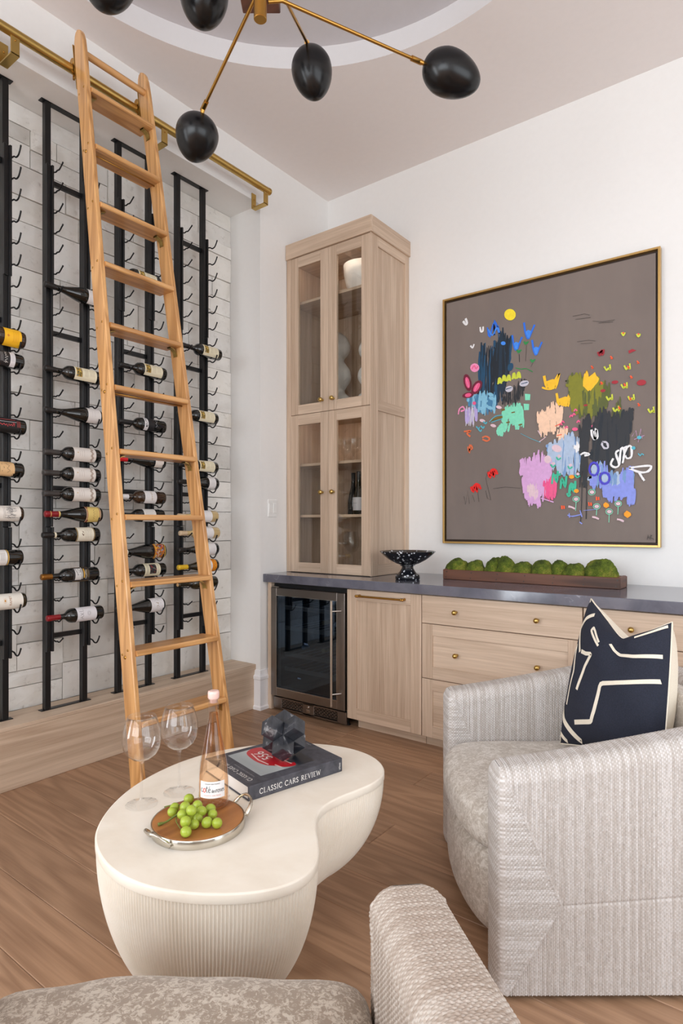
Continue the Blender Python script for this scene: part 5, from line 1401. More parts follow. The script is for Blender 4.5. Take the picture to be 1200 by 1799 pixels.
('B','ppk',[(2.079,1.364),(2.078,1.359),(2.073,1.356),(2.067,1.355),(2.061,1.356),(2.056,1.360),(2.054,1.365),(2.056,1.370),(2.061,1.373),(2.067,1.375),(2.073,1.373),(2.078,1.369)]),
('L','mint',0.0038,[(2.084,1.364),(2.081,1.355),(2.072,1.350),(2.061,1.350),(2.053,1.356),(2.049,1.365),(2.053,1.374),(2.061,1.379),(2.072,1.379),(2.081,1.373),(2.084,1.364)]),
('L','mint',0.0038,[(2.067,1.349),(2.065,1.305)]),
('B','ppk',[(1.940,1.433),(1.938,1.428),(1.933,1.424),(1.927,1.423),(1.920,1.425),(1.916,1.429),(1.914,1.434),(1.916,1.439),(1.920,1.442),(1.927,1.444),(1.933,1.442),(1.938,1.438)]),
('L','mint',0.0038,[(1.945,1.433),(1.942,1.424),(1.933,1.418),(1.921,1.418),(1.912,1.424),(1.908,1.434),(1.912,1.443),(1.921,1.449),(1.933,1.448),(1.942,1.442),(1.945,1.433)]),
('L','ppk',0.0114,[(1.928,1.292),(1.947,1.288),(1.965,1.279)]),
('L','ppk',0.0114,[(2.061,1.278),(2.079,1.274),(2.096,1.265)]),
('L','ppk',0.0114,[(1.795,1.354),(1.815,1.349),(1.833,1.339)]),
('L','per',0.0063,[(1.790,1.304),(1.818,1.296),(1.869,1.307)]),
('L','per',0.0063,[(1.800,1.315),(1.802,1.289)]),
('L','per',0.0063,[(1.861,1.330),(1.872,1.292)]),
('L','per',0.0025,[(1.880,1.329),(1.951,1.335)]),
('L','plil',0.0025,[(2.138,1.733),(2.157,1.764),(2.169,1.698),(2.183,1.772),(2.190,1.717)]),
('L','plil',0.0025,[(2.149,1.716),(2.200,1.733)]),
('B','cyn',[(2.186,1.723),(2.185,1.719),(2.180,1.715),(2.175,1.715),(2.169,1.716),(2.164,1.720),(2.163,1.725),(2.164,1.730),(2.169,1.733),(2.175,1.734),(2.180,1.732),(2.185,1.728)]),
('B','cyn',[(2.156,1.668),(2.154,1.663),(2.151,1.660),(2.145,1.659),(2.140,1.661),(2.137,1.665),(2.135,1.670),(2.137,1.674),(2.140,1.678),(2.145,1.679),(2.151,1.677),(2.154,1.673)]),
('L','cyn',0.0051,[(2.169,1.638),(2.180,1.623),(2.186,1.635),(2.198,1.626)]),
('L','cyn',0.0025,[(1.509,1.806),(1.571,1.770),(1.632,1.741)]),
('L','pen',0.0038,[(2.214,1.167),(2.218,1.193),(2.224,1.170)]),
('L','pen',0.0032,[(2.214,1.178),(2.225,1.181)]),
('L','pen',0.0038,[(2.232,1.193),(2.230,1.168)]),
('L','pen',0.0032,[(2.238,1.191),(2.228,1.179),(2.247,1.168)])]

def paint_mat(c):
    return plain('oil_%d_%d_%d' % c, c, .55, nscale=60, nstr=.2)
rnd = random.Random(21)
lift = [0.0]
def pf(x, z, l):
    return (x, CY - .0006 - l, z)
def spans(poly, x):
    ys = []
    for (x0, z0), (x1, z1) in zip(poly, poly[1:] + poly[:1]):
        if (x0 <= x) != (x1 <= x):
            ys.append(z0 + (z1 - z0) * (x - x0) / (x1 - x0))
    return sorted(ys)
for p in PAINT:
    lift[0] += .000035
    if p[0] == 'D':
        cols = p[1].split()
        poly = p[2]
        xs = [q[0] for q in poly]
        x0, x1 = min(xs), max(xs)
        per = {}
        for i in range(p[3]):
            x = x0 + (x1 - x0) * ((i * .618034) % 1.0)
            sp = spans(poly, x)
            if len(sp) < 2: continue
            z0, z1 = sp[0], sp[-1]
            if z1 - z0 > .14 and rnd.random() < .6:
                c = rnd.uniform(z0, z1); h = (z1 - z0) * rnd.uniform(.2, .4)
                z0, z1 = max(z0, c - h), min(z1, c + h)
            z0 -= rnd.uniform(-.016, .02); z1 += rnd.uniform(-.016, .02)
            if z1 < z0: continue
            sl_ = rnd.uniform(-.08, .12) * (z1 - z0)
            w = p[4] * rnd.uniform(.35, 1.15)
            ns = 6
            pts = [(x + sl_ * (q / ns - .5) + rnd.uniform(-.0015, .0015), z0 + (z1 - z0) * q / ns) for q in range(ns + 1)]
            ws = [w * rnd.uniform(.3, .6)] + [w * rnd.uniform(.8, 1.15) for _ in range(ns - 1)] + [w * rnd.uniform(.25, .6)]
            per.setdefault(rnd.choice(cols), MB()).ribbon(pts, ws, pf, lift[0] + .000004 * i)
        lift[0] += .000004 * p[3]
        for c, mb in per.items():
            obj('brush_patch', mb, paint_mat(PAINT_COL[c]), cv_, world=True)
    elif p[0] == 'B':
        obj('paint_dab', MB().flat(p[2], pf, lift[0]), paint_mat(PAINT_COL[p[1]]), cv_, world=True)
    else:
        P_ = p[3]
        if len(P_) > 2 and p[2] > .004:
            P_ = [(q.x, q.y) for q in catmull(P_, 3, False)]
        b = MB().ribbon(P_, [p[2] * rnd.uniform(.75, 1.15) for _ in P_], pf, lift[0])
        obj('paint_stroke', b, paint_mat(PAINT_COL[p[1]]), cv_, world=True)

# ------------------------------------------------------------------ footed marble bowl
m, nt, bs, o_ = new_mat('black_marble')
v = coords(nt)
vo = N(nt, 'ShaderNodeTexVoronoi', i_Scale=46.0)
L(nt, v, vo.inputs['Vector'])
n1 = noise_tex(nt, v, 15, 3, .6, .6)
sub = N(nt, 'ShaderNodeMath', operation='MULTIPLY_ADD', n_1=-.9)
L(nt, n1, sub.inputs[0]); L(nt, vo.outputs['Distance'], sub.inputs[2])
L(nt, ramp(nt, sub.outputs[0], [(-.0 + .0, lin((206, 210, 216))), (.03, lin((24, 26, 32)))]), bs.inputs['Base Color'])
sub2 = N(nt, 'ShaderNodeMath', operation='ADD', n_1=.33)
L(nt, sub.outputs[0], sub2.inputs[0])
L(nt, ramp(nt, sub2.outputs[0], [(.1, lin((206, 210, 216))), (.16, lin((24, 26, 32)))]), bs.inputs['Base Color'])
bs.inputs['Roughness'].default_value = .14
solo('footed_bowl', MB().lathe([(0, 0), (.07, 0), (.0745, .004), (.0745, .026), (.07, .032), (.062, .034), (.05, .045), (.036, .068), (.034, .08), (.045, .084), (.045, .09), (.07, .098), (.115, .122), (.148, .148), (.168, .168), (.1685, .173), (.163, .173), (.14, .152), (.1, .128), (.05, .112), (0, .108)], 56, Matrix.Translation((.972, -.455, .9145))),
     m, (.972, -.455, .9145), 'black marble footed bowl flecked with white, at the foot of the display cabinet', 'bowl', smooth=True, angle=50)

# ------------------------------------------------------------------ moss trough
WAL = lambda a: wood('rustic_walnut', (50, 28, 19), (112, 70, 50), a, 30, 16, 9, .5)
tx0, tx1, ty0, ty1 = 1.125, 2.14, -.292, -.135
t = thing('wooden_trough', 'long dark rustic wooden trough holding the row of moss mounds on the counter', 'planter', ((tx0 + tx1) / 2, -.21, .9145))
obj('side_board', MB().box((tx0, ty0, .9145), (tx1, ty0 + .014, .974), .0025), WAL('x'), t, world=True)
obj('side_board', MB().box((tx0, ty1 - .014, .9145), (tx1, ty1, .974), .0025), WAL('x'), t, world=True)
for x in (tx0 + .001, tx1 - .019):
    obj('end_board', MB().box((x, ty0 + .0145, .9145), (x + .018, ty1 - .0145, .977), .003), WAL('y'), t, world=True)
obj('bottom_board', MB().box((tx0 + .02, ty0 + .0145, .9145), (tx1 - .02, ty1 - .0145, .924)), WAL('x'), t, world=True)
b = MB()
for x in [tx0 + .02 + q * (tx1 - tx0 - .04) / 6 for q in range(7)]:
    for z in (.928, .960):
        b.lathe([(0, 0), (.0035, 0), (.003, .0018), (0, .002)], 8, align((0, -1, 0), (x + (.006 if z > .94 else 0), ty0, z)))
obj('nail', b, plain('iron_nail', (70, 66, 64), .4, .8), t, world=True)
m, nt, bs, o_ = new_mat('moss')
v = coords(nt)
n1 = noise_tex(nt, v, 16, 4, .6)
n2 = noise_tex(nt, v, 170, 3, .7)
L(nt, ramp(nt, n1, [(.32, lin((56, 72, 14))), (.52, lin((96, 112, 28))), (.68, lin((140, 136, 54)))]), bs.inputs['Base Color'])
mixn = N(nt, 'ShaderNodeMix', data_type='RGBA', blend_type='MULTIPLY')
mixn.inputs[0].default_value = .7
L(nt, bs.inputs['Base Color'].links[0].from_socket, mixn.inputs[6])
L(nt, ramp(nt, n2, [(.35, (.3, .32, .2, 1)), (.6, (1.2, 1.2, 1.1, 1))]), mixn.inputs[7])
L(nt, mixn.outputs[2], bs.inputs['Base Color'])
bs.inputs['Roughness'].default_value = .95
bump(nt, n2, bs, 1.0, .006)
rm = random.Random(8)
def moss(cx_, cy_, rx, top, zb, lab):
    b = MB()
    nu, nv = 56, 26
    off = Vector((rm.uniform(0, 50), rm.uniform(0, 50), 0))
    rz_ = top - zb
    rows = []
    for j in range(nv + 1):
        ph = PI * .5 * (1 - j / nv * 1.25)
        row_ = []
        for i in range(nu):
            th = 2 * PI * i / nu
            d = Vector((math.cos(ph) * math.cos(th), math.cos(ph) * math.sin(th), math.sin(ph)))
            k = 1 + .16 * mnoise.noise(d * 1.6 + off) + .05 * mnoise.noise(d * 6 + off) + .035 * mnoise.noise(d * 22 + off)
            row_.append((cx_ + d.x * rx * 1.13 * k, cy_ + d.y * .062 * k, zb + (d.z * rz_ * (.9 if d.z > 0 else .5)) * k))
        rows.append(row_)
    b.grid(rows, closed=True)
    solo('moss_mound', b, m, (cx_, cy_, zb), lab, 'moss', 'moss mounds in the wooden trough', True)
for cx_, cy_, rx, top, lab in ((1.186, -.215, .068, 1.049, 'rounded green moss mound at the left end of the trough'), (1.31, -.222, .055, 1.040, 'small moss mound second from the left end of the trough'), (1.425, -.205, .055, 1.062, 'moss mound third from the left in the trough'), (1.50, -.222, .052, 1.07, 'tall moss mound fourth from the left in the trough'),
                               (1.60, -.21, .062, 1.043, 'moss mound in the middle of the trough'), (1.715, -.218, .064, 1.056, 'moss mound right of the trough middle, bulging over the front'), (1.80, -.2, .052, 1.066, 'upright moss mound third from the right end of the trough'), (1.89, -.218, .058, 1.046, 'low moss mound second from the right end of the trough'), (2.03, -.213, .083, 1.072, 'largest moss mound at the right end of the trough')):
    moss(cx_, cy_, rx, top, .957, lab)
# glassware and bottles inside the display cabinet
def goblet(name, loc, s, label, group, kind=0):
    prof = [(.034, 0), (.034, .0015), (.012, .004), (.004, .01), (.0033, .085), (.006, .092), (.026, .104), (.04, .13), (.043, .155), (.036, .19), (.032, .21)] if kind == 0 else \
           [(.03, 0), (.03, .002), (.01, .006), (.0045, .014), (.0045, .04), (.01, .05), (.028, .062), (.036, .085), (.038, .115), (.037, .13)]
    prof = [(0, 0)] + [(r * s, z * s) for r, z in prof]
    return solo(name, MB().lathe(prof, 28, Matrix.Translation(loc)), STEMW, loc, label, 'glass', group, True)
g1 = 'balloon glasses on the cabinet floor'
for x, y, l in ((.2, -.24, 'balloon wine glass on the cabinet floor behind the left lower door'), (.3, -.13, 'balloon wine glass at the back of the cabinet floor behind the door meeting'), (.41, -.26, 'balloon wine glass at the cabinet floor front, left in the right lower door'), (.47, -.15, 'balloon wine glass at the back of the cabinet floor in the right lower door'), (.58, -.22, 'balloon wine glass on the cabinet floor nearest the right side')):
    goblet('wine_glass', (x, y, .9365), 1.25, l, g1)
g2 = 'cut goblets on the upper glass shelf'
for x, y, l in ((.3, -.2, 'short goblet on the shelf behind the left lower door'), (.41, -.24, 'stacked-looking short goblet at left of the right lower door'), (.44, -.12, 'short goblet at the back of the shelf under the divider'), (.6, -.15, 'short goblet at the right end of the upper glass shelf')):
    goblet('goblet', (x, y, 1.6755), 1.35, l, g2, 1)
def upright_bottle(loc, glass, labelled, lab):
    tb = thing('upright_bottle', lab, 'wine bottle', loc)
    H = .3
    pr = [(r, H - z) for r, z in BURG][::-1]
    pr[0] = (0, .008)
    obj('bottle_body', MB().lathe(pr, 28), glass, tb, True)
    obj('capsule', MB().lathe([(.0148, H - .06), (.0152, H - .02), (.016, H - .01), (.0155, H + .001), (0, H + .0015)], 20), CAP_GRY, tb, True)
    if labelled:
        obj('label', MB().grid([[(.0409 * math.cos(a), .0409 * math.sin(a), z) for a in [-PI * .95 + PI * .85 * q / 16 for q in range(17)]] for z in (.03, .12)]), paper((224, 222, 226)), tb, True)
        obj('label_print', MB().grid([[(.0413 * math.cos(a), .0413 * math.sin(a), z) for a in [-PI * .72 + PI * .3 * q / 8 for q in range(9)]] for z in (.078, .081)]), paper((150, 148, 152)), tb)
upright_bottle((.425, -.2, 1.3165), G_OLV, True, 'upright dark bottle with white label on the middle shelf of the display cabinet')
upright_bottle((.575, -.17, 1.3165), G_RED, False, 'upright black bottle at the right of the middle shelf of the display cabinet')
upright_bottle((.32, -.12, 1.3165), G_RED, False, 'upright black bottle at the back of the middle shelf behind the door meeting')

# ------------------------------------------------------------------ kidney coffee table
TZ0 = .46
KID = [(1.462, -2.801), (1.436, -2.785), (1.379, -2.732), (1.331, -2.672), (1.284, -2.592), (1.254, -2.512), (1.236, -2.416), (1.234, -2.328), (1.244, -2.256), (1.276, -2.155), (1.345, -2.055), (1.440, -1.969), (1.53, -1.922), (1.634, -1.906), (1.704, -1.918), (1.766, -1.947), (1.816, -1.992), (1.848, -2.042), (1.858, -2.103), (1.835, -2.189), (1.806, -2.265), (1.81, -2.331), (1.837, -2.385), (1.877, -2.430), (1.927, -2.473), (1.968, -2.515), (1.996, -2.558), (2.006, -2.609), (1.998, -2.661), (1.974, -2.707), (1.917, -2.767), (1.833, -2.823), (1.749, -2.856), (1.674, -2.866), (1.59, -2.857), (1.522, -2.835)]
for _ in range(2):
    KID = [((KID[i - 1][0] + 2 * p[0] + KID[(i + 1) % len(KID)][0]) / 4, (KID[i - 1][1] + 2 * p[1] + KID[(i + 1) % len(KID)][1]) / 4) for i, p in enumerate(KID)]
dense = [tuple(q) for q in catmull(KID, 40)]
# resample evenly
acc = [0]
for p, q in zip(dense, dense[1:] + dense[:1]):
    acc.append(acc[-1] + math.hypot(q[0] - p[0], q[1] - p[1]))
PER = acc[-1]
def resample(n):
    out, j = [], 0
    for i in range(n):
        s = PER * i / n
        while acc[j + 1] < s: j += 1
        k = (s - acc[j]) / max(1e-9, acc[j + 1] - acc[j])
        p, q = dense[j], dense[(j + 1) % len(dense)]
        out.append((p[0] + (q[0] - p[0]) * k, p[1] + (q[1] - p[1]) * k))
    return out
def normals(P):
    n = len(P); o = []
    for i in range(n):
        a, c = P[i - 1], P[(i + 1) % n]
        d = Vector((c[0] - a[0], c[1] - a[1])).normalized()
        o.append((d.y, -d.x))
    # outline runs clockwise or not: make normals point outward
    ctr = Vector((sum(p[0] for p in P) / n, sum(p[1] for p in P) / n))
    s = sum((p[0] - ctr.x) * q[0] + (p[1] - ctr.y) * q[1] for p, q in zip(P, o))
    return o if s > 0 else [(-x, -y) for x, y in o]
t = thing('coffee_table', 'cream kidney-shaped coffee table with fluted bowl-shaped base', 'table', (1.62, -2.42, 0))
m, nt, bs, o_ = new_mat('cream_plaster')
v = coords(nt)
n1 = noise_tex(nt, v, 4.5, 5, .6, .5)
n2 = noise_tex(nt, v, 40, 3)
L(nt, ramp(nt, n1, [(.32, lin((234, 224, 208))), (.55, lin((243, 235, 221))), (.75, lin((247, 241, 230)))]), bs.inputs['Base Color'])
bs.inputs['Roughness'].default_value = .42
bump(nt, n2, bs, .06, .001)
CREAMP = m
A = resample(240); NA = normals(A)
rows = []
for z, d in ((TZ0 - .024, -.012), (TZ0 - .0238, .0), (TZ0 - .021, .001), (TZ0 - .004, .001), (TZ0 - .001, -.0005), (TZ0, -.004)):
    rows.append([(p[0] + q[0] * d, p[1] + q[1] * d, z) for p, q in zip(A, NA)])
b = MB().grid(rows, closed=True)
b.add(rows[-1], [tuple(range(len(A)))])
tt = obj('tabletop', b, CREAMP, t, True, world=True, angle=50)
NF = int(PER / .0086)
Bq = resample(NF * 6); NB = normals(Bq)
c1, c2 = Vector((1.64, -2.59)), Vector((1.555, -2.2))
def medial(p):
    d = c2 - c1
    k = max(0, min(1, (Vector(p) - c1).dot(d) / d.dot(d)))
    k = k * k * (3 - 2 * k)
    return c1 + d * k
MED = [medial(p) for p in Bq]
rows = []
NZ = 30
for j in range(NZ + 1):
    tq = j / NZ
    s = (.992 * tq)
    k = 1 - math.sqrt(1 - s ** 2.0)
    r = []
    for i, p in enumerate(Bq):
        zb_ = .03 + .075 * max(0, min(1, (MED[i].y + 2.59) / .39))
        z = zb_ + (TZ0 - .022 - zb_) * (1 - tq)
        amp = .0040 * (1 - abs(math.sin(PI * i / 6.0))) - .004
        amp *= min(1, (1 - .72 * k) * 1.1)
        q = (p[0] + (MED[i].x - p[0]) * k * .95, p[1] + (MED[i].y - p[1]) * k * .95)
        r.append((q[0] + NB[i][0] * (amp - .001), q[1] + NB[i][1] * (amp - .001), z))
    rows.append(r)
b = MB().grid(rows, closed=True)
obj('fluted_base', b, CREAMP, t, True, world=True)
for q, rf_, zf_ in ((c1, .1, .05), (c2 + Vector((-.03, .0)), .075, .12)):
    obj('plinth_foot', MB().lathe([(0, 0), (rf_, 0), (rf_, zf_), (0, zf_)], 40, Matrix.Translation((q.x, q.y, 0))), CREAMP, t, world=True)

# ------------------------------------------------------------------ on the table: glasses
BALLOON = [(.0, .0), (.043, 0), (.0445, .0012), (.04, .0028), (.018, .006), (.008, .012), (.0048, .022), (.0034, .05), (.0032, .095), (.0040, .112), (.0065, .121), (.0115, .125), (.026, .131), (.041, .143), (.050, .160), (.0535, .181), (.052, .204), (.046, .228), (.0392, .249), (.0386, .25), (.0455, .228), (.0514, .204), (.0528, .181), (.0493, .1605), (.0405, .144), (.026, .1325), (.010, .128), (0, .1275)]
GLASSW = thin_glass('balloon_glass', (253, 253, 253), 1.45, .04)
for x, y, s, lab in ((1.404, -2.622, 1.0, 'large balloon wine glass on the coffee table, nearest the table edge at left'), (1.424, -2.508, 1.02, 'large balloon wine glass on the coffee table, behind the other and nearer the rosé bottle')):
    tg = thing('balloon_glass', lab, 'wine glass', (x, y, TZ0), group='balloon glasses on the coffee table')
    obj('bowl', MB().lathe([(r * s, z * s) for r, z in BALLOON[11:]], 48), GLASSW, tg, True)
    obj('stem', MB().lathe([(r * s, z * s) for r, z in BALLOON[4:12]], 24), GLASSW, tg, True)
    obj('foot', MB().lathe([(r * s, z * s) for r, z in BALLOON[2:5]], 40), GLASSW, tg, True)

# ------------------------------------------------------------------ round wooden tray with silver rim
TRC = Vector((1.630, -2.607))
TRR, TRZ = .119, .483
t = thing('round_tray', 'round wooden serving tray with silver rim and twig handles', 'tray', (TRC.x, TRC.y, TZ0))
T = Matrix.Translation((TRC.x, TRC.y, 0))
obj('board', MB().lathe([(0, TZ0 + .006), (TRR - .003, TZ0 + .006), (TRR - .003, TRZ - .001), (TRR - .004, TRZ), (0, TRZ)], 64, T), wood('acacia', (128, 76, 36), (176, 118, 66), 'y', 26, 10, 7, .4), t, True, world=True, angle=40)
SILV = plain('silver', (206, 200, 188), .2, 1.0)
obj('rim', MB().lathe([(TRR - .0025, TZ0 + .001), (TRR + .0012, TZ0), (TRR + .0016, TZ0 + .002), (TRR + .0012, TRZ - .002), (TRR, TRZ - .0005), (TRR - .0025, TRZ - .001)], 72, T), SILV, t, True, world=True, angle=40)
u = Vector((.604, -.797)).normalized()
for sg, a_mid in ((1, math.atan2(-2.770 + 2.607, 1.655 - 1.630) - .18), (-1, math.atan2(-2.482 + 2.607, 1.668 - 1.63) )):
    ca = a_mid
    pts = []
    span = .33
    for q in range(11):
        k = q / 10
        a = ca + (k - .5) * 2 * span
        lift_ = math.sin(PI * k) ** .6
        rr = TRR + .004 + .026 * lift_
        pts.append((TRC.x + rr * math.cos(a), TRC.y + rr * math.sin(a), TRZ - .012 + .03 * lift_ + .002 * math.sin(k * 11)))
    rad_ = [.0062, .0055, .0042, .0038, .0036, .0040, .0046, .0038, .004, .0056, .0064]
    obj('handle', MB().tube([tuple(p) for p in catmull(pts, 3, False)], [rad_[min(10, int(i / 3))] for i in range(len(pts) * 3 - 2)], 10), SILV, t, True, world=True)

# grapes
m, nt, bs, o_ = new_mat('green_grape')
v = coords(nt)
n1 = noise_tex(nt, v, 60, 3)
L(nt, ramp(nt, n1, [(.3, lin((142, 162, 40))), (.7, lin((178, 196, 76)))]), bs.inputs['Base Color'])
bs.inputs['Roughness'].default_value = .28
bs.inputs['Subsurface Weight'].default_value = .35
bs.inputs['Subsurface Radius'].default_value = (.006, .007, .002)
bs.inputs['Subsurface Scale'].default_value = 1.0
GRAPE = m
VINE = plain('vine_green', (104, 118, 48), .6)
t = thing('grape_bunch', 'small bunch of green grapes lying on the round wooden tray', 'grapes', (1.63, -2.63, TRZ))
gb = None
rg = random.Random(5)
GR = [(1.641, -2.576, 0), (1.548, -2.572, 0), (1.578, -2.609, 1), (1.561, -2.63, 0), (1.575, -2.648, 0), (1.598, -2.584, 1), (1.608, -2.612, 2), (1.632, -2.598, 1), (1.668, -2.592, 0), (1.606, -2.64, 1), (1.644, -2.66, 1), (1.655, -2.629, 0), (1.673, -2.656, 0), (1.691, -2.630, 0), (1.714, -2.617, 0), (1.686, -2.692, 0), (1.632, -2.628, 0)]
for i, (x, y, lv) in enumerate(GR):
    r = .0128 * rg.uniform(.93, 1.06)
    # the tabled points were read at one level; grapes on top of others sit nearer the camera's line
    z = TRZ + r + .0135 * lv
    k = (z - .497) / (1.249 - .497)
    x += (2.8907 - x) * k; y += (-3.6508 - y) * k
    if gb is None:
        b = MB().lathe([(0, -1.08)] + [(math.sin(PI * q / 14), -1.08 * math.cos(PI * q / 14)) for q in range(1, 14)] + [(0, 1.08)], 20)
        o = obj('grape', b, GRAPE, t, True)
        gb = o
    else:
        o = gb.copy(); link(o); o.parent = t
    o.location = Vector((x, y, z)) - Vector((1.63, -2.63, TRZ))
    o.scale = (r, r, r)
    o.rotation_euler = (rg.uniform(.6, 1.8), rg.uniform(-.6, .6), rg.uniform(0, 6))
b = MB().tube([tuple(q) for q in catmull([(1.586, -2.70, .488), (1.592, -2.68, .4885), (1.598, -2.655, .497), (1.612, -2.625, .506), (1.63, -2.61, .504)], 4, False)], [.0042] * 3 + [.0026] * 14, 8)
b.tube([tuple(q) for q in catmull([(1.6, -2.65, .496), (1.622, -2.672, .497), (1.65, -2.682, .492), (1.675, -2.69, .49)], 4, False)], .0013, 6)
b.tube([tuple(q) for q in catmull([(1.61, -2.63, .504), (1.58, -2.62, .504), (1.55, -2.625, .50), (1.533, -2.642, .496)], 4, False)], .0017, 6)
obj('vine_stem', b, VINE, t, True, world=True)

# ------------------------------------------------------------------ rose bottle
RB = Vector((1.604, -2.533, TRZ))
t = thing('rose_bottle', 'clear bottle of pink rosé wine standing on the wooden tray', 'bottle', tuple(RB))
RP = [(0, .006), (.020, .003), (.034, .0), (.040, .004), (.0412, .012), (.0408, .06), (.0395, .085), (.036, .115), (.030, .15), (.0235, .185), (.0178, .215), (.0146, .24), (.0135, .26), (.0135, .286), (.0142, .289)]
ROSEG = thin_glass('bottle_glass', (253, 250, 248), 1.48, .06)
obj('bottle_glass', MB().lathe(RP, 56), ROSEG, t, True)
m2, nt, bs, o_ = new_mat('rose_wine')
nt.nodes.remove(bs)
trn = N(nt, 'ShaderNodeBsdfTransparent')
lw = N(nt, 'ShaderNodeLayerWeight', i_Blend=.3)
L(nt, ramp(nt, lw.outputs['Facing'], [(.1, lin((255, 240, 222))), (.9, lin((250, 214, 176)))]), trn.inputs[0])
rf = N(nt, 'ShaderNodeBsdfRefraction', i_IOR=1.2, i_Roughness=0.0)
rf.inputs[0].default_value = lin((252, 230, 206))
mx = N(nt, 'ShaderNodeMixShader', n_0=.2)
L(nt, trn.outputs[0], mx.inputs[1]); L(nt, rf.outputs[0], mx.inputs[2]); L(nt, mx.outputs[0], o_.inputs[0])
WP = [(0, .012), (.030, .010), (.0375, .014), (.0385, .06), (.0372, .085), (.0338, .115), (.0278, .15), (.0213, .185), (.0156, .215), (.0122, .24), (.0112, .251), (0, .252)]
obj('wine', MB().lathe(WP, 48), m2, t, True)
PINKC = thin_glass('pink_stopper', (250, 206, 196), 1.5, .5)
obj('stopper', MB().lathe([(0, .278), (.0105, .279), (.011, .289), (.0145, .290), (.0158, .294), (.0158, .306), (.0145, .311), (.009, .312), (0, .309)], 28), plain('stopper_pink', (236, 196, 186), .12, coat=.5), t, True)
rb = MB()
for q in range(26):
    a = 2 * PI * q / 26
    rb.lathe([(0, -.0045), (.0035, 0), (0, .0045)], 6, align((math.cos(a), math.sin(a), .3), (.0405 * math.cos(a), .0405 * math.sin(a), .016 + .006 * (q % 2))))
obj('base_relief', rb, ROSEG, t, True)
# label faces the camera side
face = math.atan2(-3.65 - RB.y, 2.89 - RB.x) - .1
def rl(sx, z, lift):
    r = .0414 + lift - max(0, (z - .06)) * .05
    a = face + sx / .0412
    return (r * math.cos(a), r * math.sin(a), z)
lb = obj('label', MB().grid([[rl(-.036 + .072 * q / 16, z, .0002) for q in range(17)] for z in (.034, .078)]), paper((238, 236, 236)), t, True)
b = MB()
sc_ = 1.0
def script(strokes, x0, z0, s, col, w):
    b = MB()
    for st in strokes:
        P_ = [(x0 + p[0] * s, z0 + p[1] * s) for p in st]
        if len(P_) > 2: P_ = [(q.x, q.y) for q in catmull(P_, 3, False)]
        b.ribbon(P_, w, rl, .0006)
    obj('label_print', b, paper(col), lb)
c_ = [[(.55, .75), (.3, .9), (.08, .6), (.12, .15), (.4, 0), (.6, .2)]]
o_s = lambda x: [[(x + .3, .9), (x + .05, .6), (x + .1, .1), (x + .4, 0), (x + .6, .4), (x + .5, .85), (x + .25, .9)]]
t_s = lambda x: [[(x + .3, 1.5), (x + .22, .6), (x + .3, .02), (x + .5, .1)], [(x + .05, 1.0), (x + .55, 1.05)]]
e_s = lambda x: [[(x + .1, .45), (x + .5, .55), (x + .45, .88), (x + .2, .85), (x + .08, .4), (x + .25, 0), (x + .55, .15)]]
s_s = lambda x: [[(x + .45, .85), (x + .2, .9), (x + .12, .65), (x + .4, .4), (x + .4, .1), (x + .1, .05)]]
d_s = lambda x: [[(x + .5, .8), (x + .2, .85), (x + .08, .3), (x + .3, 0), (x + .5, .3), (x + .52, 1.4)], [(x + .52, .5), (x + .6, .02)]]
r_s = lambda x: [[(x + .15, .9), (x + .17, 0)], [(x + .17, .6), (x + .35, .9), (x + .5, .8)]]
script(c_ + t_s(1.35) + e_s(1.95) + [[(2.15, 1.15), (2.4, 1.4)]], -.033, .050, .0115, (58, 56, 60), .0013)
script(o_s(.7), -.033, .050, .0115, (226, 110, 96), .0022)
script(d_s(0) + e_s(.62) + s_s(1.2), -.0015, .050, .006, (58, 56, 60), .0008)
script(r_s(0) + o_s(.6) + s_s(1.3) + e_s(1.9) + s_s(2.5), .0095, .050, .0082, (58, 56, 60), .0011)
b = MB()
pts, fs, w = text_tris('GERARD BERTRAND', .0046)
b.add([rl(p[0] - w / 2, .0705 + p[1], .0006) for p in pts], fs)
obj('label_print', b, paper((70, 68, 72)), lb)
b = MB()
pts, fs, w = text_tris('LANGUEDOC  ROSE  FRANCE', .0036)
b.add([rl(p[0] - w / 2, .0405 + p[1], .0006) for p in pts], fs)
obj('label_print', b, paper((224, 130, 116)), lb)

# ------------------------------------------------------------------ large book
BA, BB, BD, BE = (Vector(p) for p in ((1.631, -2.429), (1.714, -2.096), (1.419, -2.062), (1.374, -2.348)))
ux = (BB - BA).normalized()
BW, BH, BT = (BB - BA).length, .268, .043
ang = math.atan2(ux.y, ux.x)
t = thing('coffee_table_book', 'thick dark grey coffee-table book with a red car picture on its cover', 'book', (BA.x, BA.y, TZ0), ang)
m, nt, bs, o_ = new_mat('charcoal_cloth')
v = coords(nt)
L(nt, ramp(nt, noise_tex(nt, v, 30, 5, .65, .5), [(.3, lin((50, 50, 57))), (.72, lin((84, 84, 92)))]), bs.inputs['Base Color'])
bs.inputs['Roughness'].default_value = .6
bump(nt, noise_tex(nt, v, 300, 2), bs, .15, .0008)
BC = m
# local: x along the spine edge, y away from the camera
b = MB().box((0, 0, BT - .0035), (BW, BH, BT), .0012).box((0, 0, 0), (BW, BH, .0035), .0012)
obj('cover', b, BC, t)
obj('spine', MB().box((0, -.002, .0), (BW, .004, BT), .002), BC, t)
m, nt, bs, o_ = new_mat('page_edges')
wv = N(nt, 'ShaderNodeTexWave', i_Scale=180.0, bands_direction='Z')
L(nt, coords(nt), wv.inputs[0])
L(nt, ramp(nt, wv.outputs['Fac'], [(0, lin((214, 206, 200))), (1, lin((236, 230, 224)))]), bs.inputs['Base Color'])
obj('pages', MB().box((.004, .004, .0036), (BW - .004, BH - .004, BT - .0036)), m, t)
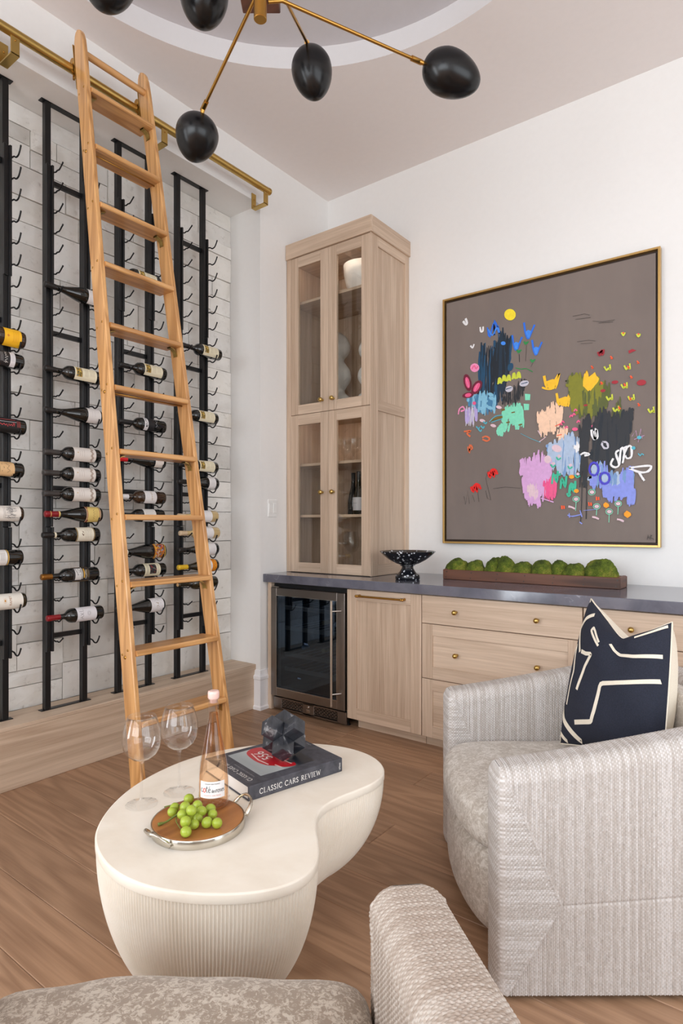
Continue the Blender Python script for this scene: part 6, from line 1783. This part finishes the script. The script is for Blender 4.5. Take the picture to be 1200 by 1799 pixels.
# serif capitals as strokes: (thick?, points) in a 0..1 high cell
SER = {
 'C': (.82, [(1, [(.74, .80), (.56, .98), (.3, .95), (.1, .7), (.09, .34), (.28, .06), (.54, .0), (.78, .17)]), (0, [(.75, .98), (.74, .72)])]),
 'L': (.66, [(1, [(.2, .0), (.2, 1)]), (0, [(.05, 1), (.36, 1)]), (0, [(.05, .02), (.6, .02), (.64, .22)])]),
 'A': (.84, [(1, [(.42, 1), (.74, 0)]), (0, [(.42, 1), (.1, 0)]), (0, [(.2, .36), (.62, .36)]), (0, [(0, 0), (.24, 0)]), (0, [(.6, 0), (.88, 0)])]),
 'S': (.6, [(1, [(.48, .82), (.28, .99), (.1, .84), (.16, .62), (.42, .42), (.5, .2), (.32, .0), (.08, .14)]), (0, [(.49, .98), (.48, .74)]), (0, [(.07, .0), (.08, .26)])]),
 'I': (.38, [(1, [(.19, 0), (.19, 1)]), (0, [(.04, 1), (.34, 1)]), (0, [(.04, 0), (.34, 0)])]),
 'R': (.82, [(1, [(.2, 0), (.2, 1)]), (0, [(.05, 1), (.4, 1)]), (1, [(.4, .99), (.6, .9), (.62, .64), (.4, .5)]), (0, [(.2, .5), (.4, .5)]), (1, [(.38, .5), (.78, .0)]), (0, [(.05, 0), (.36, 0)])]),
 'E': (.68, [(1, [(.2, 0), (.2, 1)]), (0, [(.05, .99), (.6, .99), (.61, .8)]), (0, [(.2, .52), (.48, .52)]), (0, [(.05, .01), (.62, .01), (.66, .22)])]),
 'V': (.84, [(1, [(.12, 1), (.44, 0)]), (0, [(.44, 0), (.74, 1)]), (0, [(0, 1), (.26, 1)]), (0, [(.62, 1), (.88, 1)])]),
 'W': (1.2, [(1, [(.12, 1), (.36, 0)]), (0, [(.36, 0), (.6, .9)]), (1, [(.6, .9), (.84, 0)]), (0, [(.84, 0), (1.08, 1)]), (0, [(0, 1), (.26, 1)]), (0, [(.96, 1), (1.2, 1)])]),
 ' ': (.42, [])}
def serif(s, size, f, mb, gap=.1):
    x = 0
    for ch in s:
        w, st = SER[ch]
        for thick, P_ in st:
            if len(P_) > 3: P_ = [(q.x, q.y) for q in catmull(P_, 3, False)]
            mb.ribbon([((x + p[0]) * size, p[1] * size) for p in P_], size * (.14 if thick else .06), f)
        x += w + gap
    return x * size
W0 = sum(SER[c][0] + .1 for c in 'CLASSIC CARS REVIEW')
LET = plain('foil_white', (226, 224, 220), .5)
b = MB()
sz = .222 / W0
serif('CLASSIC CARS REVIEW', sz, lambda a, c, l: (.036 + a, -.0024, .0125 + c), b)
obj('spine_title', b, LET, t)
b = MB()
pts, fs, w = text_tris('teNeues', .0105)
b.add([(BW - .0125 - p[1] + .004, -.0024, .008 + p[0] * .62) for p in pts], fs)
obj('spine_imprint', b, LET, t)
# cover picture and title (read from the far side)
px = [(.075, .076), (.262, .076), (.262, .236), (.075, .236)]
m, nt, bs, o_ = new_mat('cover_photo')
v = coords(nt)
gr = N(nt, 'ShaderNodeTexGradient')
mp = N(nt, 'ShaderNodeMapping'); mp.inputs['Location'].default_value = (-.45, 0, 0); mp.inputs['Scale'].default_value = (5.2, 0, 0)
tcn = N(nt, 'ShaderNodeTexCoord'); L(nt, tcn.outputs['Object'], mp.inputs[0]); L(nt, mp.outputs[0], gr.inputs[0])
L(nt, ramp(nt, gr.outputs[1], [(0, lin((150, 156, 158))), (.3, lin((178, 184, 184))), (.62, lin((40, 44, 52))), (1, lin((26, 27, 33)))]), bs.inputs['Base Color'])
bs.inputs['Roughness'].default_value = .35
pc = lambda a, c, l: (a, c, BT + .0003 + l)
cp = obj('cover_picture', MB().flat([(.066, .04), (.262, .036), (.268, .248), (.066, .244)], pc), m, t)
car = [(.196, .045), (.178, .043), (.158, .052), (.142, .075), (.122, .1), (.112, .14), (.114, .185), (.122, .22), (.14, .24), (.166, .246), (.19, .236), (.2, .205), (.206, .16), (.206, .11), (.204, .07)]
obj('cover_car', MB().flat([(q.x, q.y) for q in catmull(car, 3)], pc, .0002), paper((186, 26, 38), .35), cp)
b = MB()
for P_ in ([(.13, .1), (.124, .15), (.134, .21)], [(.19, .06), (.186, .1), (.19, .19)], [(.15, .055), (.144, .085)]): b.ribbon(P_, .005, pc, .0004)
obj('cover_car_trim', b, paper((226, 196, 190), .4), cp)
b = MB()
for y_ in (.08, .205):
    b.flat([(.2 + .012 * math.cos(q), y_ + .015 * math.sin(q)) for q in [2 * PI * w / 14 for w in range(14)]], pc, .0004)
obj('cover_car_wheels', b, paper((60, 54, 58), .4), cp)
# the cover's top is the book's left edge here: letters stand towards -x, lines run away from the spine
cov = lambda x0, y0: (lambda a, c, l: (x0 - c, y0 + a, BT + .0006))
b = MB()
serif('CLASSIC CARS REVIEW', .212 / W0, cov(.034, .03), b)
obj('cover_title', b, LET, t)
def cover_text(name, s_, size, x0, y0, col, k=1.0):
    pts, fs, w = text_tris(s_, size)
    b = MB().add([(x0 - p[1], y0 + p[0] * k, BT + .0008) for p in pts], fs)
    return obj(name, b, paper(col), t)
cover_text('cover_subtitle', 'THE BEST CLASSIC CARS ON THE PLANET', .0066, .05, .045, (150, 150, 154))
cover_text('cover_imprint', 'teNeues', .008, BW - .012, .15, (170, 170, 174))
cover_text('cover_number', '556', .05, .172, .135, (236, 226, 222), 1.0)

# ------------------------------------------------------------------ marble cross of cubes
m, nt, bs, o_ = new_mat('charcoal_marble')
v = coords(nt, (1, 1, 1))
n1 = noise_tex(nt, v, 13, 5, .65, 1.6)
n2 = noise_tex(nt, v, 40, 4)
c1 = ramp(nt, n1, [(.34, lin((34, 36, 42))), (.55, lin((58, 60, 66))), (.64, lin((150, 150, 152))), (.72, lin((60, 62, 68)))])
L(nt, c1, bs.inputs['Base Color'])
bs.inputs['Roughness'].default_value = .28
bump(nt, n2, bs, .1, .001)
s = .049
ex = Vector((1, 1, 1)).normalized()
R1 = ex.rotation_difference(Vector((0, 0, 1))).to_matrix().to_4x4()
# a lower arm must face the camera
ld = R1 @ Vector((-1, 0, 0))
cur = math.atan2(ld.y, ld.x)
pos = Vector((1.562, -2.205, TZ0 + BT + .0006 + 1.443 * s))
want = math.atan2(-3.6508 - pos.y, 2.8907 - pos.x) - .06
RM = Matrix.Translation(pos) @ Matrix.Rotation(want - cur, 4, 'Z') @ R1
t = thing('marble_sculpture', 'charcoal marble sculpture of interlocking cubes standing on the book', 'sculpture', tuple(pos - Vector((0, 0, 1.443 * s))))
h_ = s / 2
c = .0012
for ax in range(3):
    for sg in (1, -1):
        a = [-h_ + .0002] * 3; e = [h_ - .0002] * 3
        a[ax], e[ax] = (h_, 3 * h_) if sg > 0 else (-3 * h_, -h_)
        obj('cube', MB().box(a, e, c, RM), m, t, world=True)
obj('cube', MB().box((-h_, -h_, -h_), (h_, h_, h_), 0, RM), m, t, world=True)

# ------------------------------------------------------------------ woven swivel chairs
def rope_mat(name, cs):
    """twisted cord: a little tone per cord and per strand, fibre relief"""
    m, nt, bs, o = new_mat(name)
    uv = N(nt, 'ShaderNodeUVMap')
    sep = N(nt, 'ShaderNodeSeparateXYZ')
    L(nt, uv.outputs[0], sep.inputs[0])
    fl = N(nt, 'ShaderNodeMath', operation='FLOOR')
    L(nt, sep.outputs[0], fl.inputs[0])
    fv = N(nt, 'ShaderNodeMath', operation='FLOOR')
    L(nt, sep.outputs[1], fv.inputs[0])
    cb = N(nt, 'ShaderNodeCombineXYZ')
    L(nt, fl.outputs[0], cb.inputs[0]); L(nt, fv.outputs[0], cb.inputs[1])
    wn = N(nt, 'ShaderNodeTexWhiteNoise', noise_dimensions='2D')
    L(nt, cb.outputs[0], wn.inputs['Vector'])
    wc = N(nt, 'ShaderNodeTexWhiteNoise', noise_dimensions='1D')
    L(nt, fl.outputs[0], wc.inputs['W'])
    ad = N(nt, 'ShaderNodeMath', operation='MULTIPLY_ADD', n_1=.55)
    hf = N(nt, 'ShaderNodeMath', operation='MULTIPLY_ADD', n_1=.5)      # strands of two tones, staggered from cord to cord
    L(nt, fl.outputs[0], hf.inputs[0]); L(nt, sep.outputs[1], hf.inputs[2])
    tp = N(nt, 'ShaderNodeMath', operation='MULTIPLY', n_1=2 * PI)
    L(nt, hf.outputs[0], tp.inputs[0])
    sn = N(nt, 'ShaderNodeMath', operation='SINE')
    L(nt, tp.outputs[0], sn.inputs[0])
    st_ = N(nt, 'ShaderNodeMapRange', i_From_Min=-1.0, i_To_Min=0.0, i_To_Max=.55)
    L(nt, sn.outputs[0], st_.inputs[0])
    w2 = N(nt, 'ShaderNodeMath', operation='MULTIPLY_ADD', n_1=.3)
    L(nt, wn.outputs['Value'], w2.inputs[0]); L(nt, st_.outputs[0], w2.inputs[2])
    L(nt, wc.outputs['Value'], ad.inputs[0]); L(nt, w2.outputs[0], ad.inputs[2])
    L(nt, ramp(nt, ad.outputs[0], [(.05, lin(cs[0])), (.8, lin(cs[1])), (1.0, lin(cs[2]))]), bs.inputs['Base Color'])
    bs.inputs['Roughness'].default_value = .75
    bump(nt, noise_tex(nt, coords(nt, (1, 1, .25)), 700, 2), bs, .25, .001)
    return m
ROPE = rope_mat('seagrass_rope', ((170, 160, 152), (196, 190, 185), (212, 208, 206)))
ROPET = rope_mat('seagrass_rope_tan', ((160, 143, 128), (186, 172, 160), (202, 192, 182)))
def fabric_mat(name, c0, c1, sc, lo, hi):
    m, nt, bs, o = new_mat(name)
    v = coords(nt)
    n1 = noise_tex(nt, v, sc, 5, .72, 1.2)
    n2 = noise_tex(nt, v, sc * .25, 2)
    w = noise_tex(nt, v, 620, 2, .6)
    ad = N(nt, 'ShaderNodeMath', operation='MULTIPLY_ADD', n_1=.35)
    L(nt, n2, ad.inputs[0]); L(nt, n1, ad.inputs[2])
    L(nt, ramp(nt, ad.outputs[0], [(lo, lin(c0)), (hi, lin(c1))]), bs.inputs['Base Color'])
    bs.inputs['Roughness'].default_value = .9
    bs.inputs['Sheen Weight'].default_value = .25
    hb = N(nt, 'ShaderNodeMath', operation='MULTIPLY_ADD', n_1=.5)
    L(nt, w, hb.inputs[0]); L(nt, ad.outputs[0], hb.inputs[2])
    bump(nt, hb.outputs[0], bs, .35, .002)
    return m
SEATF = fabric_mat('grey_boucle', (176, 166, 154), (214, 208, 200), 75, .6, .8)
TANF = fabric_mat('tan_jacquard', (160, 145, 129), (206, 196, 182), 92, .64, .75)

CW, CT = .87, .12                 # overall width, wall thickness
PITCHR, STITCH = .0056, .0092
def topz(x, end):                 # height of the wall by distance behind the front
    k = min(1, max(0, x) / .85)
    return .598 + .155 * k ** 1.15
def shell_mesh():
    """woven U-shaped wall: swept cross-section with rope relief; local +X is the way the chair faces"""
    yc = CW / 2 - CT / 2
    arc = .255
    path = []                     # (x, y, nx, ny, s, fine)
    s = 0.0
    xs = np.arange(0, .5201, .00112)
    for x in xs: path.append((-x, yc, 0, 1, x, 1))
    s = .52
    na = 18
    for q in range(1, na + 1):
        a = q / na * PI / 2
        path.append((-.52 - arc * math.sin(a), yc - arc + arc * math.cos(a), -math.sin(a), math.cos(a), s + arc * a, 0))
    s += arc * PI / 2
    wback = 2 * (yc - arc)
    for q in range(1, 6):
        path.append((-.52 - arc, yc - arc - wback * q / 5, -1, 0, s + wback * q / 5, 0))
    s += wback
    for q in range(1, na + 1):
        a = q / na * PI / 2
        path.append((-.52 - arc * math.cos(a), -(yc - arc) - arc * math.sin(a), -math.cos(a), -math.sin(a), s + arc * a, 0))
    s += arc * PI / 2
    for x in xs[::-1][1:]: path.append((-x, -yc, 0, -1, s + .52 - x, 1))
    P = np.array(path)
    # cross-section (outward offset, height fraction): outer bottom -> top -> inner bottom
    r = .04
    H0 = .6
    sec = []
    dz = .0023
    for z in np.arange(0.014, H0 - r, dz): sec.append((CT / 2, z, 1, 0))
    for q in range(0, 21):
        a = q / 20 * PI / 2
        sec.append((CT / 2 - r + r * math.cos(a), H0 - r + r * math.sin(a), math.cos(a), math.sin(a)))
    for o in np.arange(CT / 2 - r - dz, -(CT / 2 - r), -dz): sec.append((o, H0 + .0, 0, 1))
    for q in range(0, 21):
        a = PI / 2 + q / 20 * PI / 2
        sec.append((-CT / 2 + r + r * math.cos(a), H0 - r + r * math.sin(a), math.cos(a), math.sin(a)))
    for z in np.arange(H0 - r, .2, -dz): sec.append((-CT / 2, z, -1, 0))
    S = np.array(sec)
    tv = np.concatenate([[0], np.cumsum(np.hypot(np.diff(S[:, 0]), np.diff(S[:, 1])))])
    n, k = len(P), len(S)
    X, Y, NX, NY, SS, FI = (P[:, i][:, None] for i in range(6))
    back = np.minimum(-X, .9)
    top = .598 + .155 * np.clip(back / .85, 0, 1) ** 1.15
    Z = S[:, 1][None, :] * (top / H0)
    off = S[:, 0][None, :]
    # relief: vertical ropes, except the triangle near the front where rows run level
    dist = back                                      # distance behind the front edge
    zz = Z / top
    apex = .152 * np.where(zz < .40, zz / .40, (1 - zz) / .60)
    tri = (dist < apex) & (S[:, 3][None, :] < .5)
    def rope(a, b):
        fr = a - np.floor(a)
        prof = np.sqrt(np.clip(1 - (2 * fr - 1) ** 2, 0, 1))
        tw = np.abs(np.sin(PI * (b / STITCH + (fr - .5) * np.where(np.floor(a) % 2 > 0, .8, -.8) + (np.floor(a) % 2) * .5))) ** .8
        return prof * (.35 + .65 * tw)
    sc = SS / PITCHR
    tvv = np.broadcast_to(tv[None, :], (n, k))
    wob = .0006 * np.sin(tvv * 31 + np.floor(sc) * 2.1)
    h1 = rope(sc + wob / PITCHR, tvv)
    h2 = rope(Z / PITCHR, np.broadcast_to(dist, (n, k)))
    hh = np.where(tri, h2, h1)
    seam = np.exp(-((dist - apex) / .0035) ** 2) * (S[:, 3][None, :] < .5)
    lv = np.exp(-((zz - .40) / .005) ** 2) * (dist > .152) * (S[:, 2][None, :] > .5)
    A = .0046 * np.clip(FI, .25, 1) * np.where(FI > .5, 1, 0) * np.clip(back / .012, 0, 1)
    disp = A * hh + .0034 * seam * FI - .003 * lv * FI
    OX = off + disp * S[:, 2][None, :]
    ZZ = Z + disp * S[:, 3][None, :]
    V = np.stack([X + NX * OX, Y + NY * OX, ZZ], -1)
    U = np.where(tri, Z / PITCHR + 400, sc)
    W = np.where(tri, np.broadcast_to(dist, (n, k)), tvv) / STITCH
    UV = np.stack([np.broadcast_to(U, (n, k)), np.broadcast_to(W, (n, k))], -1)
    verts = [V.reshape(-1, 3)]; uvs = [UV.reshape(-1, 2)]
    idx = np.arange(n * k).reshape(n, k)
    quads = [np.stack([idx[:-1, :-1], idx[1:, :-1], idx[1:, 1:], idx[:-1, 1:]], -1).reshape(-1, 4)]
    # front caps: from the outer half of the end section across to the inner half, with level rope rows
    base = n * k
    for e, row in ((0, 0), (1, n - 1)):
        m_ = k // 2
        cols = 61
        zs = np.append(np.arange(.014, .5965, .0023), [.5978, .5984])
        q = np.linspace(-1, 1, cols)
        Zg, Qg = np.meshgrid(zs, q, indexing='ij')
        Zs = Zg * (H0 / .598)
        half = np.where(Zs > H0 - r, CT / 2 - r + np.sqrt(np.clip(r * r - (np.minimum(Zs, .5998) - (H0 - r)) ** 2, 0, None)), CT / 2)
        bul = .016 * np.sqrt(np.clip(1 - np.abs(Qg) ** 3.2, 0, 1)) * np.clip((.5979 - Zg) / .03, 0, 1) ** .45
        sgn = 1 if e == 0 else -1
        yy = sgn * (yc + Qg * half)
        h = rope(Zg / PITCHR, Qg * .06) * np.clip((1 - np.abs(Qg)) * 8, 0, 1)
        fade = np.clip((.598 - Zg) / .03, 0, 1)
        Vc = np.stack([(bul * (.35 + .65 * fade) + .003 * h), yy, Zg], -1)
        verts.append(Vc.reshape(-1, 3))
        uvs.append(np.stack([Zg / PITCHR + 400, Qg * .06 / STITCH], -1).reshape(-1, 2))
        ii = np.arange(len(zs) * cols).reshape(len(zs), cols) + base
        qd = np.stack([ii[:-1, :-1], ii[:-1, 1:], ii[1:, 1:], ii[1:, :-1]], -1).reshape(-1, 4)
        quads.append(qd if e == 0 else qd[:, ::-1])
        base += len(zs) * cols
    V = np.concatenate(verts); UV = np.concatenate(uvs); Q = np.concatenate(quads)
    me = bpy.data.meshes.new('woven_shell')
    me.vertices.add(len(V)); me.vertices.foreach_set('co', V.astype(np.float32).ravel())
    me.loops.add(len(Q) * 4); me.loops.foreach_set('vertex_index', Q.astype(np.int32).ravel())
    me.polygons.add(len(Q))
    me.polygons.foreach_set('loop_start', np.arange(0, len(Q) * 4, 4, dtype=np.int32))
    me.polygons.foreach_set('use_smooth', np.ones(len(Q), dtype=bool))
    uvl = me.uv_layers.new(name='UVMap')
    uvl.data.foreach_set('uv', UV[Q.ravel()].astype(np.float32).ravel())
    me.update(calc_edges=True)
    me.materials.append(ROPE)
    return me
SHELL = shell_mesh()

def pad(x0, x1, y0, y1, z0, z1, crown, bow, side=.03, n=40, pw=4.0, wrinkle=.0):
    """soft rounded cushion block: superellipse plan, domed top, bowed front (+X)"""
    rows = []
    cx, cy = (x0 + x1) / 2, (y0 + y1) / 2
    hx, hy = (x1 - x0) / 2, (y1 - y0) / 2
    nv = 26
    for j in range(nv + 1):
        ph = -PI / 2 + PI * j / nv
        c, s = math.cos(ph), math.sin(ph)
        kz = math.copysign(abs(s) ** .55, s)
        kr = max(c, 0) ** .32
        row = []
        for i in range(n * 4):
            th = 2 * PI * i / (n * 4)
            ct, st = math.cos(th), math.sin(th)
            rr = (abs(ct) ** pw + abs(st) ** pw) ** (-1 / pw)
            px, py = ct * rr * kr, st * rr * kr
            x, y = cx + px * hx, cy + py * hy
            dome = (1 - min(1, abs(px)) ** 2.4) * (1 - min(1, abs(py)) ** 2.4)
            z = (z0 + z1) / 2 + kz * (z1 - z0) / 2 + (crown * dome if s > 0 else 0)
            if px > 0: x += bow * px * (1 - py * py)
            if wrinkle:
                nn = mnoise.noise(Vector((x * 9, y * 9, z * 9)))
                z += wrinkle * nn; x += wrinkle * nn
            row.append((x, y, z))
        rows.append(row)
    b = MB().grid(rows, closed=True)
    b.add(rows[0], [tuple(range(n * 4))[::-1]]); b.add(rows[-1], [tuple(range(n * 4))])
    return b
def chair(loc, rz, label, fab, bow, crown, ztop, wr, fwd, tw=0.0, pw_=7.0, rope=None):
    t = thing('swivel_chair', label, 'armchair', loc, rz, group='woven rope swivel armchairs')
    sh = bpy.data.objects.new('woven_shell', SHELL)
    link(sh); sh.parent = t
    if rope:
        sh.material_slots[0].link = 'OBJECT'; sh.material_slots[0].material = rope
    yi = CW / 2 - CT
    obj('seat_base', pad(-.66, .0, -yi + .002, yi - .002, .016, .33, 0, bow * .9 + .02, pw=7.0), fab, t, True)
    cu_ = obj('seat_cushion', pad(-.60, .012 + fwd, -yi + .003, yi - .003, .285, ztop, crown, bow, pw=pw_, wrinkle=wr), fab, t, True)
    cu_.rotation_euler = (0, 0, math.radians(tw))
    obj('back_cushion', pad(-.712, -.635, -yi + .01, yi - .01, .40, .72, .0, .02, pw=5.0), fab, t, True)
    obj('swivel_base', MB().lathe([(0, 0), (.26, 0), (.26, .012), (0, .02)], 32, Matrix.Translation((-.4, 0, 0))), DARK, t)
    return t
FW = Vector((-.60416, .79686)); RT = Vector((.79686, .60416)); CP = Vector((2.8907, -3.6508))
def camplan(lat, dep):
    return CP + RT * lat + FW * dep
p = camplan(.425, 2.035)
chairA = chair((p.x, p.y, 0), math.atan2(-RT.y, -RT.x), 'woven rope swivel armchair with grey seat cushion, holding the navy cushion', SEATF, .045, .012, .437, .003, .012)
ang2 = math.atan2(FW.y, FW.x) + math.radians(6.5)
f2 = Vector((math.cos(ang2), math.sin(ang2)))
l2 = Vector((-f2.y, f2.x))
p = camplan(.118, 1.10) + l2 * (CW / 2 - CT / 2) * 1.07
chairB = chair((p.x, p.y, 0), ang2, 'woven rope swivel armchair with mottled tan seat cushion, cut off by the bottom edge', TANF, .03, .02, .458, .005, .02, -4.5, 16.0, ROPET)

chairB.scale = (1, 1.07, 1)

# ------------------------------------------------------------------ patterned cushion on the far chair
m, nt, bs, o_ = new_mat('navy_linen')
v = coords(nt)
L(nt, ramp(nt, noise_tex(nt, v, 260, 3, .7), [(.3, lin((18, 22, 36))), (.7, lin((32, 37, 54)))]), bs.inputs['Base Color'])
bs.inputs['Roughness'].default_value = .85
bump(nt, noise_tex(nt, v, 480, 2), bs, .3, .001)
NAVY = m
CREAML = plain('cream_linen', (228, 218, 200), .85, nscale=420, nstr=.25)
def camp(lat, dep, z):
    q = camplan(lat, dep)
    return Vector((q.x, q.y, z))
def at(u_, v_, dep):
    return camp((u_ - 600) / 1071 * dep, dep, 1.249 + (921.3 - v_) / 1071 * dep)
K = {(-1, -1): at(985, 1306, 2.20), (1, -1): at(1166, 1335, 1.84), (-1, 1): at(1040, 1050, 2.24), (1, 1): at(1184, 1088, 1.88)}
NRM = ((K[1, -1] - K[-1, -1]).cross(K[-1, 1] - K[-1, -1])).normalized()
if NRM.dot(camp(0, 0, 1.249) - K[-1, -1]) < 0: NRM = -NRM
UPV = ((K[-1, 1] + K[1, 1]) - (K[-1, -1] + K[1, -1])).normalized()
def pil(u_, v_, side, lift=0.0):
    a, c = (u_ + 1) / 2, (v_ + 1) / 2
    # edges pinch in between the corners
    p = K[-1, -1] * (1 - a) * (1 - c) + K[1, -1] * a * (1 - c) + K[-1, 1] * (1 - a) * c + K[1, 1] * a * c
    mid = (K[-1, -1] + K[1, -1] + K[-1, 1] + K[1, 1]) / 4
    tent = max(0, 1 - math.sqrt(((u_ - .26) / (.82 if u_ > .26 else 1.32)) ** 2 + .004))
    chop = tent * max(0, (v_ + .3) / 1.3) ** 2.0
    p = p - UPV * (.105 * chop) + NRM * (.055 * chop)
    th = (max(0, 1 - u_ ** 2) * max(0, 1 - v_ ** 2)) ** .42 * .085
    th = th * (1 - .4 * math.exp(-((u_ - .26) / .2) ** 2) * max(0, (v_ + .3) / 1.3) ** 1.5)
    if side < 0: th *= 1.55
    wr = .0035 * math.sin(u_ * 5 + v_ * 7) * (1 - abs(u_) ** 3)
    edge = (1 - u_ * u_) * .03 * (-v_) * abs(v_) * .2
    return p + NRM * (side * th + wr * (side if side < 0 else 1) + side * .0012 + side * lift) + UPV * edge
t = thing('patterned_cushion', 'navy square cushion with cream abstract lines and cream back, propped on the far armchair', 'cushion', tuple((K[-1, -1] + K[1, -1]) / 2))
n = 36
for side, mat, nm in ((1, NAVY, 'front_cover'), (-1, CREAML, 'back_cover')):
    rows = [[tuple(pil(-1 + 2 * i / n, -1 + 2 * j / n, side)) for i in range(n + 1)] for j in range(n + 1)]
    if side < 0: rows = [r[::-1] for r in rows]
    fc = obj(nm, MB().grid(rows), mat, t, True, world=True)
    if side > 0: front = fc
rim = [(-1 + 2 * i / 40, -1) for i in range(40)] + [(1, -1 + 2 * i / 40) for i in range(40)] + [(1 - 2 * i / 40, 1) for i in range(40)] + [(-1, 1 - 2 * i / 40) for i in range(41)]
obj('seam', MB().tube([tuple(pil(u_, v_, 0)) for u_, v_ in rim], .0028, 6), CREAML, t, True, world=True)
LINES = [([(-.56, .93), (-.72, .78), (-.85, .58), (-.64, .27)], .02), ([(-.11, .5), (-.41, .69), (-.38, .76), (-.30, .72), (-.12, .57)], .016), ([(-.88, .2), (-.82, .36), (-.79, .2), (-.70, -.02), (-.80, -.48)], .014), ([(-.59, .29), (-.42, .28), (-.24, .31), (-.4, .09), (-.5, -.26)], .02),
         ([(.11, .66), (.2, .55), (.34, .46), (.6, .43), (.97, .45)], .02), ([(.57, .84), (.75, .88), (.98, .93)], .016), ([(.97, .08), (.52, -.02), (.03, -.11), (-.04, -.5), (-.1, -.66), (-.52, -.70)], .021), ([(-.98, -.47), (-.84, -.69), (-.41, -.95)], .024), ([(-.97, -.97), (-.94, -.86), (-.75, -.97)], .018)]
for P_, w in LINES:
    D = []
    for (a0, b0), (a1, b1) in zip(P_, P_[1:]):
        for q in range(8): D.append((a0 + (a1 - a0) * q / 8, b0 + (b1 - b0) * q / 8))
    D.append(P_[-1])
    D = [D[0]] + [((D[i - 1][0] + 2 * D[i][0] + D[i + 1][0]) / 4, (D[i - 1][1] + 2 * D[i][1] + D[i + 1][1]) / 4) for i in range(1, len(D) - 1)] + [D[-1]]
    b = MB().ribbon(D, w * 3.1, lambda a, c, l: tuple(pil(max(-1, min(1, a)), max(-1, min(1, c)), 1, .002)))
    obj('printed_line', b, CREAML, front, True, world=True)
